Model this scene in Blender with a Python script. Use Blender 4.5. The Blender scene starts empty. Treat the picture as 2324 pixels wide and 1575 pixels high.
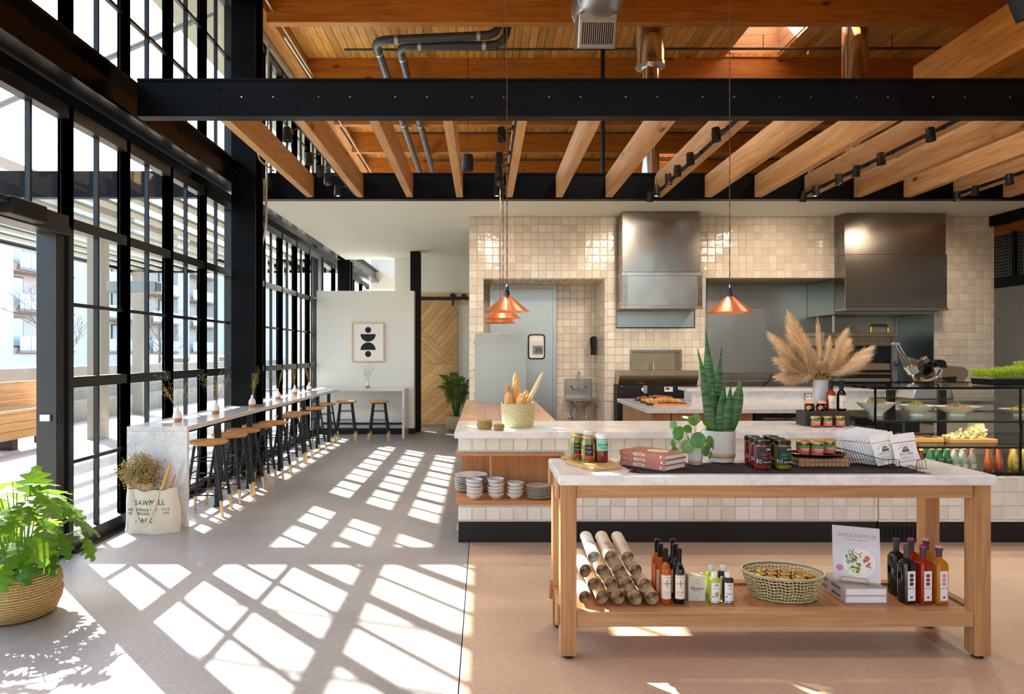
import bpy, bmesh, math, random
from mathutils import Vector, Matrix, Euler

# ------------------------------------------------------------ camera, sky, sun, exposure
sc = bpy.context.scene
F, CX, CY, EYE = 1549.3, 1097.0, 800.0, 1.56      # focal length in pixels, vanishing point, eye height
cam_d = bpy.data.cameras.new('camera')
cam_d.sensor_width, cam_d.lens = 36.0, 24.0
cam_d.shift_x, cam_d.shift_y = (1162 - CX) / 2324, (CY - 787.5) / 2324
cam_d.clip_start, cam_d.clip_end = 0.05, 500
cam = bpy.data.objects.new('camera', cam_d)
sc.collection.objects.link(cam)
cam.location, cam.rotation_euler = (0, 0, EYE), (math.pi / 2, 0, 0)
sc.camera = cam

SUN_K = 0.955                                     # metres travelled along +X per metre of fall
sun_dir = Vector((SUN_K, -SUN_K * 1.07, -1.0)).normalized()
world = bpy.data.worlds.new('world'); sc.world = world; world.use_nodes = True
wn = world.node_tree.nodes; wl = world.node_tree.links
wbg = wn['Background']
sky = wn.new('ShaderNodeTexSky'); sky.sky_type = 'NISHITA'; sky.sun_disc = False
sky.sun_elevation = math.asin(-sun_dir.z)
sky.sun_rotation = math.atan2(-sun_dir.x, -sun_dir.y)
sky.air_density, sky.dust_density, sky.ozone_density = 1.0, 1.5, 1.0
wl.new(sky.outputs[0], wbg.inputs[0]); wbg.inputs[1].default_value = 0.46
sun_l = bpy.data.lights.new('sun', 'SUN'); sun_l.energy = 15.0; sun_l.angle = 0.009; sun_l.color = (1.0, 0.95, 0.87)
sun = bpy.data.objects.new('sun', sun_l); sc.collection.objects.link(sun)
sun.rotation_euler = sun_dir.to_track_quat('-Z', 'Y').to_euler(); sun.location = (-20, 25, 30)

vs = sc.view_settings
vs.view_transform, vs.look, vs.gamma, vs.use_curve_mapping = 'Standard', 'None', 1.0, False
vs.exposure = 1.0
cy = sc.cycles
cy.max_bounces, cy.diffuse_bounces, cy.glossy_bounces, cy.transmission_bounces, cy.transparent_max_bounces = 10, 6, 4, 8, 24
cy.caustics_reflective = cy.caustics_refractive = False
cy.sample_clamp_indirect = 6.0
cy.use_denoising = True

# ------------------------------------------------------------ helpers
RND = random.Random(11)
PI = math.pi
COL = sc.collection
def at(px, py, Y): return Vector(((px - CX) * Y / F, Y, EYE + (CY - py) * Y / F))
def gx(px, Y): return (px - CX) * Y / F
def gz(py, Y): return EYE + (CY - py) * Y / F

class MB:
    def __init__(s): s.v = []; s.f = []
    def add(s, vs_, fs):
        n = len(s.v); s.v += [tuple(p) for p in vs_]; s.f += [tuple(i + n for i in f) for f in fs]; return s
    def box(s, x0, x1, y0, y1, z0, z1):
        return s.add([(x0,y0,z0),(x1,y0,z0),(x1,y1,z0),(x0,y1,z0),(x0,y0,z1),(x1,y0,z1),(x1,y1,z1),(x0,y1,z1)],
                     [(0,3,2,1),(4,5,6,7),(0,1,5,4),(1,2,6,5),(2,3,7,6),(3,0,4,7)])
    def obox(s, c, size, rot=None):
        rot = rot or Matrix.Identity(3); hx, hy, hz = size[0]/2, size[1]/2, size[2]/2; c = Vector(c)
        p = [c + rot @ Vector((x, y, z)) for z in (-hz, hz) for x, y in ((-hx,-hy),(hx,-hy),(hx,hy),(-hx,hy))]
        return s.add(p, [(0,3,2,1),(4,5,6,7),(0,1,5,4),(1,2,6,5),(2,3,7,6),(3,0,4,7)])
    def tube(s, pts, r, n=8, cap=True, squash=None):
        pts = [Vector(p) for p in pts]; m = len(pts)
        rs = list(r) if isinstance(r, (list, tuple)) else [r] * m
        base = len(s.v); up = None
        for i, p in enumerate(pts):
            d = (pts[min(i+1, m-1)] - pts[max(i-1, 0)])
            d = d.normalized() if d.length > 1e-9 else Vector((0,0,1))
            if up is None: up = Vector((0,0,1)) if abs(d.z) < .95 else Vector((0,1,0))
            a = d.cross(up)
            a = a.normalized() if a.length > 1e-6 else d.orthogonal().normalized()
            b = a.cross(d).normalized(); up = b
            for k in range(n):
                t = 2*PI*k/n
                s.v.append(tuple(p + (a*math.cos(t) + b*math.sin(t)*(squash or 1)) * rs[i]))
        for i in range(m-1):
            for k in range(n):
                k2 = (k+1) % n; A = base + i*n
                s.f.append((A+k, A+k2, A+n+k2, A+n+k))
        if cap:
            s.f.append(tuple(base + k for k in reversed(range(n)))); s.f.append(tuple(base + (m-1)*n + k for k in range(n)))
        return s
    def lathe(s, prof, n=24, c=(0,0,0), sx=1, sy=1, cap=True):
        base = len(s.v); c = Vector(c)
        for r, z in prof:
            for k in range(n):
                t = 2*PI*k/n; s.v.append((c.x + sx*r*math.cos(t), c.y + sy*r*math.sin(t), c.z + z))
        for i in range(len(prof)-1):
            for k in range(n):
                k2 = (k+1) % n; A = base + i*n
                s.f.append((A+k, A+k2, A+n+k2, A+n+k))
        if cap:
            if prof[0][0] > 1e-6: s.f.append(tuple(base + k for k in reversed(range(n))))
            if prof[-1][0] > 1e-6: s.f.append(tuple(base + (len(prof)-1)*n + k for k in range(n)))
        return s
    def prism(s, poly, lo, hi, axis='z'):
        n = len(poly)
        def P(u, w, t): return (u, w, t) if axis == 'z' else ((u, t, w) if axis == 'y' else (t, u, w))
        vv = [P(u, w, lo) for u, w in poly] + [P(u, w, hi) for u, w in poly]
        return s.add(vv, [tuple(range(n-1, -1, -1)), tuple(range(n, 2*n))] + [(i, (i+1) % n, n+(i+1) % n, n+i) for i in range(n)])
    def grid(s, fn, nu, nv, wrap=False):
        base = len(s.v)
        for j in range(nv+1):
            for i in range(nu+1): s.v.append(tuple(fn(i/nu, j/nv)))
        for j in range(nv):
            for i in range(nu):
                a = base + j*(nu+1) + i; s.f.append((a, a+1, a+nu+2, a+nu+1))
        return s
    def xf(s, m):
        s.v = [tuple(m @ Vector(p)) for p in s.v]; return s
    def mesh(s, name, mat, smooth=None, bev=0, seg=1, fix=False):
        me = bpy.data.meshes.new(name); me.from_pydata(s.v, [], s.f); me.update()
        if bev or fix:
            bm = bmesh.new(); bm.from_mesh(me)
            if fix: bmesh.ops.recalc_face_normals(bm, faces=bm.faces)
            if bev: bmesh.ops.bevel(bm, geom=bm.edges[:], offset=bev, segments=seg, affect='EDGES', clamp_overlap=True)
            bm.to_mesh(me); bm.free()
        if mat: me.materials.append(mat if not isinstance(mat, str) else M[mat])
        if smooth is not None:
            me.polygons.foreach_set('use_smooth', [True]*len(me.polygons)); me.set_sharp_from_angle(angle=math.radians(smooth))
        return me
    def build(s, name, mat, parent=None, **kw):
        return link(name, s.mesh(name, mat, **kw), parent)

def link(name, me, parent=None, loc=None, rot=None, scale=None):
    o = bpy.data.objects.new(name, me); COL.objects.link(o)
    if parent: o.parent = parent
    if loc is not None: o.location = loc
    if rot is not None: o.rotation_euler = rot
    if scale is not None: o.scale = scale
    return o
def tag(o, label=None, cat=None, group=None, kind=None):
    if label: o['label'] = label
    if cat: o['category'] = cat
    if group: o['group'] = group
    if kind: o['kind'] = kind
    return o
def thing(name, label, cat, loc=(0,0,0), rz=0, group=None):
    o = bpy.data.objects.new(name, None); COL.objects.link(o); o.empty_display_size = .1
    o.location = loc; o.rotation_euler = (0, 0, rz)
    return tag(o, label, cat, group)
def struct(name, label=None, loc=(0,0,0)):
    o = bpy.data.objects.new(name, None); COL.objects.link(o); o.location = loc; o.empty_display_size = .1
    return tag(o, label, kind='structure')
KIDS = {}
def kids(o):
    if o.name not in KIDS: KIDS[o.name] = [c for c in COL.objects if c.parent == o]
    return KIDS[o.name]
def dup(o, loc=None, rz=None, label=None, group=None, parent=None):
    c = o.copy(); COL.objects.link(c); c.parent = parent
    for k in kids(o): dup(k, parent=c)
    if loc is not None: c.location = loc
    if rz is not None: c.rotation_euler = (0, 0, rz)
    if label: c['label'] = label
    if group: c['group'] = group
    return c
def bx(name, mat, parent, x0, x1, y0, y1, z0, z1, bev=0, seg=1):
    return MB().box(x0, x1, y0, y1, z0, z1).build(name, mat, parent, bev=bev, seg=seg)
def Rz(a): return Matrix.Rotation(a, 3, 'Z')
def Rx(a): return Matrix.Rotation(a, 3, 'X')
def Ry(a): return Matrix.Rotation(a, 3, 'Y')

def text_mesh(body, size, mat, ext=.0004, align='CENTER', squeeze=1.0, spacing=1.0, shear=0):
    """lettering as a mesh in the XZ plane, facing -Y"""
    cu = bpy.data.curves.new('lettering', 'FONT'); cu.body = body; cu.size = size; cu.extrude = ext
    cu.align_x, cu.align_y = align, 'CENTER'; cu.space_character = spacing; cu.shear = shear; cu.resolution_u = 2
    t = bpy.data.objects.new('lettering', cu)
    me = bpy.data.meshes.new_from_object(t)
    bpy.data.objects.remove(t); bpy.data.curves.remove(cu)
    for v in me.vertices: x, y, z = v.co; v.co = (x*squeeze, -z, y)
    me.materials.clear(); me.materials.append(M[mat]); me.name = 'lettering'
    return me
def wrap(me, r, ang=-PI/2, z0=0, sy=1.0):
    """bend a flat mesh in the XZ plane round a cylinder of radius r"""
    for v in me.vertices:
        x, y, z = v.co; a = ang + x / r; rr = r - y
        v.co = (rr*math.cos(a), rr*math.sin(a)*sy, z + z0)
    return me
def label_patch(r, a0, a1, z0, z1, n=10, top=None):
    mb = MB(); d = .0006
    fn = lambda u, v: ((r+d)*math.cos(a0+(a1-a0)*u), (r+d)*math.sin(a0+(a1-a0)*u), z0 + (z1-z0)*v + (top(u)*v if top else 0))
    return mb.grid(fn, n, 4)

# ------------------------------------------------------------ materials
M = {}
def srgb(h):
    h = h.lstrip('#'); c = [int(h[i:i+2], 16)/255 for i in (0, 2, 4)]
    return tuple(x/12.92 if x <= .04045 else ((x+.055)/1.055)**2.4 for x in c) + (1,)
def new_mat(name):
    m = bpy.data.materials.new(name); m.use_nodes = True; M[name] = m
    return m, m.node_tree.nodes, m.node_tree.links, m.node_tree.nodes['Principled BSDF']
def mapping(N, L, scale, coord='Object', rnd=True):
    tc = N.new('ShaderNodeTexCoord'); mp = N.new('ShaderNodeMapping'); mp.inputs['Scale'].default_value = scale
    src = tc.outputs[coord]
    if rnd:
        oi = N.new('ShaderNodeObjectInfo'); ad = N.new('ShaderNodeVectorMath'); ad.operation = 'MULTIPLY_ADD'
        cb = N.new('ShaderNodeCombineXYZ')
        for i in range(3): L.new(oi.outputs['Random'], cb.inputs[i])
        L.new(cb.outputs[0], ad.inputs[0]); ad.inputs[1].default_value = (7.3, 5.1, 3.7); L.new(src, ad.inputs[2]); src = ad.outputs[0]
    L.new(src, mp.inputs[0]); return mp.outputs[0]
def noise(N, L, vec, scale=5, detail=4, rough=.55, dist=0):
    n = N.new('ShaderNodeTexNoise'); n.inputs['Scale'].default_value = scale; n.inputs['Detail'].default_value = detail
    n.inputs['Roughness'].default_value = rough; n.inputs['Distortion'].default_value = dist
    if vec is not None: L.new(vec, n.inputs['Vector'])
    return n.outputs['Fac']
def ramp(N, L, fac, stops):
    r = N.new('ShaderNodeValToRGB'); e = r.color_ramp.elements
    while len(e) < len(stops): e.new(.5)
    for i, (p, c) in enumerate(stops): e[i].position = p; e[i].color = c
    L.new(fac, r.inputs[0]); return r.outputs[0]
def mixc(N, L, fac, a, b, mode='MIX'):
    m = N.new('ShaderNodeMix'); m.data_type = 'RGBA'; m.blend_type = mode
    for sock, v in ((m.inputs[0], fac), (m.inputs[6], a), (m.inputs[7], b)):
        if hasattr(v, 'links'): L.new(v, sock)
        else: sock.default_value = v
    return m.outputs[2]
def bump(N, L, b, h, strength=.2, dist=.01):
    n = N.new('ShaderNodeBump'); n.inputs['Strength'].default_value = strength; n.inputs['Distance'].default_value = dist
    L.new(h, n.inputs['Height']); L.new(n.outputs[0], b.inputs['Normal'])
def hue_rnd(N, L, col, amt, sat=0.0):
    oi = N.new('ShaderNodeObjectInfo'); mr = N.new('ShaderNodeMapRange')
    mr.inputs[3].default_value, mr.inputs[4].default_value = 1-amt, 1+amt
    L.new(oi.outputs['Random'], mr.inputs[0]); hs = N.new('ShaderNodeHueSaturation')
    L.new(mr.outputs[0], hs.inputs['Value']); L.new(col, hs.inputs['Color']); return hs.outputs[0]
def plain(name, c, rough=.5, metal=0, spec=.5, emit=0, coat=0, sub=0, trans=0, ior=1.45, var=.06):
    m, N, L, b = new_mat(name); c = srgb(c) if isinstance(c, str) else c
    v = noise(N, L, mapping(N, L, (1,1,1)), 14, 3)
    col = mixc(N, L, v, tuple(x*(1-var) for x in c[:3])+(1,), tuple(min(1, x*(1+var)) for x in c[:3])+(1,))
    L.new(col, b.inputs['Base Color'])
    b.inputs['Roughness'].default_value = rough; b.inputs['Metallic'].default_value = metal
    b.inputs['Specular IOR Level'].default_value = spec; b.inputs['Coat Weight'].default_value = coat
    b.inputs['Transmission Weight'].default_value = trans; b.inputs['IOR'].default_value = ior
    if emit: b.inputs['Emission Color'].default_value = c; b.inputs['Emission Strength'].default_value = emit
    return m
def wood(name, dark, light, axis=0, rough=.45, var=.12, knots=True, spec=.4, gs=1.0):
    m, N, L, b = new_mat(name); sc_ = [9*gs, 9*gs, 9*gs]; sc_[axis] = .7*gs
    vec = mapping(N, L, sc_); g = noise(N, L, vec, 1.6, 6, .6, 1.2)
    fine = [70*gs]*3; fine[axis] = 2.5*gs; g2 = noise(N, L, mapping(N, L, fine), 1.0, 3)
    c = ramp(N, L, g, [(.28, srgb(dark)), (.5, tuple((p+q)/2 for p, q in zip(srgb(dark), srgb(light)))), (.72, srgb(light))])
    c = mixc(N, L, .22, c, ramp(N, L, g2, [(.3, tuple(x*.45 for x in srgb(dark)[:3])+(1,)), (.6, srgb(light))]))
    if knots:
        ks = [2.6*gs]*3; ks[axis] = 1.1*gs
        vo = N.new('ShaderNodeTexVoronoi'); L.new(mapping(N, L, ks), vo.inputs['Vector']); vo.inputs['Scale'].default_value = 1.0
        k = ramp(N, L, vo.outputs['Distance'], [(.035, (1,1,1,1)), (.1, (0,0,0,1))])
        c = mixc(N, L, k, c, tuple(x*.3 for x in srgb(dark)[:3])+(1,))
    L.new(hue_rnd(N, L, c, var), b.inputs['Base Color']); b.inputs['Roughness'].default_value = rough
    b.inputs['Specular IOR Level'].default_value = spec
    bump(N, L, b, g2, .12, .004); return m
def steel(name, c, rough=.28, axis=0, streak=.06, var=.03):
    m, N, L, b = new_mat(name); s = [420]*3; s[axis] = 1.5
    g = noise(N, L, mapping(N, L, s, rnd=False), 1.0, 3); w = noise(N, L, mapping(N, L, (1.3,1.3,1.3)), 1.2, 2)
    mr = N.new('ShaderNodeMapRange'); mr.inputs[3].default_value, mr.inputs[4].default_value = rough-streak*.5, rough+streak
    L.new(g, mr.inputs[0]); L.new(mr.outputs[0], b.inputs['Roughness'])
    c = srgb(c); L.new(mixc(N, L, g, tuple(x*(1-var) for x in c[:3])+(1,), tuple(min(1, x*(1+var)) for x in c[:3])+(1,)), b.inputs['Base Color'])
    b.inputs['Metallic'].default_value = 1.0; bump(N, L, b, w, .25, .03); return m
def tile(name, c1, c2, c3):
    m, N, L, b = new_mat(name); oi = N.new('ShaderNodeObjectInfo'); ge = N.new('ShaderNodeNewGeometry')
    ad = N.new('ShaderNodeMath'); ad.operation = 'ADD'; L.new(oi.outputs['Random'], ad.inputs[0]); L.new(ge.outputs['Random Per Island'], ad.inputs[1])
    fr = N.new('ShaderNodeMath'); fr.operation = 'FRACT'; L.new(ad.outputs[0], fr.inputs[0])
    c = ramp(N, L, fr.outputs[0], [(0, srgb(c1)), (.55, srgb(c2)), (1, srgb(c3))])
    tc = N.new('ShaderNodeTexCoord'); n1 = noise(N, L, mapping(N, L, (1,1,1)), 26, 3, .6)
    c = mixc(N, L, .25, c, ramp(N, L, n1, [(.3, srgb('#a89f92')), (.6, srgb('#f4efe6'))]), 'SOFT_LIGHT')
    L.new(c, b.inputs['Base Color']); b.inputs['Roughness'].default_value = .1; b.inputs['Specular IOR Level'].default_value = .55
    bump(N, L, b, noise(N, L, mapping(N, L, (1,1,1)), 19, 2, .5), .3, .012); return m
def marble(name, base='#f0efee', vein='#9ea3a8', sc_=2.2):
    m, N, L, b = new_mat(name); vec = mapping(N, L, (1,1,1))
    n = noise(N, L, vec, sc_, 6, .6, 1.5)
    v = ramp(N, L, n, [(.44, (0,0,0,1)), (.495, (1,1,1,1)), (.55, (0,0,0,1))])
    n2 = noise(N, L, vec, sc_*3.1, 8, .65, .8)
    cl = ramp(N, L, n2, [(.35, srgb(base)), (.75, tuple(x*.82 for x in srgb(base)[:3])+(1,))])
    sp = ramp(N, L, noise(N, L, vec, sc_*9, 5, .7, 2.0), [(.58, (0,0,0,1)), (.66, (1,1,1,1))])
    f = N.new('ShaderNodeMath'); f.operation = 'MULTIPLY'; f.inputs[1].default_value = .2; L.new(v, f.inputs[0])
    c = mixc(N, L, f.outputs[0], cl, srgb(vein)); f2 = N.new('ShaderNodeMath'); f2.operation = 'MULTIPLY'; f2.inputs[1].default_value = .14; L.new(sp, f2.inputs[0])
    L.new(mixc(N, L, f2.outputs[0], c, srgb(vein)), b.inputs['Base Color']); b.inputs['Roughness'].default_value = .14; return m
def concrete(name, c1, c2, pit=True, rough=.42, warm=None):
    m, N, L, b = new_mat(name); vec = mapping(N, L, (1,1,1), rnd=False)
    big = noise(N, L, vec, .9, 5, .6, .4); c = ramp(N, L, big, [(.3, srgb(c1)), (.7, srgb(c2))])
    fine = noise(N, L, vec, 38, 5, .7); c = mixc(N, L, .3, c, ramp(N, L, fine, [(.3, srgb('#7d7873')), (.7, srgb('#ddd8d0'))]), 'OVERLAY')
    if pit:
        vo = N.new('ShaderNodeTexVoronoi'); vo.inputs['Scale'].default_value = 34; L.new(vec, vo.inputs['Vector'])
        k = ramp(N, L, vo.outputs['Distance'], [(.05, (1,1,1,1)), (.12, (0,0,0,1))])
        sel = ramp(N, L, noise(N, L, vec, 6, 3), [(.5, (0,0,0,1)), (.62, (1,1,1,1))])
        f = N.new('ShaderNodeMath'); f.operation = 'MULTIPLY'; L.new(k, f.inputs[0]); L.new(sel, f.inputs[1])
        c = mixc(N, L, f.outputs[0], c, srgb('#3f3833'))
    L.new(c, b.inputs['Base Color'])
    mr = N.new('ShaderNodeMapRange'); mr.inputs[3].default_value, mr.inputs[4].default_value = rough-.12, rough+.15
    L.new(noise(N, L, vec, 3, 4), mr.inputs[0]); L.new(mr.outputs[0], b.inputs['Roughness'])
    bump(N, L, b, fine, .05, .004); return m
def leafmat(name, c1, c2, tl=.35, rough=.35, stripe=None):
    m, N, L, b = new_mat(name); oi = N.new('ShaderNodeObjectInfo')
    c = mixc(N, L, oi.outputs['Random'], srgb(c1), srgb(c2))
    if stripe:
        st = noise(N, L, mapping(N, L, (12,12,330)), .35, 4, .6, .6)
        c = mixc(N, L, ramp(N, L, st, [(.44, (0,0,0,1)), (.56, (1,1,1,1))]), c, srgb(stripe))
    L.new(c, b.inputs['Base Color']); b.inputs['Roughness'].default_value = rough
    t = N.new('ShaderNodeBsdfTranslucent'); L.new(mixc(N, L, .5, c, srgb('#b7d33a')), t.inputs[0])
    mx = N.new('ShaderNodeMixShader'); mx.inputs[0].default_value = tl; L.new(b.outputs[0], mx.inputs[1]); L.new(t.outputs[0], mx.inputs[2])
    L.new(mx.outputs[0], N['Material Output'].inputs[0]); return m
def glass(name, tint=(.93,.97,.95), refl=1.0, rough=0.0):
    m, N, L, b = new_mat(name); N.remove(b)
    tr = N.new('ShaderNodeBsdfTransparent'); tr.inputs[0].default_value = tint + (1,)
    gl = N.new('ShaderNodeBsdfGlossy'); gl.inputs['Roughness'].default_value = rough
    lw_ = N.new('ShaderNodeLayerWeight'); lw_.inputs[0].default_value = .5
    pw_ = N.new('ShaderNodeMath'); pw_.operation = 'POWER'; pw_.inputs[1].default_value = 5; L.new(lw_.outputs['Facing'], pw_.inputs[0])
    mu = N.new('ShaderNodeMath'); mu.operation = 'MULTIPLY_ADD'; mu.inputs[1].default_value = .7*refl; mu.inputs[2].default_value = .03*refl; L.new(pw_.outputs[0], mu.inputs[0])
    mx = N.new('ShaderNodeMixShader'); L.new(mu.outputs[0], mx.inputs[0]); L.new(tr.outputs[0], mx.inputs[1]); L.new(gl.outputs[0], mx.inputs[2])
    L.new(mx.outputs[0], N['Material Output'].inputs[0]); return m
def liquid(name, c, dens=.6, rough=.05):
    """coloured liquid in glass: tinted see-through body with a glossy skin"""
    m, N, L, b = new_mat(name); c = srgb(c)
    v = noise(N, L, mapping(N, L, (1,1,1)), 30, 2)
    L.new(mixc(N, L, v, tuple(x*.85 for x in c[:3])+(1,), c), b.inputs['Base Color']); b.inputs['Roughness'].default_value = rough
    b.inputs['Coat Weight'].default_value = .6
    tr = N.new('ShaderNodeBsdfTransparent'); tr.inputs[0].default_value = tuple(min(1, x*1.1) for x in c[:3]) + (1,)
    mx = N.new('ShaderNodeMixShader'); mx.inputs[0].default_value = dens
    L.new(tr.outputs[0], mx.inputs[1]); L.new(b.outputs[0], mx.inputs[2]); L.new(mx.outputs[0], N['Material Output'].inputs[0]); return m
def weave(name, c1, c2, su=60, sz=90, bmp=.6):
    m, N, L, b = new_mat(name); vec = mapping(N, L, (1,1,1))
    w = N.new('ShaderNodeTexWave'); w.wave_type = 'BANDS'; w.bands_direction = 'Z'; w.inputs['Scale'].default_value = sz/6.28; w.inputs['Distortion'].default_value = 2.0
    w.inputs['Detail'].default_value = 3; w.inputs['Detail Scale'].default_value = 3; L.new(vec, w.inputs['Vector'])
    n = noise(N, L, vec, su, 3, .7); h = N.new('ShaderNodeMath'); h.operation = 'MULTIPLY'; L.new(w.outputs['Fac'], h.inputs[0]); L.new(n, h.inputs[1])
    L.new(ramp(N, L, h.outputs[0], [(.08, srgb(c1)), (.45, srgb(c2))]), b.inputs['Base Color']); b.inputs['Roughness'].default_value = .8
    bump(N, L, b, h.outputs[0], bmp, .01); return m

wood('fir_joist_y', '#b07a48', '#dcae78', 1, .55, .1)
wood('fir_beam_x', '#9a5416', '#d58d38', 0, .5, .06)
wood('fir_beam_y', '#9c581a', '#d8953f', 1, .5, .06)
wood('fir_plank', '#ba7628', '#eeb864', 1, .5, .24)
wood('oak_x', '#a37244', '#cfa173', 0, .45, .05, False); wood('oak_y', '#9a683d', '#c48f60', 1, .4, .06, False); wood('oak_z', '#9c6b3f', '#cd9d6c', 2, .45, .05, False)
wood('bench_x', '#cf8f52', '#eabf86', 0, .55, .08); wood('bench_y', '#cf8f52', '#eabf86', 1, .55, .08)
wood('cherry_x', '#b3713f', '#d39b67', 0, .4, .05, False, gs=.7); wood('cherry_z', '#b06d3a', '#cf945d', 2, .4, .05, False, gs=.7)
wood('maple_y', '#c8986c', '#e2bb92', 1, .35, .05, False); wood('seat_wood', '#b77d45', '#dca76c', 0, .4, .08, False); wood('tip_wood', '#d3ab70', '#ecd0a0', 2, .5, .05, False)
wood('door_oak', '#c8995f', '#e0b985', 0, .5, .15, False); wood('pale_frame', '#d3ad7c', '#ecd3ac', 0, .5, .05, False)
wood('dark_box', '#2c2622', '#4c433c', 0, .6, .05, False); wood('olive_wood', '#b9874a', '#e0b77c', 0, .45, .06, False)
wood('cutting', '#c98f4f', '#dfae72', 0, .5, .06, False)
steel('stainless', '#a7a19a', .24, 0); steel('stainless_z', '#8f8880', .2, 2, .1); steel('steel_dull', '#a9b0ae', .33, 2); steel('duct', '#c4c8c6', .3, 1, .1)
steel('chrome', '#dedede', .12, 2, .04); steel('brass_steel', '#b5a189', .3, 0); plain('copper', '#e2855a', .32, .55); steel('gold', '#d8b25c', .25, 0, .05)
steel('black_steel', '#1f1f20', .42, 0, .12, .3); steel('black_steel_y', '#3a3836', .2, 1, .12, .2)
plain('frame_black', '#1d1f21', .34, 0, .5); plain('rod_black', '#17181a', .45); plain('lamp_black', '#1b1b1c', .5); plain('matte_black', '#111112', .6); plain('gloss_black', '#0b0b0c', .12)
plain('kick_black', '#141415', .5); plain('stool_black', '#26292c', .4, .3); plain('rubber', '#151515', .7)
plain('white_paint', '#e9eae2', .6, var=.015); plain('white_wall', '#f0f0ea', .6, var=.015); plain('grout', '#d7cfc2', .8); plain('pipe_grey', '#4b5053', .35, .3); plain('pipe_black', '#1e2022', .35, .2)
plain('galv', '#c6c4b6', .35, .6); plain('white_cer', '#efeeea', .25, coat=.3); plain('grey_cer', '#c9cdcd', .35); plain('terracotta', '#c0835a', .7); plain('clay_base', '#b08b66', .7)
plain('speck_cer', '#e4e1da', .35); plain('speck_rim', '#5b4a3e', .5); plain('tan_glaze', '#c3a983', .4)
plain('paper', '#efece4', .7); plain('paper_white', '#f6f5f1', .6); plain('ink', '#1c1a19', .7); plain('ink_grey', '#8d8782', .7); plain('print_red', '#c03a2e', .6); plain('print_green', '#2f9a5a', .6); plain('print_lime', '#b9c931', .6); plain('print_orange', '#c9733a', .6)
plain('canvas', '#e6d9c2', .85); plain('towel', '#ead9bd', .9); plain('towel_white', '#f6f3ec', .9); plain('kraft', '#c9a37c', .8); plain('handle_cloth', '#dfcfb4', .85)
plain('terra_cover', '#b5705a', .5); plain('tan_cover', '#a9794f', .5); plain('grey_cover', '#b9b6b5', .35, coat=.3); plain('lilac_cover', '#d6cdd6', .4); plain('photo_grey', '#d5d6da', .4)
plain('pickle', '#6c741c', .3, coat=.5); plain('pickle_y', '#c9a521', .3, coat=.5); plain('salsa', '#a3200f', .3, coat=.5); plain('salsa_lt', '#cf4a2c', .3, coat=.5); plain('verde', '#8c8a1e', .3, coat=.5); plain('redsauce', '#7a1d0c', .25, coat=.6); plain('jam', '#22080a', .12, coat=.7)
plain('teal_label', '#8fd0b4', .5); plain('black_label', '#23242a', .5); plain('white_lid', '#f0eeea', .35); plain('gold_lid', '#cda75a', .3, .7); plain('black_lid', '#141414', .25)
plain('cream_label', '#efe9da', .55); plain('coral_label', '#cf5f55', .5); plain('leaf_print', '#4f9a35', .6); plain('magenta', '#a32a72', .5); plain('pink', '#e49aa6', .5); plain('plum', '#4a3848', .5); plain('salt_box', '#dcdcc9', .6); plain('lime_tin', '#b7d04a', .35); plain('dark_tin', '#3a2a28', .35)
plain('avocado', '#5c7a2c', .5); plain('avo_flesh', '#d7dd8a', .5); plain('avo_pit', '#a65f2c', .5); plain('egg_white', '#f4f1ec', .4); plain('egg_yolk', '#e59a2a', .4); plain('salad', '#4f7f36', .6); plain('salad_dk', '#2f5c34', .6); plain('tomato', '#b5533a', .5); plain('onion', '#cf7f9c', .5)
plain('peach_cloth', '#dca27e', .85); plain('runner', '#241d28', .9, var=.4); plain('bag_white', '#ecebe9', .35, coat=.2); plain('wire', '#3a3534', .35, .8)
plain('bread', '#e3b06c', .75, var=.2); plain('bread_pale', '#ecd3a4', .8, var=.15); plain('bread_dk', '#cc8f50', .7, var=.2)
plain('cheese', '#e9dca0', .5, var=.1); plain('cheddar', '#e5b65c', .5, var=.15); plain('salami', '#b5524a', .5, var=.35); plain('prosciutto', '#c2776a', .5, var=.3); plain('grain', '#b59450', .6, var=.35); plain('grain_g', '#7f9a3c', .6, var=.3)
plain('soda_red', '#6d1220', .12, coat=.5); liquid('green_glass', '#2f7d4a', .7); liquid('clear_glass', '#c9d2c6', .55); liquid('orange_juice', '#d9662a', .85); liquid('lemon_juice', '#cfae4a', .8); liquid('amber', '#e8821a', .55); liquid('rose', '#c23a17', .6); liquid('gold_liq', '#dd9f28', .5); liquid('black_liq', '#0e0c10', .97)
plain('dry_straw', '#c7a468', .85, var=.2); plain('dry_brown', '#9a6f45', .85, var=.25); plain('dry_green', '#a9a25a', .85, var=.2); plain('pampas', '#f0d9b6', .95, var=.12); plain('cord_brown', '#6b4a35', .7); plain('soil', '#3a2c22', .9)
plain('car_white', '#e4e7ea', .25, coat=.6); plain('car_glass', '#39434a', .15, coat=.4); plain('tyre', '#1c1c1d', .8)
plain('stucco', '#e3dcd8', .85); plain('stucco_tan', '#c9a993', .85); plain('balcony_glass', '#d5dfe4', .2, coat=.3); plain('win_glass', '#8fa0aa', .15, coat=.5); plain('win_dark', '#4b565c', .2); plain('shop_yellow', '#d6c982', .5)
plain('yellow_roof', '#d9c98d', .8); plain('pergola_slat', '#b9b7a8', .6); plain('bark', '#6d5d54', .9)
plain('soffit_paint', '#e4e6db', .65, var=.01); plain('right_panel', '#a8a79f', .35, .4); plain('mesh_dark', '#22242a', .6); plain('grey_box', '#8c8f90', .4, .5)
plain('lamp_glow', (1.0, .72, .42, 1), .4, emit=9); plain('red_led', '#7a1d22', .3); plain('socket_white', '#e9e6df', .4); plain('blue_knob', '#2a2a6a', .25, coat=.5)
plain('mirror_print', '#e8e3d8', .3)
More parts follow.
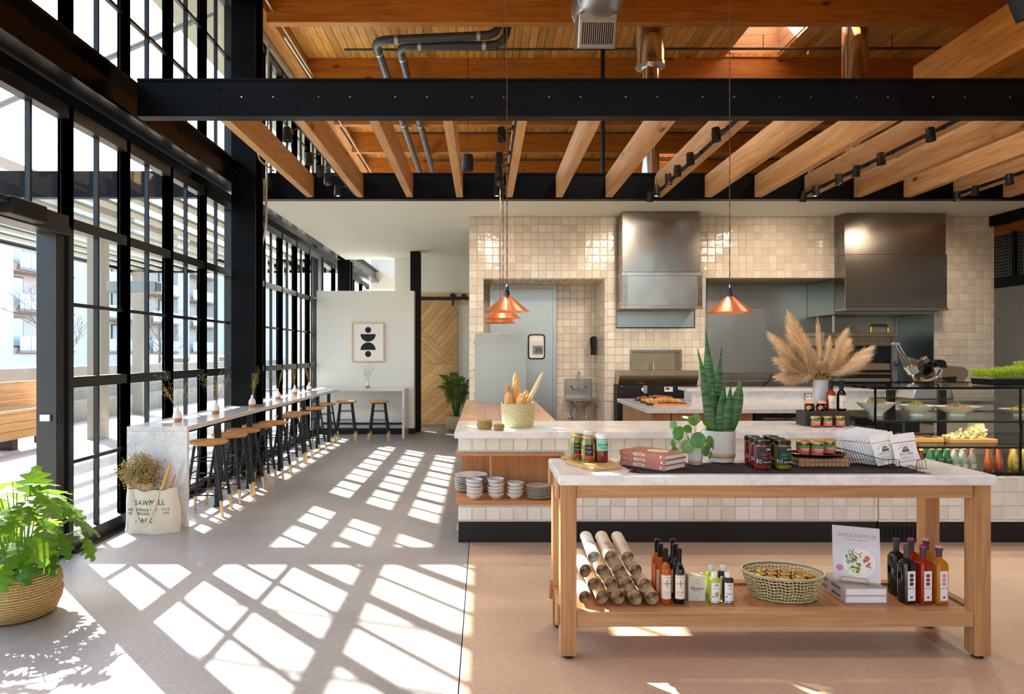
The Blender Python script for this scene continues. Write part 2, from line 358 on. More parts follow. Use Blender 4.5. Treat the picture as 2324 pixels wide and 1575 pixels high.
tile('zellige', '#d2c5b3', '#ddd1c0', '#e6dccd'); tile('zellige_counter', '#dcd9cb', '#e6e3d7', '#efede3')
marble('marble', '#f1f0ef', '#8f959b', 1.6); marble('marble_bar', '#eeeceb', '#8d8f92', 5.0)
concrete('floor_grey', '#8f8d8d', '#a6a3a1'); concrete('floor_tan', '#b69c86', '#cbb199'); concrete('paving', '#a59c94', '#bdb4ab', False, .7); concrete('conc_wall', '#9c958c', '#b5aea4', False, .8)
leafmat('leaf_philo', '#386c1c', '#5c9028', .24, .24); leafmat('leaf_snake', '#173f20', '#28592e', .1, .35, '#4f7f54'); leafmat('leaf_pilea', '#3f7d2c', '#6b9a62', .25, .22); leafmat('leaf_palm', '#2f5f22', '#47772f', .25, .45); leafmat('leaf_moss', '#8fb51e', '#b2cf33', .3, .6); leafmat('stem_green', '#86a63e', '#a9bd5a', .2, .5)
glass('pane_glass', (.94, .97, .96)); glass('case_glass', (.95, .97, .96), 1.0); glass('jar_glass', (.97, .98, .97), 1.2); glass('shelf_glass', (.84, .93, .9), 1.2)
weave('basket_nat', '#8a6a3c', '#d9b574', 50, 130); weave('basket_palm', '#a89a68', '#e6dfb4', 70, 160); weave('basket_dk', '#7d6138', '#c9a566', 80, 200)

# ------------------------------------------------------------ the setting
ZB, ZT = 3.55, 3.87            # steel beam underside and top
ZR = 6.5                       # underside of the roof planks
WX = -3.25                     # glass line of the window wall
fl = struct('floor', 'polished concrete floor with a straight joint and small pits')
bx('slab', 'floor_grey', fl, -3.34, -.118, -4, 20, -.15, 0)
bx('slab', 'floor_tan', fl, -.112, 9.6, -4, 20, -.15, 0)

# --- windows: steel frames, muntins and panes
def window(name, ys, zs, thick_z, label, thin_y=True, split=True):
    """ys: the two mullion lines, zs: rails from sill to head; thick_z: rails that are heavy"""
    w = struct(name, label)
    y0, y1 = ys; t = .030; xi, xo = WX + .04, WX - .05
    fr = MB()
    fr.box(xo, xi, y0-t, y0+t, zs[0]-.05, zs[-1]+.05); fr.box(xo, xi, y1-t, y1+t, zs[0]-.05, zs[-1]+.05)
    for z in (zs[0], zs[-1]): fr.box(xo, xi, y0+t, y1-t, z-.05, z+.05)
    fr.build('frame', 'frame_black', w)
    for z in zs[1:-1]:
        h = .042 if z in thick_z else .015
        d = 0 if z in thick_z else .03
        bx('rail', 'frame_black', w, xo+d*.8, xi-d, y0+t, y1-t, z-h, z+h)
    ym = (y0+y1)/2; cols = [(y0+t, ym-.013), (ym+.013, y1-t)] if split else [(y0+t, y1-t)]
    if split:
        for za, zb in zip(zs[:-1], zs[1:]):
            ha = .05 if za == zs[0] else (.042 if za in thick_z else .015); hb = .05 if zb == zs[-1] else (.042 if zb in thick_z else .015)
            bx('muntin', 'frame_black', w, xo+.022, xi-.03, ym-.013, ym+.013, za+ha, zb-hb)
    for ya, yb in cols:
        for za, zb in zip(zs[:-1], zs[1:]):
            bx('pane', 'pane_glass', w, WX-.028, WX-.022, ya, yb, za+.012, zb-.012)
    return w
LZ = [.07, .695, 1.326, 1.938, 2.566, 3.42]; LTH = (1.326, 2.566)
n = 1
for k in range(4):
    y0 = 5.32 + .86*k; y1 = y0 + .86 if k < 3 else 8.72
    window('window_%d' % n, (y0, y1), LZ, LTH, 'black steel window bay beside the bar'); n += 1
for k in range(4):
    y0 = 9.18 + .86*k if k else 9.18; y1 = 9.18 + .86*(k+1)
    window('window_%d' % n, (10.04 + .86*(k-1), 10.04 + .86*k), LZ, LTH, 'black steel window bay beyond the column'); n += 1
window('window_%d' % n, (12.62, 13.3), LZ, LTH, 'narrow black steel window bay by the partition'); n += 1
for k in range(5):
    window('window_%d' % n, (13.7 + 1.1*k, 14.8 + 1.1*k), [.07, 1.326, 2.566, 3.42], LTH, 'window bay behind the partition', split=False); n += 1
CZ = [3.95, 4.62, 5.31, 6.0]
for k in range(-3, 4):
    y0 = 5.32 + .86*k; y1 = y0 + .86 if k < 3 else 8.72
    window('window_%d' % n, (y0, y1), CZ, (), 'clerestory window bay above the steel beam'); n += 1
for k in range(6):
    window('window_%d' % n, (9.18 + .86*k, 10.04 + .86*k), CZ, (), 'clerestory window bay beyond the column'); n += 1
for k in range(3):      # transom above the entrance
    window('window_%d' % n, (2.74 + .86*k, 3.60 + .86*k), [2.566, 3.42], (), 'transom window over the entrance'); n += 1
for k in range(4):
    window('window_%d' % n, (-.70 + .86*k, .16 + .86*k), LZ, LTH, 'window bay before the entrance', split=False); n += 1
# entrance opening: jamb, header, closer and latch
dj = struct('door_1', 'open entrance doorway with black steel jamb and header')
bx('jamb', 'frame_black', dj, WX-.14, WX+.02, 5.17, 5.27, 0, 2.52, .006)
bx('header', 'frame_black', dj, WX-.12, WX+.06, 2.8, 5.284, 2.46, 2.53, .004)
bx('threshold', 'frame_black', dj, WX-.12, WX+.06, 2.8, 5.284, .002, .02)
lt = bx('latch', 'chrome', dj, WX-.10, WX-.02, 5.15, 5.172, 1.04, 1.09, .003)
bx('strike', 'matte_black', dj, WX+.021, WX+.034, 5.18, 5.22, 1.02, 1.11, .003)
cl = thing('door_closer', 'dark box shaped door closer on the entrance header', 'door closer', (WX+.12, 4.62, 2.56))
MB().box(-.055, .055, -.16, .20, -.09, .03).build('body', 'matte_black', cl, bev=.008)
MB().box(-.04, .04, -.55, -.162, -.02, .02).build('arm', 'matte_black', cl, bev=.004)
# sill plates and wall bands on the window side
wlft = struct('wall_left', 'black steel band and sill of the window wall')
bx('sill', 'frame_black', wlft, WX-.1, WX+.10, 5.284, 13.3, 0, .02)
bx('band', 'black_steel_y', wlft, WX-.12, WX-.06, -4, 20, 3.475, 3.895)
bx('head', 'black_steel_y', wlft, WX-.12, WX+.06, -4, 20, 6.055, 6.6)
bx('head_plate', 'galv', wlft, WX+.061, WX+.09, 5, 19, 6.08, 6.35)
bx('ledger', 'fir_beam_y', wlft, WX+.1, WX+.3, -4, 19, 6.18, 6.49)
bx('panel', 'frame_black', wlft, WX-.1, WX+.02, 13.345, 13.655, .0, 3.47)
bx('panel', 'white_wall', wlft, WX-.1, WX+.02, -4, -.74, .0, 3.47)
# --- steel
def ibeam_y(name, x0, x1, y0, y1, z0, z1, mat, label, web=None):
    s = struct(name, label); t = .024; xc = web if web is not None else (x0+x1)/2
    bx('bottom_flange', mat, s, x0, x1, y0, y1, z0, z0+t); bx('top_flange', mat, s, x0, x1, y0, y1, z1-t, z1)
    bx('web', mat, s, xc-.008, xc+.008, y0, y1, z0+t, z1-t)
    return s
lb = ibeam_y('beam_left', -3.18, -2.96, -4, 20, ZB, ZT, 'black_steel_y', 'black steel beam along the window wall', web=-3.05)
bolt = MB().lathe([(.0, 0), (.016, 0), (.016, .014), (0, .014)], 8).xf(Matrix.Rotation(PI/2, 4, 'Y')).mesh('bolt', 'black_steel_y', smooth=30)
for y in (3.9, 4.5, 5.1, 6.2, 6.75, 7.3, 7.85, 8.3, 15, 15.5, 16, 16.5, 17):
    for z in (3.63, 3.79): link('bolt', bolt, lb, (-3.042, y + (.12 if z > 3.7 else 0), z))
nb = struct('beam_near', 'black steel beam with bolt heads crossing the room')
YN = 5.75
bx('web', 'black_steel', nb, -2.92, 9.4, YN+.012, YN+.03, ZB+.02, ZT-.02)
bx('bottom_flange', 'black_steel', nb, -2.92, 9.4, YN, YN+.115, ZB, ZB+.02); bx('top_flange', 'black_steel', nb, -2.92, 9.4, YN, YN+.115, ZT-.02, ZT)
bolt2 = MB().lathe([(.0, 0), (.011, 0), (.011, .01), (0, .01)], 8).xf(Matrix.Rotation(PI/2, 4, 'X')).mesh('bolt', 'black_steel', smooth=30)
bolt3 = MB().lathe([(.0, 0), (.007, 0), (.007, .006), (0, .006)], 8).xf(Matrix.Rotation(PI/2, 4, 'X')).mesh('screw', 'chrome', smooth=30)
for i in range(13):
    x = gx(672, YN) + i*gx(CX+174.6, YN) if False else (672-CX)*YN/F + i*174.6*YN/F - 174.6*YN/F
    for z in (3.635, 3.785): link('bolt', bolt2, nb, (x, YN+.012, z))
    for dx in (50, 122): link('screw', bolt3, nb, (x + dx*YN/F, YN+.012, 3.715))
YF = 8.85
fb = struct('beam_far', 'dark steel beam carrying the far joist ends')
bx('web', 'black_steel', fb, -2.82, 9.4, YF+.03, YF+.05, ZB+.02, ZT+.0); bx('bottom_flange', 'black_steel', fb, -2.82, 9.4, YF, YF+.12, ZB-.0, ZB+.02); bx('top_flange', 'black_steel', fb, -2.82, 9.4, YF, YF+.12, ZT, ZT+.02)
def hcol(name, x0, x1, y0, y1, z0, z1, label):
    s = struct(name, label); t = .02
    bx('flange', 'black_steel', s, x0, x1, y0, y0+t, z0, z1); bx('flange', 'black_steel', s, x0, x1, y1-t, y1, z0, z1)
    bx('web', 'black_steel', s, (x0+x1)/2-.01, (x0+x1)/2+.01, y0+t, y1-t, z0, z1); return s
hcol('column_1', -3.12, -2.82, 8.45, 8.74, 0, 6.6, 'black steel column between the two window bays')
hcol('column_2', -1.43, -1.24, 13.36, 13.6, 0, 3.54, 'slim black steel column behind the white partition')
hcol('column_3', -3.12, -2.85, 14.6, 14.9, 0, 3.54, 'black steel column behind the partition')
# --- joists between the two beams
js = None; PITCH = 113.1*YF/F
jm = MB().box(-.043, .043, YN+.03, YF+.03, 3.572, 3.86).mesh('joist', 'fir_joist_y', bev=.004)
for k in range(16):
    x = (703.8 + 113.1*k - CX)*YF/F
    o = link('joist', jm, None, (x, 0, 0)); tag(o, None, None, None, 'structure'); o.name = 'beam_joist'
# --- roof: girders, planks, skylights
for k, y in enumerate((3.6, 5.5, 7.4, 9.28, 11.45, 13.45, 15.3, 17.3)):
    b_ = bx('beam_girder', 'fir_beam_x', None, -2.95, 9.4, y, y+.14, 6.05, ZR-.002, .004); tag(b_, 'solid timber girder under the roof planks', kind='structure')
tb = bx('beam_timber', 'fir_beam_y', None, 5.6, 5.82, -2, 8.9, 4.72, 5.29, .006); tag(tb, 'deep timber beam running along the room', kind='structure')
cei = struct('ceiling', 'orange fir plank roof deck')
SKY = [(4.11, 4.85, 9.6, 11.40), (4.2, 4.95, 15.8, 17.25)]
pw = .127; x = -2.95; i = 0
while x < 9.4:
    cuts = [(-4.0, 19.4)]
    for (a, b_, c, d) in SKY:
        if x + pw > a and x < b_:
            nc = []
            for (p, q) in cuts:
                if p < c < q: nc += [(p, c), (d, q)]
                else: nc.append((p, q))
            cuts = nc
    for p, q in cuts: bx('plank', 'fir_plank', cei, x+.003, x+pw-.005, p, q, ZR, ZR+.04)
    x += pw
for (a, b_, c, d) in SKY:
    s = struct('trim_1' if a < 4.15 else 'trim_2', 'pale boarded skylight shaft in the roof')
    for j in range(4):
        z0, z1 = ZR + .045 + .16*j, ZR + .2 + .16*j
        bx('board', 'bench_x', s, a-.06, b_+.06, c-.03, c, z0, z1); bx('board', 'bench_x', s, a-.06, b_+.06, d, d+.03, z0, z1)
        bx('board', 'bench_y', s, a-.09, a-.06, c, d, z0, z1); bx('board', 'bench_y', s, b_+.06, b_+.09, c, d, z0, z1)
    for j in range(2): bx('bar', 'bench_x', s, a-.06, b_+.06, c+.5+.6*j, c+.54+.6*j, ZR+.5, ZR+.6)
rf = struct('roof', 'roof covering above the planks')
rr = MB()
rr.box(-3.6, SKY[0][0]-.1, -4.2, 19.6, ZR+.042, ZR+.12); rr.box(5.05, 9.7, -4.2, 19.6, ZR+.042, ZR+.12)
rr.box(SKY[0][0]-.1, 5.05, -4.2, 9.55, ZR+.042, ZR+.12); rr.box(SKY[0][0]-.1, 5.05, 11.45, 15.75, ZR+.042, ZR+.12); rr.box(SKY[0][0]-.1, 5.05, 17.3, 19.6, ZR+.042, ZR+.12)
rr.build('deck', 'matte_black', rf)
ov = MB().box(-4.6, -3.6, -4.2, 20, 6.45, 6.62).build('overhang', 'pergola_slat', rf)
# --- plaster: soffit, partition, far walls
so = struct('ceiling_soffit', 'flat white plaster soffit over the kitchen')
bx('panel', 'soffit_paint', so, -2.95, 7.4, YF+.125, 14.6, 3.548, 3.84)
bx('edge', 'black_steel', so, 7.402, 7.5, YF+.125, 14.6, 3.40, 3.85)
wb = struct('wall_back', 'white plaster wall with a high opening by the windows')
YW = 14.5
bx('panel', 'white_wall', wb, -1.88, -.1, YW, YW+.1, 0, 3.547)
bx('panel', 'white_wall', wb, -3.2, -1.885, 18.2, 18.3, 0, 3.25)
bx('panel', 'white_wall', wb, -1.885, -1.8, YW+.1, 18.2, 0, 3.547)
bx('panel', 'white_wall', wb, -3.2, 9.6, 19.4, 19.5, 0, 6.48)
wp = struct('wall_partition', 'white half height partition wall with a framed print')
bx('panel', 'white_wall', wp, -3.19, -1.325, 13.06, 13.32, .11, 2.74)
bx('skirting', 'kick_black', wp, -3.19, -1.315, 13.05, 13.33, 0, .11)
wr = struct('wall_right', 'grey metal side wall with a dark mesh screen above')
bx('panel', 'right_panel', wr, 8.3, 8.36, 10.4, 14, 0, 2.6); bx('panel', 'right_panel', wr, 8.3, 8.36, -4, 10.39, 0, 2.6)
bx('header', 'matte_black', wr, 8.26, 8.34, -4, 14, 2.601, 2.76)
bx('upper', 'fir_beam_y', wr, 8.36, 8.42, -4, 14, 3.46, 6.48)
wv = MB()
for k in range(46): wv.box(8.31, 8.314, 9.9 + .05*k, 9.912 + .05*k, 2.76, 3.45)
for k in range(14): wv.box(8.304, 8.308, 9.9, 12.2, 2.78 + .05*k, 2.792 + .05*k)
wv.build('mesh_screen', 'grey_box', wr)
for y in (9.86, 10.62, 11.4): bx('post', 'matte_black', wr, 8.26, 8.33, y, y+.05, 2.761, 3.455)
bx('shadow_box', 'mesh_dark', wr, 8.42, 8.44, 9, 14, 2.6, 3.459)
bx('panel', 'white_wall', wr, 9.5, 9.6, -4, 19.4, 0, 6.48)
wf = struct('wall_front', 'storefront wall behind the viewer with tall openings')
for x0_, x1_ in ((-3.2, -1.6), (-.2, 1.6), (3.0, 4.4), (5.8, 9.55)): bx('panel', 'fir_beam_y', wf, x0_, x1_, -4.1, -3.95, 0, 6.48)
bx('spandrel', 'frame_black', wf, -3.2, 9.55, -3.94, -3.9, 3.4, 3.9)

# --- kitchen block: substrate and zellige tiles
YK, YB = 10.0, 10.85
AX0, AX1, AZ = .006, 1.785, 2.645          # alcove
RX0, RX1, RZ = 3.247, 6.604, 2.65          # range recess
KX0, KX1 = -.207, 7.476
TP = .1125
wk = struct('wall_kitchen', 'kitchen wall clad in handmade glazed cream tiles')
sub = MB(); sub.box(KX0, AX0, YK, YB, 0, 3.545); sub.box(AX0, AX1, YK, YB, AZ, 3.545)
sub.box(AX1, RX0, YK, YB, 0, 1.289); sub.box(AX1, 2.163, YK, YB, 1.289, 1.586); sub.box(2.879, RX0, YK, YB, 1.289, 1.586)
sub.box(AX1, RX0, YK, YB, 1.586, 1.915); sub.box(AX1, 1.95, YK, YB, 1.915, 2.174); sub.box(3.10, RX0, YK, YB, 1.915, 2.174); sub.box(AX1, RX0, YK, YB, 2.174, 3.545)
sub.box(RX0, RX1, YK, YB, RZ, 3.545); sub.box(RX1, KX1, YK, YB, 0, 3.545); sub.box(KX0, KX1, YB, YB+.1, 0, 3.545)
sub.build('substrate', 'grout', wk)
def tile_meshes(p, mat):
    out = []
    for k in range(4):
        r = random.Random(k); h = p/2 - .0022; t = .009
        mb = MB(); j = lambda: r.uniform(-.0015, .0015)
        mb.add([(-h+j(), 0, -h+j()), (h+j(), 0, -h+j()), (h+j(), 0, h+j()), (-h+j(), 0, h+j())] +
               [(-h+.005, -t+j(), -h+.005), (h-.005, -t+j(), -h+.005), (h-.005, -t+j(), h-.005), (-h+.005, -t+j(), h-.005)],
               [(4,5,6,7), (0,1,5,4), (1,2,6,5), (2,3,7,6), (3,0,4,7)])
        out.append(mb.mesh('tile', mat))
    return out
TM = tile_meshes(TP, 'zellige'); TMC = tile_meshes(.1137, 'zellige_counter')
def tiles(parent, meshes, P, rot, u0, u1, z0, z1, holes=(), limit=300, order=None, skip=None, p=TP, mat='zellige', zoff=None):
    """tiles on a vertical plane: P the plane's origin, rot its turn about Z, u along it"""
    cells = []
    nz = int((z1 - z0)/p + .999); nu = int((u1 - u0)/p + .999)
    for i in range(nu):
        for j in range(nz):
            a, b_ = u0 + i*p, min(u0 + (i+1)*p, u1)
            d = z1 - j*p; c = max(z1 - (j+1)*p, z0)
            for (ha, hb, hc, hd) in holes:
                if a < hb-1e-4 and b_ > ha+1e-4 and c < hd-1e-4 and d > hc+1e-4:
                    opts = [(min(b_, ha), a, 'b'), (b_, max(a, hb), 'a'), (min(d, hc), c, 'd'), (d, max(c, hd), 'c')]
                    s_ = max(opts, key=lambda o: o[0]-o[1])
                    if s_[0] - s_[1] < .012: a = b_; break
                    if s_[2] == 'b': b_ = min(b_, ha)
                    elif s_[2] == 'a': a = max(a, hb)
                    elif s_[2] == 'd': d = min(d, hc)
                    else: c = max(c, hd)
            if b_-a < .012 or d-c < .012: continue
            cells.append((a, b_, c, d))
    if skip: cells = [c for c in cells if not skip(*c)]
    if order: cells.sort(key=order)
    R3 = Rz(rot); rest = MB()
    for q, (a, b_, c, d) in enumerate(cells):
        r = random.Random(q*7+1); pos = Vector(P) + R3 @ Vector(((a+b_)/2, 0, 0)); pos.z = (c+d)/2
        e = Euler((r.gauss(0, .006), r.gauss(0, .002), rot + r.gauss(0, .006))); s = ((b_-a)/p, 1, (d-c)/p)
        me = meshes[q % 4]
        if q < limit: link('tile', me, parent, pos, e, s)
        else:
            mt = Matrix.Translation(pos) @ e.to_matrix().to_4x4() @ Matrix.Diagonal((*s, 1))
            rest.add([mt @ v.co for v in me.vertices], [tuple(pl.vertices) for pl in me.polygons])
    if rest.v: tag(rest.build('tiles_rest', mat, parent), kind='stuff')
HO = [(AX0, AX1, -1, AZ), (1.95, 3.10, 1.915, 4), (2.163, 2.879, 1.289, 1.586), (RX0, RX1, -1, RZ), (5.139, 6.585, 2.1, 4)]
tiles(wk, TM, (0, YK, 0), 0, KX0, KX1, .84, 3.545, HO, 300,
      order=lambda c: (abs(c[0]-2.2)*.6 + abs(c[2]-2.7) if c[1] < 5.2 else 4 + abs(c[0]-7)),
      skip=lambda a, b_, c, d: (5.16 < a and b_ < 6.57 and c > 2.17))
wa = struct('wall_alcove', 'tiled alcove with a steel door and hand sink')
tiles(wa, TM, (0, YB, 0), 0, gx(1262, YB), AX1-.01, .5, AZ, (), 300)
wal2 = struct('wall_alcove_side', 'narrow tiled return wall of the sink alcove')
tiles(wal2, TM, (AX1, YB, 0), -PI/2, 0.01, YB-YK-.005, .5, AZ, (), 300)
wal3 = struct('ceiling_alcove', 'tiled underside of the alcove lintel')
for i in range(16):
    for j in range(7):
        link('tile', TM[(i+j) % 4], wal3, (AX0+.056+i*TP, YK+.06+j*TP, AZ), (PI/2, 0, 0))
# steel sheets in the range recess
ws = struct('wall_range', 'stainless sheet lining of the range recess')
for a, b_ in ((1604, 1669), (1669, 1851), (1851, 1891), (1891, 2030), (2030, 2122)):
    bx('sheet', 'steel_dull', ws, gx(a, YB)+.003, gx(b_, YB)-.003, YB-.012, YB-.001, .5, RZ-.003)
bx('side_sheet', 'steel_dull', ws, RX1-.011, RX1-.001, YK, YB-.015, .5, RZ-.003)
bx('side_sheet', 'steel_dull', ws, RX0+.001, RX0+.011, YK, YB-.015, .5, RZ-.003)
bx('corner_trim', 'chrome', ws, gx(1891, 10.3)-.012, gx(1891, 10.3)+.012, 10.28, 10.305, 1.2, 2.15)

# ------------------------------------------------------------ outside
gr = struct('ground_terrace', 'pale paved terrace outside the windows')
for i in range(18):
    for j in range(5):
        bx('paver', 'paving', gr, -3.4-1.3*(j+1)+.008, -3.4-1.3*j-.004, 1.5+1.3*i, 2.792+1.3*i, -.12, -.02)
bx('bed', 'conc_wall', gr, -10.3, -3.36, -4, 30, -.3, -.075)
lot = struct('ground_street', 'street level ground beyond the low wall')
bx('asphalt', 'paving', lot, -36, -10.2, -10, 120, -.5, -.3)
lw = struct('wall_terrace', 'low board marked concrete wall around the terrace')
for k in range(4): bx('course', 'conc_wall', lw, -10.2 - .006*(k % 2), -9.95 + .006*(k % 2), 2, 34, -.02+.31*k, .285+.31*k)
bx('ledge', 'conc_wall', lw, -9.94, -9.3, 13, 30, -.02, .42)
# cedar bench
be = thing('terrace_bench', 'long cedar plank bench with a boarded back on the terrace', 'bench', (-7.7, 10.2, -.02))
for k in range(4): bx('back_board', 'bench_y', be, -.30, -.25, -2.4, 2.0, .66+.108*k, .66+.108*k+.102, .004)
bx('seat_board', 'bench_y', be, -.24, -.03, -2.4, 2.0, .60, .645, .004); bx('seat_board', 'bench_y', be, -.02, .19, -2.4, 2.0, .60, .645, .004)
for k in range(3): bx('front_board', 'bench_y', be, .12, .17, -2.4, 2.0, .18+.14*k, .18+.14*k+.134, .004)
for k in range(5): bx('leg', 'matte_black', be, -.2, .1, -2.2+1.0*k, -2.05+1.0*k, 0, .595)
# pergola
pe = thing('pergola', 'steel framed pergola with flat slats over the terrace', 'pergola', (-6, 8, 0))
def pbox(nm, mat, x0, x1, y0, y1, z0, z1): return bx(nm, mat, pe, x0+6, x1+6, y0-8, y1-8, z0, z1)
pbox('girder', 'black_steel', -9.2, -3.42, 9.06, 9.18, 3.62, 3.97)
pbox('girder', 'black_steel', -9.2, -3.42, 17.6, 17.72, 3.62, 3.97)
pbox('edge_beam', 'black_steel_y', -9.2, -9.08, 9.19, 17.59, 3.62, 3.97)
for k in range(11): pbox('slat', 'pergola_slat', -3.75-.5*k-.17, -3.75-.5*k, 9.19, 17.59, 3.66, 3.71)
for (x, y) in ((-8.9, 17.3), (-7.2, 12.4), (-8.9, 9.4)): pbox('post', 'conc_wall', x, x+.26, y, y+.26, -.02, 3.615 if y != 12.4 else 3.655)
for p0, p1 in ((at(245, 130, 8.1), at(430, 50, 8.1)), (at(300, 112, 9.4), at(470, 38, 9.4))):
    d = p1 - p0; rod = MB().tube([p0 - d*3.2, p1 + d*.1], .022, 8); rod.xf(Matrix.Translation((6, -8, 0))); rod.build('tie_rod', 'grey_box', pe)
pf = thing('patio_heater', 'grey bar heater hung from the pergola', 'heater', (at(305, 652, 11.0)))
MB().box(-.4, .4, -.1, .1, -.09, .09).build('body', 'grey_box', pf, bev=.02); MB().tube([(-.1, 0, .09), (-.1, 0, .7)], .012).build('hanger', 'rod_black', pf)
# apartment building
ap = thing('apartment_building', 'pale apartment building with tan framed balconies across the street', 'building', (-34, 40, -2))
def ab(nm, mat, parent, x0, x1, y0, y1, z0, z1): return bx(nm, mat, parent, x0, x1, y0-40, y1-40, z0+2, z1+2)
ab('wall', 'stucco', ap, -9, -1.4, 20, 120, -2, 14.6); ab('parapet', 'stucco_tan', ap, -9, 0, 20, 120, 14.6, 15.4)
bays = [(31.0, 37.5), (40.2, 46.8), (49.4, 56.5), (60.0, 66.6), (69.4, 76.0), (79, 86)]
e0 = 20
for (y0, y1) in bays + [(120, 120)]:
    ab('pier', 'stucco', ap, -1.4, 0, e0, y0, -2, 14.6); e0 = y1
for (y0, y1) in bays:
    ab('spandrel', 'stucco', ap, -1.4, 0, y0, y1, .2, 1.45)
    for z in (1.66, 4.72, 7.75, 10.8):
        fl_ = ab('floor_band', 'stucco_tan', ap, -1.4, .08, y0, y1, z-.22, z+.28)
        ab('slab', 'grey_box', ap, .085, .35, y0+.2, y1-.2, z-.12, z+.02)
        for k in range(5):
            ab('balcony_panel', 'balcony_glass', ap, .30, .33, y0+.25+1.25*k, y0+1.42+1.25*k, z+.05, z+1.15)
        w1 = ab('window', 'win_dark', ap, -1.39, -1.3, y0+.3, y0+3.0, z+.3, z+2.6)
        bx('pane', 'win_glass', w1, -1.30, -1.27, y0+.4-40, y0+1.6-40, z+.4+2, z+2.5+2); bx('pane', 'balcony_glass', w1, -1.30, -1.27, y0+1.7-40, y0+2.9-40, z+.4+2, z+2.5+2)
        w2 = ab('window', 'win_dark', ap, -1.39, -1.3, y1-1.7, y1-.5, z+.3, z+2.6)
        bx('pane', 'balcony_glass', w2, -1.30, -1.27, y1-1.6-40, y1-.6-40, z+.4+2, z+2.5+2)
    shp = ab('shop_window', 'win_dark', ap, -.3, -.1, y0, y1, -2, .19)
    for k in range(4): bx('pane', 'shop_yellow', shp, -.1, -.07, y0+.1+1.6*k-40, y0+1.55+1.6*k-40, -1.9+2, .1+2)
sg = text_mesh('CRAFTED', .62, 'paper_white', .03); so_ = link('lettering', sg, ap, (.06, 52.6-40, 2.05), (0, 0, PI/2))
# distant roof
rb = thing('warehouse', 'pale yellow roofed building behind the apartments', 'building', (-52, 40, 14))
MB().prism([(-6, 1.5), (6, 1.5), (0, 4.2)], -16, 60, 'y').build('roof', 'yellow_roof', rb); MB().box(-6, 6, -16, 60, 0, 1.49).build('wall', 'stucco_tan', rb)
# parked cars
def car(x, y, rz, label, kind):
    c = thing('parked_car', label, 'car', (x, y, -.3), rz, 'cars parked beyond the terrace wall')
    L_, hh = (2.3, 1.72) if kind else (2.2, 1.45)
    body = [(-L_, .35), (-L_, .85), (-L_+.25, .98), (L_-1.1, .98), (L_-.1, .86), (L_, .5), (L_, .35)]
    MB().prism(body, -.9, .9, 'y').build('body', 'car_white', c, bev=.05, fix=True)
    cab = [(-L_+.15, .97), (-L_+.55, hh), (L_-2.0, hh), (L_-1.25, .97)] if kind else [(-1.5, .97), (-.9, hh), (.4, hh), (1.2, .97)]
    MB().prism(cab, -.78, .78, 'y').build('roof', 'car_white', c, bev=.04, fix=True)
    xs = [cab[0][0]+.32, -.55, .12, cab[3][0]-.45]
    for a, b_ in zip(xs[:-1], xs[1:]):
        for s in (-1, 1): MB().box(a+.03, b_-.03, s*.79-.008, s*.79+.008, 1.02, hh-.12).build('window', 'car_glass', c)
    for wx in (-1.35, 1.35):
        for s in (-1, 1):
            wl_ = MB().lathe([(0, -.1), (.33, -.1), (.33, .1), (0, .1)], 18).xf(Matrix.Translation((wx, s*.82, .33)) @ Matrix.Rotation(PI/2, 4, 'X')).build('wheel', 'tyre', c, smooth=40)
car(-14.2, 30.5, PI/2, 'white estate car parked beyond the terrace wall', True)
car(-14.0, 22.6, PI/2, 'white saloon car parked beyond the terrace wall', False)
car(-15.0, 38.5, PI/2, 'white estate car parked next to the last bare tree', True)
# bare street trees
def bare_tree(x, y, h, seed, label):
    r = random.Random(seed); t = thing('bare_tree', label, 'tree', (x, y, -.3), 0, 'bare street trees')
    MB().tube([(0,0,0), (.03, .02, h*.5), (0, 0, h*.7)], [.07, .05, .03], 6).build('trunk', 'bark', t)
    br = MB()
    def grow(p, d, L_, rad, lev):
        q = p + d*L_; br.tube([p, (p+q)/2 + Vector((r.uniform(-.05,.05), r.uniform(-.05,.05), 0)), q], [rad, rad*.8, rad*.6], 4, cap=False)
        if lev:
            for _ in range(3):
                dd = (d + Vector((r.uniform(-.8,.8), r.uniform(-.8,.8), r.uniform(-.1,.6)))).normalized(); grow(q, dd, L_*.7, rad*.6, lev-1)
    for k in range(7):
        a = 2*PI*k/7; grow(Vector((0, 0, h*(.3+.05*k))), Vector((math.cos(a)*.7, math.sin(a)*.7, .8)).normalized(), h*.15, .016, 3)
    br.build('branches', 'bark', t)
bare_tree(-12.6, 20.0, 4.4, 3, 'bare young tree beside the parked saloon'); bare_tree(-12.6, 26.5, 4.2, 5, 'bare young tree beside the parked estate cars')

# ------------------------------------------------------------ counters, tables, seats
# front service counter
co = thing('service_counter', 'tiled service counter with a marble top and open wooden cubby', 'counter', (0, 0, 0))
CT = .921                       # worktop height
YC = 5.607; CX0, CX1 = -.205, 3.235
bx('marble_top', 'marble', co, -.234, CX1, 5.50, 6.386, CT-.054, CT, .005, 2)
body = MB(); body.box(.66, CX1, YC, 6.30, .171, CT-.055); body.box(CX0, .66, YC, 6.30, .74, CT-.055); body.box(CX0, .66, YC, 6.30, .171, .33)
body.box(.06, .66, 5.92, 6.30, .33, .74)
body.build('body', 'grout', co)
bx('kick', 'kick_black', co, CX0, CX1, YC+.004, 6.3, 0, .17)
tiles(co, TMC, (0, YC, 0), 0, CX0, CX1, .171, CT-.056, [(-.3, .66, .305, .745)], 300, p=.1137, mat='zellige_counter')
bx('cubby_top', 'cherry_x', co, -.228, .665, YC-.025, 6.35, .712, .738, .002); bx('cubby_shelf', 'cherry_x', co, -.228, .665, YC-.025, 6.35, .314, .343, .002)
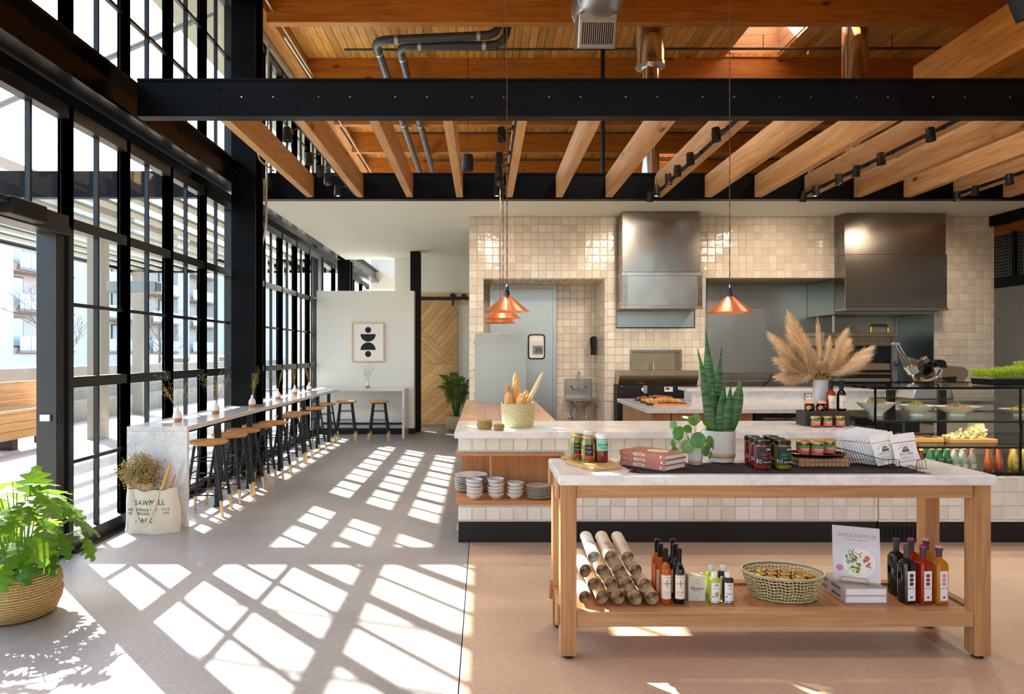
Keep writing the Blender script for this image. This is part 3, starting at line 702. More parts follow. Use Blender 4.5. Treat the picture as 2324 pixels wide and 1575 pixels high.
bx('cubby_back', 'cherry_z', co, .085, .645, 5.9, 5.918, .344, .711); bx('cubby_side', 'cherry_z', co, .645, .663, YC-.02, 5.918, .344, .711)
bx('cubby_return', 'cherry_z', co, .066, .084, 5.9, 6.34, .344, .711); bx('cubby_end', 'cherry_z', co, -.2, .065, 6.33, 6.348, .344, .711)
# display base with tile
db = thing('case_plinth', 'low tiled plinth under the glass display case', 'plinth', (0, 0, 0))
bx('body', 'grout', db, 3.245, 6.4, YC, 6.7, .171, .528); bx('kick', 'kick_black', db, 3.245, 6.4, YC+.004, 6.7, 0, .17)
tiles(db, TMC, (0, YC, 0), 0, 3.245, 6.0, .171, .527, (), 300, p=.1137, mat='zellige_counter')
for k in range(26): link('tile', TMC[k % 4], db, (3.31+.1137*k, YC+.05, .528), (-PI/2, 0, 0))
gr_ = MB()
for k in range(9): gr_.box(gx(2000, YC)+.035*k, gx(2000, YC)+.035*k+.02, YC-.004, YC+.003, .04, .13)
gr_.build('vent', 'matte_black', db)
# wooden counter running back from the service counter
wc = thing('wood_counter', 'pale timber worktop running back from the service counter', 'counter', (0, 0, 0))
for k in range(7):
    bx('stave', 'maple_y', wc, -.23+.13*k, -.23+.13*k+.1285, 6.40, 9.2, CT-.05, CT)
bx('base', 'cherry_z', wc, -.2, .65, 6.45, 9.15, .1, CT-.051); bx('kick', 'kick_black', wc, -.18, .62, 6.5, 9.1, 0, .099)
# steel screen on the wooden counter
ss = thing('steel_screen', 'upright brushed metal screen clipped at its edges', 'screen', at(1136, 914, 8.68))
bx('sheet', 'steel_dull', ss, -.33, .33, -.006, .006, .0, .88, .002)
for (x, z) in ((-.33, .12), (-.33, .42), (-.33, .76), (-.25, .875), (.03, .875)): bx('clip', 'brass_steel', ss, x-.015, x+.015, -.014, .014, z-.014, z+.014, .002)
# prep counter
pc = thing('prep_counter', 'marble topped prep counter with wooden drawer fronts', 'counter', (0, 0, 0))
bx('marble_top', 'marble_bar', pc, 1.86, 5.1, 7.745, 9.5, CT-.052, CT, .004)
bx('side_panel', 'oak_z', pc, 1.93, 1.95, 7.85, 9.45, .1, CT-.053); bx('body', 'kick_black', pc, 1.951, 5.05, 7.9, 9.45, 0, CT-.053)
for a, b_ in ((1467, 1500), (1725, 1500)): pass
for k, (a, b_) in enumerate(((1.955, 2.16), (2.17, 2.85), (2.86, 3.10))): bx('front_panel', 'cherry_z', pc, a, b_, 7.86, 7.898, .1, CT-.06, .002)
fr_ = bx('fridge_door', 'matte_black', pc, 3.13, 4.2, 7.86, 7.898, .1, CT-.06, .002); bx('handle', 'chrome', fr_, 3.2, 4.1, 7.83, 7.859, .79, .81)
lg = thing('marble_ledge', 'raised marble backsplash ledge behind the prep counter', 'ledge', (0, 0, 0))
bx('top', 'marble_bar', lg, 2.62, 5.2, 8.78, 9.2, 1.06, 1.10, .003); bx('front', 'marble_bar', lg, 2.70, 5.2, 8.82, 8.86, CT+.001, 1.059)
bx('end', 'marble', lg, 2.70, 2.74, 8.861, 9.18, CT+.001, 1.059)
def outlet(px, py, Y, label):
    o = thing('power_outlet', label, 'outlet', at(px, py, Y), 0, 'outlets on the marble ledge')
    bx('plate', 'chrome', o, -.075, .075, -.006, .0, -.042, .042, .002); s = bx('socket_face', 'socket_white', o, -.045, .05, -.010, -.0065, -.04, .03, .001)
    for dx in (-.02, .025): bx('socket', 'ink', s, dx-.008, dx+.008, -.0112, -.0102, -.012, .006)
outlet(1836, 900, 8.818, 'chrome power outlet behind the pampas vase'); outlet(2022, 900, 8.818, 'chrome power outlet seen through the display case')
# bar along the windows
ba = thing('window_bar', 'long marble bar counter under the windows with a return leg', 'bar counter', (0, 0, 0))
BT = .90
mb = MB(); mb.prism([(-3.18, 6.087), (-2.64, 6.087), (-2.64, 12.38), (-1.43, 12.38), (-1.43, 13.045), (-3.18, 13.045)], BT-.042, BT)
mb.build('marble_top', 'marble_bar', ba, bev=.003)
bx('end_panel', 'marble_bar', ba, -3.18, -2.64, 6.087, 6.129, 0, BT-.0425, .002)
bx('end_panel', 'marble_bar', ba, -1.475, -1.43, 12.38, 13.045, 0, BT-.0425, .002)
for y in (6.93, 7.87, 9.04, 10.25, 11.1, 11.9):
    p_ = bx('post', 'frame_black', ba, -2.72, -2.67, y-.025, y+.025, .012, BT-.043)
    MB().lathe([(0, 0), (.045, 0), (.045, .012), (0, .012)], 12, (-2.695, y, 0)).build('foot', 'frame_black', p_)
bx('bracket_rail', 'frame_black', ba, -3.14, -3.10, 6.13, 13.0, BT-.085, BT-.043)
bx('foot_rail', 'frame_black', ba, -3.10, -3.06, 6.13, 12.9, .14, .18); bx('foot_rail', 'frame_black', ba, -3.05, -1.48, 12.94, 12.98, .19, .23)
# stools
def make_stool():
    t = thing('bar_stool', 'bar stool', 'stool')
    MB().lathe([(0, .672), (.165, .672), (.178, .680), (.182, .690), (.178, .701), (.165, .707), (0, .709)], 28).build('seat', 'seat_wood', t, smooth=35)
    MB().lathe([(0, .655), (.10, .655), (.10, .671), (0, .671)], 16).build('seat_plate', 'stool_black', t, smooth=35)
    r0, r1 = .10, .178
    P = lambda s, q, z: Vector((s*(r1+(r0-r1)*z/.665)/1.0, q*(r1+(r0-r1)*z/.665)/1.0, z))
    for s, q in ((-1,-1), (1,-1), (1,1), (-1,1)):
        lg_ = MB().tube([P(s,q,.145), P(s,q,.665)], [.0165, .0145], 10).build('leg', 'stool_black', t, smooth=40)
        MB().tube([P(s,q,0), P(s,q,.146)], [.014, .0172], 10).build('leg_tip', 'tip_wood', lg_, smooth=40)
    for zs in ((.20, .25), (.36, .40), (.52, .545)):
        for i, (a, b_) in enumerate((((-1,-1),(1,-1)), ((1,-1),(1,1)), ((1,1),(-1,1)), ((-1,1),(-1,-1)))):
            z = zs[i % 2]; MB().tube([P(*a, z), P(*b_, z)], .0068, 6).build('rung', 'rod_black', t, smooth=40)
    return t
st = make_stool()
SP = [(-2.68, 6.65, .12, 'wooden seat bar stool next to the marble end panel and tote bag')]
for k, px in enumerate((521, 552.8, 585.3, 620, 654.6, 674.5, 708, 737)):
    xs_ = -2.61 if px == 620 else -2.68
    SP.append((xs_, -xs_*F/(CX-px), RND.uniform(-.1, .1), '%s bar stool along the window bar counting from the tote bag' % ('second third fourth fifth sixth seventh eighth ninth'.split()[k])))
SP += [((790-CX)*12.3/F, 12.12, .1, 'bar stool at the return leg beside the corner'), ((864-CX)*12.3/F, 12.12, .05, 'bar stool at the return leg beside its marble end')]
for k, (x, y, a, lab) in enumerate(SP):
    o = st if k == 0 else dup(st)
    o.location = (x, y, 0); o.rotation_euler = (0, 0, a); tag(o, lab, 'stool', 'wooden seat bar stools')
# display table
dt = thing('display_table', 'oak display table with a marble top and planked lower shelf', 'table', (0, 0, 0))
TT = .944; SH = .242
bx('marble_top', 'marble', dt, .378, 2.578, 3.42, 3.976, TT-.051, TT, .006, 3)
for x0 in (.391, 2.494):
    for y0 in (3.462, 3.852):
        l_ = bx('leg', 'oak_z', dt, x0, x0+.082, y0, y0+.082, .018, TT-.052, .003)
        MB().lathe([(0, 0), (.026, 0), (.026, .018), (0, .018)], 12, (x0+.041, y0+.041, 0)).build('foot', 'rubber', l_)
for y0 in (3.474, 3.90): bx('apron', 'oak_x', dt, .474, 2.493, y0, y0+.024, TT-.125, TT-.052, .002)
for x0 in (.396, 2.545): bx('end_apron', 'oak_y', dt, x0, x0+.024, 3.545, 3.851, TT-.125, TT-.052, .002)
bx('shelf_rail', 'oak_x', dt, .474, 2.493, 3.468, 3.54, SH-.076, SH, .002); bx('shelf_rail', 'oak_x', dt, .474, 2.493, 3.87, 3.93, SH-.076, SH+.012, .002)
for x0 in (.40, 2.52): bx('end_rail', 'oak_y', dt, x0, x0+.05, 3.545, 3.851, SH-.076, SH, .002)
for x0 in (.372,):
    for y0, z0 in ((3.49, SH-.075), (3.86, SH-.075), (3.49, TT-.13), (3.86, TT-.13)): bx('cleat', 'oak_z', dt, x0, x0+.018, y0, y0+.05, z0, z0+.09, .002)
k = 0; x = .476
while x < 2.49:
    w_ = min(.118, 2.492-x); bx('shelf_plank', 'oak_y', dt, x+.001, x+w_-.001, 3.541, 3.869, SH-.022, SH-.001); x += w_
# display case
dc = thing('display_case', 'black framed glass display case with two glass shelves', 'display case', (0, 0, 0))
DX0, DX1, DY0, DY1, DZ0, DZ1 = 3.246, 5.9, 5.66, 6.72, .545, 1.268
bx('floor_deck', 'gloss_black', dc, DX0, DX1, DY0, DY1, .539, DZ0+.02)
for x in (DX0, 4.45, DX1-.014): bx('corner_post', 'gloss_black', dc, x, x+.014, DY0, DY0+.014, DZ0+.021, DZ1-.014)
bx('top_rail', 'gloss_black', dc, DX0, DX1, DY0-.002, DY0+.02, DZ1-.014, DZ1+.006); bx('top_rail', 'gloss_black', dc, DX0, DX1, DY1-.02, DY1, DZ1-.014, DZ1+.006)
bx('top_rail', 'gloss_black', dc, DX0, DX0+.014, DY0+.021, DY1-.021, DZ1-.014, DZ1+.006)
for x in (3.95, 4.45, 5.4): bx('rear_post', 'gloss_black', dc, x, x+.07, DY1-.06, DY1-.021, DZ0+.021, DZ1-.015)
bx('front_glass', 'case_glass', dc, DX0+.015, 4.449, DY0+.004, DY0+.010, DZ0+.021, DZ1-.015); bx('front_glass', 'case_glass', dc, 4.465, DX1-.015, DY0+.004, DY0+.010, DZ0+.021, DZ1-.015)
bx('side_glass', 'case_glass', dc, DX0+.004, DX0+.010, DY0+.021, DY1-.061, DZ0+.021, DZ1-.015); bx('top_glass', 'case_glass', dc, DX0+.015, DX1-.015, DY0+.021, DY1-.021, DZ1-.004, DZ1+.002)
S1, S2 = .998, .782
for z in (S1, S2):
    bx('shelf', 'shelf_glass', dc, DX0+.03, DX1-.03, DY0+.06, DY1-.1, z-.010, z)
    bx('shelf_edge', 'gloss_black', dc, DX0+.03, DX1-.03, DY1-.098, DY1-.08, z-.03, z)
    bx('shelf_lip', 'matte_black', dc, DX0+.03, DX1-.03, DY0+.06, DY0+.075, z-.028, z-.0105)
for z, y in ((DZ1-.018, DY0+.10), (S1-.014, DY0+.12), (S2-.014, DY0+.12)):
    bx('led_strip', 'white_lid', dc, DX0+.05, DX1-.05, y, y+.008, z-.004, z-.0005)
    ld = bpy.data.lights.new('case_led', 'AREA'); ld.shape = 'RECTANGLE'; ld.size = 2.4; ld.size_y = .02; ld.energy = 2.6; ld.color = (1, .86, .68)
    lo = bpy.data.objects.new('led_lamp', ld); COL.objects.link(lo); lo.parent = dc; lo.location = ((DX0+DX1)/2, y+.004, z-.006)
# barn door, rail
bd = thing('barn_door', 'sliding barn door of diagonal pale oak boards', 'door', (0, 0, 0))
YD = YW-.06; dx0, dx1, dz0, dz1 = gx(943, YD), gx(1038, YD), .04, 2.66
def clip_poly(poly, nx, nz, c):
    out = []
    for i in range(len(poly)):
        p, q = poly[i], poly[(i+1) % len(poly)]; a, b_ = p[0]*nx+p[1]*nz-c, q[0]*nx+q[1]*nz-c
        if a <= 0: out.append(p)
        if (a < 0 < b_) or (b_ < 0 < a): t = a/(a-b_); out.append((p[0]+(q[0]-p[0])*t, p[1]+(q[1]-p[1])*t))
    return out
def field(poly, ang, w):
    nx, nz = -math.sin(ang), math.cos(ang); ds = [p[0]*nx+p[1]*nz for p in poly]
    d = math.floor(min(ds)/w)*w
    while d < max(ds):
        q = clip_poly(clip_poly(poly, nx, nz, d+w-.006), -nx, -nz, -(d+.001))
        if len(q) >= 3: MB().prism(q, YD-.012, YD, 'y').build('board', 'door_oak', bd, fix=True)
        d += w
zm = dz0 + (dz1-dz0)*.49; zl = dz0 + .28
field([(dx0, dz1), (dx0, zm+.86), (dx1, zm+.02), (dx1, dz1)], .86, .115)
field([(dx0, zm+.85), (dx0, zm+.62), (dx1-.2, zm+.005), (dx1, zm+.005), (dx1, zm+.01)], -.76, .125)
field([(dx0, zm+.61), (dx0, zm+.005), (dx1-.21, zm+.005)], -.76, .115)
field([(dx0, zm-.005), (dx0, dz0), (dx1, dz0), (dx1, zm-.005)], .70, .115)
bx('backing', 'cherry_z', bd, dx0, dx1, YD+.001, YD+.03, dz0, dz1)
rl = thing('door_rail', 'black sliding rail on an oak header board', 'rail', (0, 0, 0))
bx('header_board', 'pale_frame', rl, gx(943, YW), gx(1064, YW), YW-.022, YW-.001, gz(692, YW), gz(665, YW)); bx('rail', 'rod_black', rl, gx(943, YW), gx(1064, YW), YW-.05, YW-.035, gz(681, YW), gz(674, YW))
for px in (1028, 1053): MB().lathe([(0, -.02), (.065, -.02), (.065, .02), (0, .02)], 18).xf(Matrix.Translation((gx(px, YW), YW-.075, gz(677, YW)+.04)) @ Matrix.Rotation(PI/2, 4, 'X') @ Matrix.Scale(.8 if px == 1053 else 1, 4)).build('roller', 'rod_black', rl, smooth=35)
bx('hanger', 'rod_black', rl, gx(1028, YW)-.02, gx(1028, YW)+.02, YW-.1, YW-.08, 2.55, gz(677, YW))
# framed print
fp = thing('framed_print', 'pale wood frame holding a print of stacked black shapes', 'picture', at(835.7, 777, 13.04))
fw, fh = .31, .376
for (x0, x1, z0, z1) in ((-fw, fw, fh-.022, fh), (-fw, fw, -fh, -fh+.022), (-fw, -fw+.022, -fh+.022, fh-.022), (fw-.022, fw, -fh+.022, fh-.022)):
    MB().box(x0, x1, -.035, .0, z0, z1).build('frame', 'pale_frame', fp, bev=.002)
bx('mount', 'paper_white', fp, -fw+.022, fw-.022, -.012, -.006, -fh+.022, fh-.022)
def disc(cx_, cz_, r, a0, a1, n=24): return [(cx_+r*math.cos(a0+(a1-a0)*i/n), cz_+r*math.sin(a0+(a1-a0)*i/n)) for i in range(n+1)]
for poly in (disc(0, .237, .058, 0, 2*PI-.01), disc(0, .158, .145, PI, 2*PI), disc(0, -.145, .145, 0, PI), disc(0, -.222, .058, 0, 2*PI-.01)):
    MB().prism(poly, -.0135, -.012, 'y').build('printed_shape', 'ink', fp, fix=True)

# ------------------------------------------------------------ lamps
def cone_pendant(x, y, zb, label, ztop=6.04):
    t = thing('pendant_lamp', label, 'pendant lamp', (x, y, zb), 0, 'copper cone pendants')
    MB().lathe([(.182, 0), (.032, .125), (.020, .132), (.018, .130), (.030, .122), (.178, .0)], 40, cap=False).build('shade', 'copper', t, smooth=40)
    MB().lathe([(0, .128), (.021, .128), (.021, .165), (.013, .172), (.013, .20), (0, .20)], 16).build('socket', 'gloss_black', t, smooth=40)
    MB().lathe([(0, .20), (.009, .20), (.006, .225), (0, .225)], 10).build('cord_grip', 'chrome', t, smooth=40)
    cd = MB(); n_ = 120
    for s in (0, PI): cd.tube([(.0022*math.cos(s+i*1.1), .0022*math.sin(s+i*1.1), .22+(ztop-zb-.22)*i/n_) for i in range(n_+1)], .0022, 4)
    cd.build('cord', 'cord_brown', t)
    b_ = MB().lathe([(0, .06), (.02, .065), (.028, .085), (.02, .11), (0, .127)], 14).build('bulb', 'white_cer', t, smooth=60)
    return t
cone_pendant(.19, 5.50, 1.888, 'copper cone pendant over the bread basket')
cone_pendant(.193, 6.72, 1.893, 'second copper cone pendant in the row behind the bread basket'); cone_pendant(.195, 7.9, 1.90, 'third copper cone pendant near the steel screen')
cone_pendant(1.985, 5.50, 1.882, 'lone copper cone pendant above the snake plant')

def track(joist, ys, label, hid=()):
    xl = (703.8 + 113.1*joist - CX)*YF/F - .043
    t = thing('light_track', 'black lighting track fixed along %s' % label, 'light track', (xl-.012, 0, 3.60), 0, 'lighting tracks on the joists')
    bx('rail', 'rod_black', t, -.012, .011, YN+.13, YF-.02, -.016, .016)
    for k, y in enumerate(ys):
        h = thing('track_spotlight', None, 'spotlight', (xl-.13, y, 3.53), 0, 'black track spotlights')
        tag(h, '%s black spotlight counting from the bolted beam on %s' % ('first second third fourth fifth sixth'.split()[k], label))
        tilt = Euler((math.radians((0, 0, 18, 0, -6, 26)[k]), math.radians(-4), 0)).to_matrix().to_4x4()
        hd = MB().lathe([(0, .062), (.032, .062), (.036, .056), (.042, -.062), (.038, -.062), (.035, -.05), (0, -.05)], 20).xf(tilt).build('head', 'lamp_black', h, smooth=35)
        MB().lathe([(0, -.0495), (.0345, -.0495), (.0345, -.047), (0, -.047)], 16).xf(tilt).build('lens', 'lamp_glow', h)
        MB().tube([(.03, 0, .035), (.095, 0, .055)], .006, 6).build('arm', 'lamp_black', h)
        MB().box(.092, .118, -.03, .03, .045, .075).build('adapter', 'lamp_black', h)
        if k in hid: continue
        ld = bpy.data.lights.new('spot', 'SPOT'); ld.energy = SPOT_W*(1.6 if k < 2 else 1); ld.color = (1.0, .82, .62); ld.spot_size = math.radians(95); ld.spot_blend = .7; ld.shadow_soft_size = .03
        lo = bpy.data.objects.new('bulb', ld); COL.objects.link(lo); lo.parent = h
        lo.location = (0, 0, -.07)
        aim = Vector(AIMS[k]); lo.rotation_euler = aim.to_track_quat('-Z', 'Y').to_euler()
SPOT_W = 22
AIMS = [(0, -.35, -1), (.0, -.1, -1), (0, 1.0, -.8), (.1, .9, -1), (0, 1, -1), (.1, 1, -.75)]
TY = (6.17, 6.94, 7.40, 7.76, 8.30, 8.62)
track(1, TY[:5], 'the second joist from the windows'); track(4, TY[:5], 'the joist above the bread basket'); track(7, TY, 'the joist above the snake plant'); track(10, TY, 'the joist above the display case'); track(13, TY[2:], 'the joist by the grey side wall')
track_wire = None
# added lamps under the roof, out of view, for warm overhead fill
for k, (x, y) in enumerate(((1.92, 7.2), (1.9, 2.6), (4.6, 3.2), (4.6, 7.0), (1.6, .2))):
    t = thing('fill_lamp', 'added black bell shaped fill lamp hung below the girders', 'pendant lamp', (x, y, 5.33), 0, 'added fill lamps under the roof')
    MB().lathe([(.10, 0), (.11, .02), (.10, .12), (.05, .2), (0, .2)], 24, cap=False).build('shade', 'lamp_black', t, smooth=40); MB().tube([(0, 0, .2), (0, 0, 1.2)], .008, 6).build('stem', 'rod_black', t)
    MB().lathe([(0, .03), (.09, .03), (.09, .034), (0, .034)], 20).build('lens', 'lamp_glow', t)
    ld = bpy.data.lights.new('fill_spot', 'SPOT'); ld.energy = 85; ld.color = (1.0, .89, .76); ld.spot_size = math.radians(130); ld.spot_blend = .6; ld.shadow_soft_size = .09
    lo = bpy.data.objects.new('bulb', ld); COL.objects.link(lo); lo.parent = t; lo.location = (0, 0, .02)
# hanging loudspeaker
sp = thing('pendant_speaker', 'black bucket shaped loudspeaker hanging between joists', 'speaker', at(1061.5, 370, 10.2))
MB().lathe([(0, -.12), (.075, -.12), (.086, -.10), (.09, 0), (.078, .115), (.07, .12), (0, .12)], 24).build('body', 'lamp_black', sp, smooth=40)
MB().tube([(0, 0, .12), (0, 0, 6.5-gz(370, 10.2))], .004, 6).build('cable', 'rod_black', sp)
# ------------------------------------------------------------ pipes, ducts, flues
def bend(pts, r, seg=6):
    P = [Vector(p) for p in pts]; out = [P[0]]
    for i in range(1, len(P)-1):
        a, b_, c = P[i-1], P[i], P[i+1]; u = (a-b_).normalized(); w = (c-b_).normalized(); p0, p1 = b_+u*r, b_+w*r
        for k in range(seg+1): t = k/seg; out.append(p0*(1-t)**2 + b_*2*t*(1-t) + p1*t*t)
    out.append(P[-1]); return out
def pipe(name, label, pts, r, mat, bands=(), rb=.2, n=14):
    t = thing(name, label, 'pipe'); MB().tube(bend(pts, rb), r, n).build('run', mat, t, smooth=40)
    for (a, b_) in bands: MB().tube([a, b_], r+.006, n).build('clamp', 'galv', t, smooth=40)
    return t
PA, PB = 9.62, 9.76
za, zb = gz(92, PA), gz(105, PB)
x0, x1 = gx(850, PA), gx(1133, PA)
pipe('drain_pipe', 'thick black drain pipe turning along the roof, the longer one', [(x0, 17.5, za-.05), (x0, PA, za), (x1, PA, za+.08), (x1, PA, 6.48)], .06, 'pipe_grey',
     [((x0+.28, PA, za+.012), (x0+.33, PA, za+.014)), ((x1-.32, PA, za+.064), (x1-.27, PA, za+.066)), ((x0, PA+.35, za-.002), (x0, PA+.4, za-.002)), ((x0, 13.0, za-.03), (x0, 13.06, za-.03))])
x2, x3 = gx(905, PB), gx(1160, PB)
pipe('drain_pipe', 'thick black drain pipe turning along the roof, the shorter one', [(x2, 17.5, zb-.05), (x2, PB, zb), (x3-.1, PB, zb+.02), (x3, PB, 6.48)], .058, 'pipe_grey',
     [((x2+.27, PB, zb+.005), (x2+.32, PB, zb+.006)), ((x3-.42, PB, zb+.012), (x3-.36, PB, zb+.013)), ((x2, PB+.35, zb), (x2, PB+.4, zb)), ((x2, 13.0, zb-.03), (x2, 13.06, zb-.03))])
for k, (y, z, px0) in enumerate(((10.6, gz(113, 10.6), 782), (14.4, gz(303, 14.4), 900), (16.6, gz(364, 16.6), 960))):
    t = thing('sprinkler_pipe', ('thin grey sprinkler pipe above the drain pipes', 'thin grey sprinkler pipe behind the first joist gap', 'thin grey sprinkler pipe nearest the far wall')[k], 'pipe')
    MB().tube([(gx(px0, y), y, z), (9.2, y, z+.03)], .021, 8).build('run', 'pipe_grey', t, smooth=40)
    for j in range(5):
        x = gx(px0, y) + .5 + 2.0*j; MB().tube([(x, y, z), (x, y, 6.5)], .006, 5).build('hanger', 'rod_black', t)
        MB().lathe([(0, -.05), (.02, -.05), (.012, -.03), (.012, .0), (0, 0)], 10, (x+.7, y, z-.02)).build('head', 'gold', t, smooth=40)
def conduit(label, pts, r=.016):
    t = thing('electrical_conduit', label, 'conduit'); MB().tube(bend(pts, .12), r, 8).build('run', 'galv', t, smooth=40); return t
conduit('bright metal conduit bent along the upper window wall', [(-2.93, 5.0, 6.32), (-2.93, 8.6, 6.32), (-2.86, 9.2, 6.2), (-2.86, 16, 6.2)])
conduit('bright metal conduit running back below the ledger', [(-2.80, 9.6, 6.0), (-2.76, 13.6, 6.0), (-2.76, 18, 6.0)])
conduit('tan conduit dropping down the black window column', [(-2.80, 8.9, 5.6), (-2.80, 8.80, 3.4), (-2.80, 8.80, 3.15), (-2.86, 8.78, 2.9)])
conduit('thin conduit clipped to the steel column by the joists', [(-2.79, 8.43, 4.4), (-2.79, 8.43, 3.95), (-2.70, 8.80, 3.9)], .012)
def flue(px0, px1, py_ring, Y, label, w1):
    r0 = (px1-px0)/2*Y/F; c = gx((px0+px1)/2, Y); z = gz(py_ring, Y); t = thing('flue_pipe', label, 'flue', (c, Y, 3.85))
    MB().lathe([(r0*w1, 0), (r0*w1, z-3.85)], 28).build('lower_pipe', 'chrome', t, smooth=40)
    MB().lathe([(r0*.98, z-3.85+.02), (r0, z-3.85+.1), (r0, 6.6-3.85)], 28).build('upper_pipe', 'chrome', t, smooth=40)
    MB().lathe([(r0*w1+.002, z-3.9), (r0*1.04, z-3.88), (r0*1.04, z-3.83), (r0*w1+.002, z-3.81)], 28).build('ring', 'chrome', t, smooth=40)
flue(1443, 1508, 148, 9.7, 'polished steel flue rising from the hood beside the oven', .62)
flue(1912, 1968, 300, 9.7, 'polished steel flue rising from the larger hood', .98)
t = thing('vent_stack', 'slim black vent stack behind the joists', 'pipe'); MB().tube([(gx(1368, 10.4), 10.4, 3.86), (gx(1368, 10.4), 10.4, 6.5)], .034, 12).build('run', 'pipe_black', t, smooth=40)
sd = thing('spiral_duct', 'galvanised spiral duct ending in a slotted air grille', 'duct', (1.40, 8.6, 5.86))
MB().tube([(0, -5, 0), (0, .05, 0)], .29, 32).build('tube', 'duct', sd, smooth=40)
for k in range(9): MB().tube([(.292*math.cos(a), -.1-.42*k+.06*a/PI, .292*math.sin(a)) for a in [2*PI*i/24 for i in range(25)]], .006, 4).build('seam', 'duct', sd)
bm4 = Matrix.Translation((-.02, -.16, -.36)) @ Matrix.Rotation(math.radians(24), 4, 'X')
MB().box(-.23, .23, -.19, .2, -.17, .22).xf(bm4).build('boot', 'duct', sd, bev=.008)
MB().box(-.215, .215, -.198, -.1905, -.155, .155).xf(bm4).build('grille_frame', 'duct', sd, bev=.003)
for k in range(15): MB().box(-.18+.0257*k-.005, -.18+.0257*k+.009, -.2035, -.1985, -.12, .12).xf(bm4).build('slot', 'matte_black', sd)
for x in (-.2, .2):
    for z in (-.14, .14): MB().lathe([(0, 0), (.006, 0), (.005, .004), (0, .005)], 8).xf(bm4 @ Matrix.Translation((x, -.1985, z)) @ Matrix.Rotation(PI/2, 4, 'X')).build('screw', 'chrome', sd)
bc = thing('cable_loom', 'black flexible duct hanging beside the deep timber beam', 'duct', (3.9, 5.0, 4.25))
MB().tube(bend([(-.15, .1, 2.2), (-.05, .05, .6), (-.02, 0, .1), (.12, .0, -.22)], .3), .10, 16).build('sleeve', 'rubber', bc, smooth=50)
# ------------------------------------------------------------ kitchen
h1 = thing('oven_hood', 'stainless extractor hood with a riveted band over the pizza oven', 'hood', (0, 0, 0))
hx0, hx1, hy = 1.955, 3.055, 9.6
bx('upper_box', 'stainless_z', h1, hx0, hx1, hy+.01, YK-.011, 2.69, 3.543, .004)
bx('lower_box', 'stainless', h1, hx0, hx1+.02, hy, YK-.011, 2.20, 2.689, .004)
for (z0, z1) in ((2.64, 2.689), (2.176, 2.225)): bx('band', 'stainless', h1, hx0-.006, hx1+.026, hy-.012, YK-.011, z0, z1, .003)
for x in (hx0, hx1-.05): bx('upright', 'stainless_z', h1, x, x+.07, hy-.010, hy-.001, 2.226, 2.639, .002)
rv = MB().lathe([(0, .006), (.006, .004), (.009, 0)], 10, cap=False).xf(Matrix.Rotation(PI/2, 4, 'X')).mesh('rivet', 'chrome', smooth=60)
for x in (hx0+.035, hx1-.015):
    for z in (2.20, 2.33, 2.5, 2.665): link('rivet', rv, h1, (x, hy-.0125, z))
bx('flue_box', 'steel_dull', h1, 1.96, 3.09, YK+.02, YK+.4, 1.93, 2.17)
nk = thing('wall_niche', 'stainless lined wall niche above the pizza oven', 'niche', (0, 0, 0))
for (a, b_, c, d) in ((2.14, 2.90, 1.575, 1.606), (2.14, 2.172, 1.285, 1.575), (2.87, 2.90, 1.285, 1.575)): bx('frame', 'stainless', nk, a, b_, YK-.022, YK+.2, c, d)
bx('back', 'brass_steel', nk, 2.173, 2.869, YK+.16, YK+.17, 1.29, 1.574); bx('lip', 'stainless', nk, 2.173, 2.869, YK-.02, YK+.1, 1.285, 1.30)
MB().tube([(2.5, YK+.02, 1.30), (2.5, YK+.02, 1.42)], .012, 8).build('handle', 'chrome', nk)
po = thing('pizza_oven', 'black fronted deck oven with a stainless visor', 'oven', (0, 0, 0))
ox0, ox1 = gx(1401, 9.72), gx(1583, 9.72)
bx('body', 'matte_black', po, ox0, ox1, 9.72, YK-.012, .02, 1.10, .004)
MB().prism([(9.66, 1.305), (YK-.012, 1.305), (YK-.012, 1.105), (9.74, 1.105), (9.66, 1.235)], ox0+.02, ox1, 'x').build('visor', 'brass_steel', po, fix=True)
for k in range(4): link('rivet', rv, po, (ox0+.2+.28*k, 9.655, 1.245))
kn = MB().lathe([(0, 0), (.03, 0), (.028, .03), (0, .034)], 18).xf(Matrix.Translation((gx(1459, 9.71), 9.718, gz(884, 9.72))) @ Matrix.Rotation(PI/2, 4, 'X')).build('knob', 'chrome', po, smooth=40)
bx('knob_plate', 'chrome', po, gx(1460, 9.71), gx(1469, 9.71), 9.713, 9.719, gz(893, 9.71), gz(875, 9.71))
cp = bx('control_panel', 'socket_white', po, gx(1508, 9.71), gx(1527, 9.71), 9.709, 9.719, gz(889, 9.71), gz(878, 9.71)); bx('display', 'red_led', cp, gx(1511, 9.71), gx(1519, 9.71), 9.706, 9.7085, gz(884, 9.71), gz(880, 9.71))
for px, py in ((1411, 877), (1411, 890), (1411, 953), (1563, 890)): link('screw', bolt3, po, (gx(px, 9.72), 9.718, gz(py, 9.72)))
h2 = thing('range_hood', 'large stainless extractor hood over the range recess', 'hood', (0, 0, 0))
bx('upper_box', 'stainless_z', h2, 5.139, 6.585, 9.72, YK-.011, 2.955, 3.543, .003); bx('lower_box', 'stainless_z', h2, 5.139, 6.59, 9.70, YK-.011, 2.20, 2.953, .003)
bx('rear_box', 'steel_dull', h2, 5.139, 6.585, YK+.001, YB-.02, 2.12, 2.645); bx('rim', 'stainless', h2, 5.139, 6.60, 9.69, YK-.012, 2.155, 2.199, .002)
rg = thing('griddle_range', 'low stainless griddle range inside the recess', 'range', (0, 0, 0))
bx('body', 'stainless', rg, 3.30, 5.05, 9.95, YB-.02, .1, 1.14, .004); bx('splash', 'stainless', rg, 3.30, 5.05, YB-.06, YB-.021, 1.141, 1.24, .003)
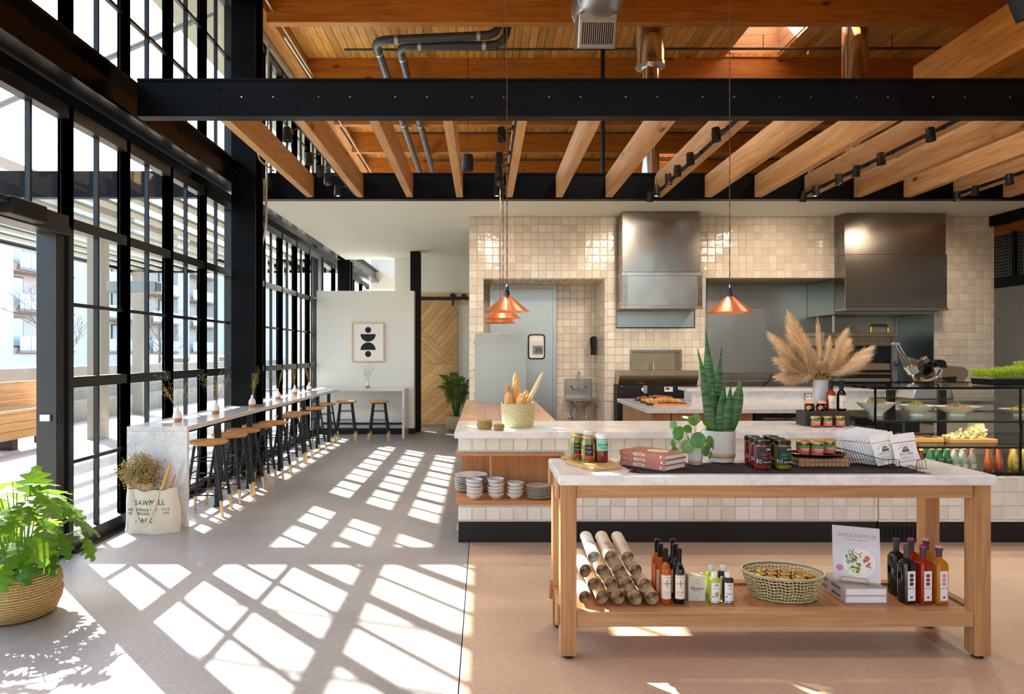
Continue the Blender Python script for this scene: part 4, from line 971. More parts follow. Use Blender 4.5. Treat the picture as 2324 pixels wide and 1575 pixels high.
MB().tube([(4.05, 9.94, 1.05), (4.15, 9.9, 1.16), (4.2, 9.96, 1.24)], .014, 6).build('handle', 'rod_black', rg)
br_ = thing('broiler', 'tall broiler oven with a brass slotted vent panel', 'oven', (0, 0, 0))
bx_, bX = gx(1868, 10.2), gx(2030, 10.2)
bx('body', 'gloss_black', br_, bx_, bX, 10.2, 10.8, .05, 1.66, .004); bx('top', 'brass_steel', br_, bx_-.02, bX-.02, 10.14, 10.8, 1.80, 1.86, .004)
vp = bx('vent_panel', 'brass_steel', br_, bx_, bX-.06, 10.18, 10.8, 1.661, 1.799, .003)
for j in range(4):
    for k in range(7): bx('slot', 'ink', vp, bx_+.03+.14*k, bx_+.15+.14*k, 10.174, 10.1805, 1.68+.03*j, 1.686+.03*j)
bx('upright', 'grey_box', br_, bX-.055, bX+.02, 10.16, 10.24, .9, 1.80); bx('door', 'brass_steel', br_, bx_+.02, bX-.08, 10.17, 10.199, 1.30, 1.40, .003); bx('door', 'stainless', br_, bx_+.02, bX-.08, 10.17, 10.199, .95, 1.18, .003)
MB().tube([(bx_+.04, 10.12, 1.25), (bX-.1, 10.12, 1.25)], .012, 8).build('handle', 'chrome', br_, smooth=40)
MB().tube(bend([(bX-.3, 10.3, 1.86), (bX-.3, 10.3, 1.97), (bX-.04, 10.3, 1.97), (bX-.04, 10.3, 1.86)], .05), .022, 8).build('gas_fitting', 'gold', br_, smooth=40)
MB().lathe([(0, -.04), (.035, -.03), (.042, 0), (.035, .03), (0, .04)], 14, (bX-.02, 10.1, gz(824, 10.1))).build('knob', 'blue_knob', br_, smooth=60)
# cold room door, sink, dispenser
YA = YB-.012
sdr = struct('door_2', 'stainless cold room door with a rounded window')
f0, f1, ft = gx(1112, YB), gx(1262, YB), gz(645, YB)
bx('frame', 'steel_dull', sdr, f0, f0+.06, YB-.05, YB-.001, 0, ft); bx('frame', 'steel_dull', sdr, f1-.055, f1, YB-.05, YB-.001, 0, ft); bx('frame', 'steel_dull', sdr, f0+.06, f1-.055, YB-.05, YB-.001, ft-.065, ft)
bx('slab', 'steel_dull', sdr, f0+.062, f1-.057, YB-.04, YB-.002, 0.01, ft-.068)
def rrect(w, h, r, n=6):
    out = []
    for (cx_, cz_, a) in ((w-r, h-r, 0), (-w+r, h-r, PI/2), (-w+r, -h+r, PI), (w-r, -h+r, 1.5*PI)):
        out += [(cx_+r*math.cos(a+PI/2*i/n), cz_+r*math.sin(a+PI/2*i/n)) for i in range(n+1)]
    return out
wc_ = at(1217.5, 787, YB-.045)
MB().prism(rrect(.137, .2, .05), -.012, .004, 'y').xf(Matrix.Translation(wc_)).build('gasket', 'rubber', sdr, fix=True)
MB().prism(rrect(.115, .178, .035), -.016, -.0125, 'y').xf(Matrix.Translation(wc_)).build('window', 'socket_white', sdr, fix=True)
bx('paper_sheet', 'paper_white', sdr, wc_.x-.09, wc_.x+.09, wc_.y-.0185, wc_.y-.0165, wc_.z+.08, wc_.z+.16)
bx('dispenser', 'grey_box', sdr, wc_.x-.06, wc_.x+.1, wc_.y-.0215, wc_.y-.0165, wc_.z-.12, wc_.z+.02); bx('notice', 'jam', sdr, wc_.x-.02, wc_.x+.09, wc_.y-.0235, wc_.y-.022, wc_.z-.09, wc_.z-.01)
sk = thing('hand_sink', 'small wall hung stainless hand sink with a gooseneck tap', 'sink', at(1312, 903, YB-.02))
bx('backsplash', 'stainless', sk, -.21, .21, -.02, .0, .0, .30, .004); bx('basin_rim', 'stainless', sk, -.22, .22, -.35, -.021, -.03, .01, .006)
MB().lathe([(0, -.14), (.10, -.135), (.155, -.09), (.165, -.031), (0, -.031)], 24, (0, -.19, 0), sx=1, sy=.9).build('bowl', 'stainless', sk, smooth=50)
tp_ = MB().tube(bend([(0, -.03, .14), (0, -.03, .42), (0, -.16, .42), (0, -.16, .33)], .06), .011, 8).build('tap', 'chrome', sk, smooth=40)
MB().box(-.11, .11, -.06, -.021, .12, .16).build('tap_body', 'chrome', sk, bev=.012)
for s in (-1, 1): MB().tube([(s*.09, -.045, .16), (s*.12, -.09, .19)], .012, 8).build('tap_lever', 'chrome', sk, smooth=40)
MB().tube(bend([(0, -.19, -.14), (0, -.19, -.42), (0, -.03, -.42)], .05), .018, 10).build('drain', 'chrome', sk, smooth=40)
for s in (-1, 1):
    MB().tube(bend([(s*.13, -.02, -.30), (s*.13, -.08, -.30), (s*.1, -.1, -.1)], .03), .009, 6).build('supply_line', 'chrome', sk, smooth=40)
    MB().lathe([(0, -.03), (.035, -.03), (.035, .01), (0, .015)], 14).xf(Matrix.Translation((s*.13, -.05, -.31)) @ Matrix.Rotation(PI/2, 4, 'X')).build('valve', 'chrome', sk, smooth=40)
sdp = thing('soap_dispenser', 'black curved soap dispenser on the alcove return wall', 'dispenser', at(1348, 785, YB-.22))
MB().prism([(.0, -.14), (.0, .145), (-.06, .15), (-.10, .12), (-.085, -.1), (-.10, -.14)], -.055, .055, 'y').xf(Matrix.Translation((.035, 0, 0))).build('body', 'gloss_black', sdp, bev=.012, fix=True)
MB().box(-.075, -.05, -.02, .02, -.02, .07).build('window', 'grey_box', sdp)
# meat slicer
SLZ = gz(905, 7.4)
ms = thing('meat_slicer', 'polished meat slicer with a round blade and slanted tray', 'slicer', (gx(2100, 7.4), 7.4, SLZ))
def sl(px, py, Y=7.4): v = at(px, py, Y); return Vector((v.x-gx(2100, 7.4), v.y-7.4, v.z-SLZ))
def plate(pts, y0, y1, mat, nm, bev=.006):
    MB().prism([(sl(a, b_).x, sl(a, b_).z) for a, b_ in pts], y0, y1, 'y').build(nm, mat, ms, bev=bev, fix=True)
plate([(2055, 905), (2150, 905), (2140, 865), (2065, 868)], -.12, .2, 'chrome', 'base', .012)
plate([(2063, 868), (2104, 852), (2132, 866), (2140, 880), (2062, 880)], -.17, -.05, 'stainless', 'motor_cover', .02)
plate([(2137, 827), (2190, 833), (2198, 842), (2198, 852), (2188, 866), (2137, 867)], .0, .02, 'brass_steel', 'gauge_plate', .004)
plate([(2140, 856), (2170, 854), (2168, 866), (2137, 866)], -.012, -.001, 'ink', 'plate_slot', .0)
plate([(2047, 804), (2092, 818), (2098, 832), (2060, 834)], .05, .065, 'brass_steel', 'food_tray', .003)
bl = MB().lathe([(0, 0), (.13, 0), (.152, .01), (.156, .014), (.152, .018), (0, .02)], 40).xf(Matrix.Translation(sl(2093, 852) + Vector((0, -.02, 0))) @ Matrix.Rotation(math.radians(35), 4, 'Y') @ Matrix.Rotation(math.radians(62), 4, 'X')).build('blade', 'chrome', ms, smooth=30)
MB().lathe([(.150, -.004), (.165, -.002), (.168, .01), (.165, .022), (.150, .024)], 40, cap=False).xf(Matrix.Translation(sl(2093, 852) + Vector((0, -.02, 0))) @ Matrix.Rotation(math.radians(35), 4, 'Y') @ Matrix.Rotation(math.radians(62), 4, 'X')).build('blade_guard', 'chrome', ms, smooth=30)
for dx in (0, 8): MB().tube([sl(2024+dx, 780) + Vector((0, -.05, 0)), sl(2058+dx, 838) + Vector((0, -.05, 0))], .009, 8).build('slide_rod', 'chrome', ms, smooth=40)
plate([(2019, 782), (2021, 777), (2033, 778), (2034, 784)], -.08, -.02, 'chrome', 'rod_end', .004); plate([(2048, 833), (2070, 828), (2076, 845), (2062, 852)], -.09, 0, 'chrome', 'carriage', .006)
plate([(2107, 822), (2124, 815), (2135, 820), (2137, 836), (2110, 834)], -.1, .04, 'gloss_black', 'sharpener', .012); plate([(2090, 816), (2100, 808), (2108, 820), (2098, 826)], -.03, .04, 'stainless', 'pusher', .004)
plate([(2106, 862), (2116, 838), (2122, 838), (2114, 866)], -.14, -.1, 'chrome', 'arm', .004)
plate([(2045, 1002), (2165, 1002), (2165, 905), (2045, 905)], -.3, .3, 'stainless', 'stand', .01) if False else None
pt = thing('slicer_table', 'narrow steel work table under the meat slicer', 'table', (gx(2100, 7.4), 7.4, 0))
bx('top', 'stainless', pt, -.45, 1.3, -.3, .3, SLZ-.04, SLZ-.001, .003)
for x in (-.42, 1.25):
    for y in (-.26, .26): bx('leg', 'stainless_z', pt, x, x+.03, y-.015, y+.015, 0, SLZ-.041)

# cable drops at the track ends
for px, py, lab in ((1493, 430, 'the joist above the snake plant'), (1836, 430, 'the joist above the display case'), (2176, 430, 'the joist by the grey side wall')):
    p = at(px, py, 8.8); t = thing('track_cable', 'pale looped cable feeding the track on %s' % lab, 'cable', p, 0, 'cables feeding the tracks')
    MB().tube(bend([(0, 0, -.06), (-.04, 0, .1), (.0, 0, .24), (.06, .02, .26)], .05), .007, 6).build('cable', 'galv', t, smooth=50)

# ------------------------------------------------------------ goods on the display table and counters
def jar(name, label, loc, r, h, fill, lid, lidh=.018, neck=.9, group=None, lab=None, cat='jar', ang=-PI/2, fillh=.86, lidr=None):
    t = thing(name, label, cat, loc, 0, group); lr = lidr or r*neck+.003
    MB().lathe([(0, .002), (r*.9, .002), (r*.96, .010), (r*.96, h*.74), (r*neck*.95, h*fillh), (0, h*fillh)], 24).build('contents', fill, t, smooth=40)
    MB().lathe([(r*.88, .0), (r, .010), (r, h*.76), (r*neck, h-lidh-.004), (r*neck, h-lidh)], 28, cap=False).build('glass', 'jar_glass', t, smooth=50)
    MB().lathe([(0, h-lidh), (lr, h-lidh), (lr, h-.002), (lr-.003, h), (0, h)], 28).build('lid', lid, t, smooth=40)
    if lab:
        a, z0, z1, mat = lab[:4]; lp = label_patch(r, ang-a, ang+a, z0*h, z1*h, 14).build('label', mat, t, smooth=60)
        for (txt, size, mt, dx, z, *ex) in lab[4]:
            me = wrap(text_mesh(txt, size, mt, .0003, **(ex[0] if ex else {})), r+.0012, ang + dx/r, z*h); link('lettering', me, lp)
        for (poly, mt, z) in (lab[5] if len(lab) > 5 else ()):
            me = MB().prism(poly, -.0003, .0003, 'y').mesh('mark', mt, fix=True); wrap(me, r+.0011, ang, z*h); link('mark', me, lp)
    return t
def rect(x0, x1, z0, z1, n=6): return [(x0+(x1-x0)*i/n, z0) for i in range(n+1)] + [(x1-(x1-x0)*i/n, z1) for i in range(n+1)]
# cutting board with pickles and sauce
cbm = Vector((.513, 3.70, TT))
cb = thing('cutting_board', 'thick olive wood serving board under the pickle jars', 'cutting board', cbm)
pts = [(gx(p, y)-cbm.x, y-cbm.y) for p, y in ((1346, 3.53), (1411, 3.60), (1372, 3.90), (1290, 3.93), (1284, 3.76))]
MB().prism(pts, 0, .021).build('board', 'olive_wood', cb, bev=.004, fix=True)
MB().prism([(gx(1288, 3.93)-cbm.x, 3.90-cbm.y), (gx(1294, 3.93)-cbm.x, 3.945-cbm.y), (gx(1278, 3.96)-cbm.x, 3.965-cbm.y), (gx(1272, 3.95)-cbm.x, 3.93-cbm.y)], .002, .018).build('handle', 'olive_wood', cb, bev=.004, fix=True)
zc = TT+.021
ML = lambda: (.62, .1, .68, 'black_label', [('MAIL', .013, 'gold_lid', 0, .56), ('Cornichons', .007, 'paper_white', 0, .42), ('fins', .006, 'paper_white', 0, .34)], [(rect(-.022, .022, -.008, .012), 'print_red', .18)])
def gherkins(t, r, h, seed):
    g = random.Random(seed); mb = MB()
    for k in range(34):
        a = g.uniform(0, 2*PI); z = g.uniform(.012, h*.72); rr = r*.86; p = Vector((rr*math.cos(a), rr*math.sin(a), z)); d = Vector((-math.sin(a)*.4, math.cos(a)*.4, g.uniform(.3, 1))).normalized()*.012
        mb.tube([p-d*1.3, p-d, p, p+d, p+d*1.3], [.001, .005, .0062, .005, .001], 6, squash=.6)
    mb.build('gherkins', 'pickle_y', t, smooth=60)
for (px, Y, h, seed, lab) in ((1310, 3.81, .142, 1, 'jar of whole gherkins with a black label behind its twin'), (1335, 3.72, .142, 2, 'jar of whole gherkins with a black label beside the red sauce')):
    j = jar('gherkin_jar', lab, (gx(px, Y), Y, zc), 0.037, h, 'pickle', 'gold_lid', .012, .84, 'gherkin jars', ML(), ang=-PI/2-.05); gherkins(j, .037, h, seed)
jar('sauce_jar', 'jar of red chile sauce with a mint green label', (gx(1365, 3.72), 3.72, zc), .0375, .152, 'redsauce', 'white_lid', .024, .9, 'sauce jars with white lids',
    (.95, .42, .83, 'teal_label', [('RED CHILE', .016, 'ink', .006, .63, {'squeeze': .8}), ('SAUCE', .012, 'ink', .008, .52)]))
jar('sauce_jar', 'white lidded sauce jar hidden behind the gherkin jars', (gx(1339, 3.84), 3.845, zc), .036, .155, 'redsauce', 'white_lid', .024, .9, 'sauce jars with white lids')
# books
def book(name, label, loc, rz, L_, W_, Hh, cover, text=None, tsize=.02, tmat='paper_white', spine='front', group=None, tex=None, squeeze=1.0, extra=(), rot_text=0, pages='paper'):
    """lies flat; spine along local X at y=0, depth W_ along +Y"""
    t = thing(name, label, 'book', loc, rz, group); c = .003
    mb = MB().box(0, L_, 0, W_, 0, c); mb.box(0, L_, 0, W_, Hh-c, Hh); mb.box(0, L_, 0, c*1.3, c, Hh-c); mb.build('cover', cover, t)
    bx('pages', pages, t, .004, L_-.004, c*1.3+.0002, W_-.004, c+.0002, Hh-c-.0002)
    if text:
        for (body, size, fx, sp_) in text:
            me = text_mesh(body, size, tmat, .0003, squeeze=squeeze, spacing=sp_)
            o = link('lettering', me, t, (L_*fx, -.0006, Hh/2))
    return t
sp0, sp1 = Vector((.745, 3.728)), Vector((.939, 3.508)); ang_b = math.atan2(sp1.y-sp0.y, sp1.x-sp0.x); Lb = .285
ZRUN = TT+.0046
for k, nm in enumerate(('bottom', 'middle', 'topmost')):
    b_ = book('cookbook', '%s terracotta cookbook in the stack of three on the runner' % nm, (sp0.x+.004*(k % 2), sp0.y, ZRUN+.0275*k), ang_b, Lb, .195, .027, 'terra_cover', [('BESTIA', .024, .44, 1.05), ('ori menashe', .006, .09, 1)], group='terracotta cookbooks')
    MB().box(Lb*.90, Lb*.93, -.0008, -.0001, .008, .02).build('emblem', 'paper', b_)
cv = MB(); rr_ = random.Random(4)
disc_ = MB().lathe([(0, 0), (.055, 0), (.06, .0006), (0, .0006)], 28, (Lb*.6, .11, .0271), sy=.8); disc_.build('cover_plate', 'paper_white', b_, smooth=40)
pasta = MB()
for k in range(26):
    a = rr_.uniform(0, 6.28); p = Vector((Lb*.6+.03*math.cos(a), .11+.024*math.sin(a), .0279)); pasta.tube([p, p+Vector((rr_.uniform(-.02, .02), rr_.uniform(-.02, .02), .0004))], .0014, 4)
pasta.build('cover_pasta', 'cheddar', b_)
pr = MB()
for k in range(18):
    p = Vector((rr_.uniform(.02, Lb-.03), rr_.uniform(.03, .18), .0272)); pr.tube([p, p+Vector((rr_.uniform(-.03, .03), rr_.uniform(-.03, .03), .0001))], .0012, 4)
pr.build('cover_sprigs', 'dry_brown', b_)
# runner with fringe
rn = thing('table_runner', 'dark woven table runner with a knotted fringe', 'table runner', (0, 0, TT))
rx0, rx1, ry0, ry1 = .80, 2.22, 3.47, 3.80
def rfn(u, v):
    x = rx0+(rx1-rx0)*u; y = ry0+(ry1-ry0)*v; return (x, y, .0014+.0004*math.sin(x*37)*math.sin(y*60))
MB().grid(rfn, 60, 14).build('cloth', 'runner', rn)
rb_ = MB()
for k in range(46):
    x = rx0+.01+(rx1-rx0-.02)*k/45; rb_.box(x, x+.003, ry0, ry1, .0016, .0024)
rb_.build('ribs', 'dark_box', rn)
fg = MB(); rr_ = random.Random(8)
for s, xe in ((-1, rx0), (1, rx1)):
    for k in range(26):
        y = ry0 + (ry1-ry0)*k/25; L_ = rr_.uniform(.03, .06); w = rr_.uniform(-.02, .02)
        fg.tube([(xe, y, .0022), (xe+s*L_*.5, y+w*.5, .0026), (xe+s*L_, y+w, .0022)], [.0014, .0017, .0014], 5)
fg.build('fringe', 'runner', rn)
# salsa jars
ZL = lambda c, t2: (1.05, .16, .80, 'black_label', [('Z&A', .015, 'paper_white', .018, .70), ('HATCH', .021, c, .014, .52), (t2, .012, c, .014, .40), ('Sweet & Mild', .009, 'paper_white', .014, .26, {'shear': .3})],
                    [(disc(-.026, 0, .0085, 0, 2*PI-.01, 18), 'paper_white', .28), (disc(-.026, .0, .0065, 0, 2*PI-.01, 18), 'ink', .28), (rect(-.044, -.040, -.01, .012), 'paper_white', .28)])
def chunks(t, r, h, seed, mat):
    g = random.Random(seed); mb = MB()
    for k in range(60):
        a = g.uniform(0, 2*PI); z = g.choice((g.uniform(.004, h*.14), g.uniform(h*.78, h*.87))); s = g.uniform(.003, .006)
        rr = r*.955 if z < h*.3 else r*.90; mb.obox((rr*math.cos(a), rr*math.sin(a), z), (s, s, s*.7), Rz(a))
    mb.build('chunks', mat, t)
SJ = [(1730, 3.60, 'salsa', 'print_red', 'RED CHILE', 'jar of red hatch chile in front of its two twins'), (1718, 3.695, 'salsa', 'print_red', 'RED CHILE', 'jar of red hatch chile between its two twins'), (1706.5, 3.785, 'salsa', 'print_red', 'RED CHILE', 'jar of red hatch chile behind its two twins'),
      (1776, 3.60, 'verde', 'print_green', 'GREEN CHILE', 'jar of green hatch chile in front of its two twins'), (1763, 3.695, 'verde', 'print_green', 'GREEN CHILE', 'jar of green hatch chile between its two twins'), (1749, 3.79, 'verde', 'print_green', 'GREEN CHILE', 'jar of green hatch chile behind its two twins')]
for k, (px, Y, f_, c, t2, lab) in enumerate(SJ):
    j = jar('salsa_jar', lab, (gx(px, Y), Y, ZRUN), .0415, .15, f_, 'black_lid', .022, .92, 'hatch chile jars', ZL(c, t2), ang=-PI/2-.02, lidr=.0405); chunks(j, .0415, .15, k, 'salsa_lt' if f_ == 'salsa' else 'pickle_y')
# harvest books, tray and jam jars
for k, nm in enumerate(('lower', 'upper')):
    b_ = book('cookbook', '%s tan harvest book under the dark tray' % nm, (1.690, 3.656, ZRUN+.0225*k), 0, .271, .19, .022, 'tan_cover', [('H A R V E S T', .014, .52, 1.75)], group='tan harvest books')
    for fx in (.06, .17, .86, .94): bx('spine_mark', 'paper_white', b_, .271*fx, .271*fx+.002, -.0006, -.0001, .005, .017)
tr = thing('serving_tray', 'small dark oval tray with a gold rim on the tan books', 'tray', (1.825, 3.735, ZRUN+.0452))
MB().lathe([(0, 0), (.134, 0), (.147, .010), (.152, .018), (.148, .018), (.131, .004), (0, .003)], 36, sy=.72).build('dish', 'gloss_black', tr, smooth=50); MB().lathe([(.1485, .0165), (.1535, .0192), (.150, .0205), (.146, .018)], 36, sy=.72, cap=False).build('rim', 'gold', tr, smooth=50)
def heidi(px, Y, z, r, h, lab, grp, sz=1.0):
    j = jar('jam_jar', lab, (gx(px, Y), Y, z), r, h, 'jam', 'gold_lid', h*.17, .95, grp, (1.15, .12, .72, 'coral_label', [('Heidi\'s', .019*sz, 'paper_white', .004, .47), ('RASPBERRY JAM', .0045*sz, 'paper_white', .004, .33)],
            [(rect(-r*1.1, r*1.1, -h*.07, h*.09, 14), 'leaf_print', .63), (disc(-.012*sz, 0, .006*sz, 0, 6.2, 10), 'print_green', .64), (disc(.02*sz, .003, .005*sz, 0, 6.2, 10), 'paper_white', .64), (disc(.024*sz, 0, .004*sz, 0, 6.2, 10), 'jam', .2), (disc(.016*sz, -.002, .003*sz, 0, 6.2, 10), 'paper_white', .2)]), ang=-PI/2-.1)
    return j
zt = ZRUN+.0452+.0048
heidi(1822, 3.725, zt, .036, .082, 'gold lidded raspberry jam jar on the tray beside the green chile', 'raspberry jam jars on the tray'); heidi(1853, 3.70, zt, .036, .082, 'gold lidded raspberry jam jar between the two others on the tray', 'raspberry jam jars on the tray'); heidi(1880, 3.755, zt, .036, .082, 'gold lidded raspberry jam jar on the tray beside the candy bags', 'raspberry jam jars on the tray')
# candy bags in a wire basket
wbk = thing('wire_basket', 'low black wire basket holding bags of candy', 'basket', (gx(1990, 3.66), 3.66, ZRUN))
wr_ = .0022; bw, bd0, bd1 = .175, -.10, .155
rim = [(-.147, bd1, .075), (-.147, bd1-.02, .085), (-.02, bd0, .052), (.03, bd0-.005, .056), (.055, bd0-.005, .05), (.06, bd0-.004, .004)]
rim2 = [(.06+.085, bd0-.004, .004), (.15, bd0-.005, .05), (.165, bd0-.005, .055), (bw+.03, bd0+.02, .05), (bw+.04, bd1, .07)]
MB().tube(rim, wr_, 6).build('rim', 'wire', wbk, smooth=50); MB().tube(rim2, wr_, 6).build('rim', 'wire', wbk, smooth=50)
MB().tube([(-.147, bd1, .075), (bw+.04, bd1, .07)], wr_, 6).build('rim', 'wire', wbk, smooth=50)
for k in range(15):
    t = k/15; top = Vector((-.147+.127*t, bd1-.02+(bd0-bd1+.02)*t, .085-.033*t)); MB().tube([top, (top.x+.035, top.y+.01, .003), (top.x+.06, bd1, .003)], .0013, 5).build('wire_rod', 'wire', wbk)
for x in (0, .02, .04, .158, .172, .19): MB().tube([(x, bd0-.004, .05), (x+.012, bd0, .003), (x+.01, bd1, .003)], .0013, 5).build('wire_rod', 'wire', wbk)
def candy(k, x, y, z, lean, yaw, stripe, name=None, label=None, face=None):
    t = thing('candy_bag', label, 'candy bag', (wbk.location.x+x, wbk.location.y+y, ZRUN+z), yaw, 'candy bags in the wire basket')
    t.rotation_euler = Euler((lean, 0, yaw), 'ZYX') if False else (lean, 0, yaw)
    w, h = .064, .165
    def fn(u, v, s):
        uu = (u-.5)*2; vv = (v-.5)*2; b_ = max(0, (1-uu*uu))**.5*max(0, 1-vv**4)*.0036*(1 if v < .85 else .35); return (uu*w*(1+.03*math.sin(v*9)), -s*b_, v*h)
    mb = MB().grid(lambda u, v: fn(u, v, 1), 10, 12); mb.grid(lambda u, v: fn(1-u, v, -1), 10, 12); bag = mb.build('pouch', 'bag_white', t, smooth=60)
    for (z0, z1) in ((.118, .122), (.018, .021)): MB().grid(lambda u, v: Vector(fn(u, (z0+(z1-z0)*v)/h, 1)) + Vector((0, -.0006, 0)), 10, 1).build('stripe', stripe, t)
    if name:
        me = text_mesh(name, .0185, stripe, .0003, squeeze=.72); me2 = text_mesh('CLAEYS', .009, 'paper_white', .0003); arc = 'OLD FASHION HARD CANDIES'
        def place(me_, zz, off=.0012):
            for v in me_.vertices: u = v.co.x/w/2+.5; vz = (v.co.z+zz)/h; p = fn(max(0, min(1, u)), vz, 1); v.co = (v.co.x, p[1]-off, v.co.z+zz)
            link('lettering', me_, t)
        place(me, .058); bxm = MB().prism(rect(-.018, .018, -.006, .006), -.0002, .0002, 'y').mesh('plaque', 'ink', fix=True); place(bxm, .075, .0008); place(me2, .075, .0014)
        pm = MB().prism(disc(0, 0, .015, 0, PI, 14), -.0002, .0002, 'y').mesh('plaque', 'ink_grey', fix=True); place(pm, .083, .0008)
        for i, ch in enumerate(arc):
            a = PI*(.94-.88*i/(len(arc)-1)); cm = text_mesh(ch, .0065, 'ink' if stripe == 'print_lime' else 'print_orange', .0002)
            for v in cm.vertices: q = Rx(0) @ v.co; ca, sa = math.cos(a-PI/2), math.sin(a-PI/2); v.co = (q.x*ca-q.z*sa+.036*math.cos(a), q.y, q.x*sa+q.z*ca+.036*math.sin(a)*.8)
            place(cm, .078)
        for zz in (.044, .038, .032): place(MB().prism(rect(-.034, .034, -.0007, .0007), -.0002, .0002, 'y').mesh('fine_print', 'ink_grey', fix=True), zz, .0008)
    return t
cols = ['print_orange', 'print_orange', 'print_red', 'magenta', 'magenta', 'print_red', 'print_red', 'print_lime', 'print_lime']
cols = cols + ['print_lime', 'print_orange']
for k in range(11):
    t = k/10; th = math.radians(16-5*t); o = candy(k, -.035+.075*t, .115-.12*t, .008+.064*math.sin(th), 0, 0, cols[k], None, 'plain white candy bag in the row tucked behind the printed bags')
    o.rotation_euler = (math.radians(-12), -th, 0)
for k, (x, y, nm, c, lab) in enumerate(((.045, -.038, 'LEMON DROP', 'print_lime', 'white candy bag printed lemon drop in green and yellow'), (.13, -.066, 'ROOT BEER', 'print_orange', 'white candy bag printed root beer in orange brown'))):
    o = candy(20+k, x, y, .008+.064*math.sin(.19), 0, 0, c, nm, lab); o.rotation_euler = (math.radians(-12+2*k), -.19+.06*k, 0)
# ------------------------------------------------------------ lower shelf
def bottle(name, label, loc, prof, liq, cap, capz, r, lab, group, ang=-PI/2, n=24, sy=1.0):
    t = thing(name, label, 'bottle', loc, 0, group)
    MB().lathe(prof, n).build('body', liq, t, smooth=45); MB().lathe(capz, n).build('cap', cap, t, smooth=40)
    a, z0, z1, mat, marks = lab; lp = label_patch(r, ang-a, ang+a, z0, z1, 12).build('label', mat, t, smooth=60)
    for kind, data, mt, z in marks:
        me = text_mesh(data[0], data[1], mt, .0003, squeeze=.8) if kind == 't' else MB().prism(data, -.0003, .0003, 'y').mesh('mark', mt, fix=True)
        wrap(me, r+.0012, ang, z); link('lettering' if kind == 't' else 'mark', me, lp)
    return t
def zia(s):
    out = [('m', disc(0, 0, s*.16, 0, 6.2, 12), 'ink_grey', 0)]
    for dx, dz in ((1, 0), (-1, 0), (0, 1), (0, -1)):
        w = .07*s; L0, L1 = .18*s, .9*s
        out.append(('m', rect(min(dx*L0, dx*L1), max(dx*L0, dx*L1), -w, w) if dx else rect(-w, w, min(dz*L0, dz*L1), max(dz*L0, dz*L1)), 'plum', 0))
    return out
BP = [(0, .004), (.022, .002), (.0285, 0), (.0305, .006), (.0305, .168), (.027, .183), (.015, .205), (.0125, .222), (.0125, .262)]
BC = [(0, .215), (.0142, .215), (.0142, .262), (.0155, .264), (.0155, .284), (0, .285)]
def vinegar(px, Y, liq, lab, tint):
    z = SH; mk = [(k, d, m_, .108) for k, d, m_, _ in zia(.022)] + [('t', ('RED WINE VINEGAR' if tint == 'print_red' else 'OLIVE OIL', .0055), tint, .064), ('t', ('BALSAMIC', .005), tint, .052), ('t', ('TRADITIONAL', .0045), 'ink_grey', .142)]
    bottle('vinegar_bottle', lab, (gx(px, Y), Y, z), BP, liq, 'gloss_black', BC, .0305, (.95, .028, .152, 'cream_label', mk), 'tall vinegar bottles beside the salt box')
vinegar(1510, 3.60, 'amber', 'amber vinegar bottle touching the rolled bags at the shelf front', 'print_lime'); vinegar(1498.5, 3.69, 'amber', 'amber vinegar bottle between two amber twins', 'print_lime'); vinegar(1491, 3.78, 'amber', 'amber vinegar bottle behind its two amber twins', 'print_lime')
vinegar(1541, 3.60, 'black_liq', 'dark vinegar bottle touching the salt box at the shelf front', 'print_red'); vinegar(1532.5, 3.69, 'black_liq', 'dark vinegar bottle between two dark twins', 'print_red'); vinegar(1527, 3.78, 'black_liq', 'dark vinegar bottle behind its two dark twins', 'print_red')
sbx = thing('salt_box', 'pale green cardboard box of sea salt', 'box', (gx(1581.5, 3.62), 3.62, SH), math.radians(-2))
bx('carton', 'salt_box', sbx, -.0445, .0445, 0, .062, 0, .132, .001)
for body_, sz, mt, z, kw in (('Maldon', .027, 'ink', .066, {'shear': .25, 'squeeze': .85}), ('SEA SALT', .009, 'print_green', .050, {}), ('THE ORIGINAL', .005, 'ink_grey', .112, {}), ('FLAKES', .006, 'ink_grey', .012, {})):
    link('lettering', text_mesh(body_, sz, mt, .0003, **kw), sbx, (0, -.0006, z))
dm = MB()
for a, b_ in (((0, .025), (.026, .048)), ((0, .025), (-.026, .048)), ((0, .10), (.026, .078)), ((0, .10), (-.026, .078))): dm.tube([(a[0], -.0004, a[1]), (b_[0], -.0004, b_[1])], .0006, 4)
dm.build('emblem', 'ink_grey', sbx); MB().prism(disc(0, .094, .006, 0, 6.2, 10), -.0006, 0, 'y').build('sun_emblem', 'cheddar', sbx, fix=True)
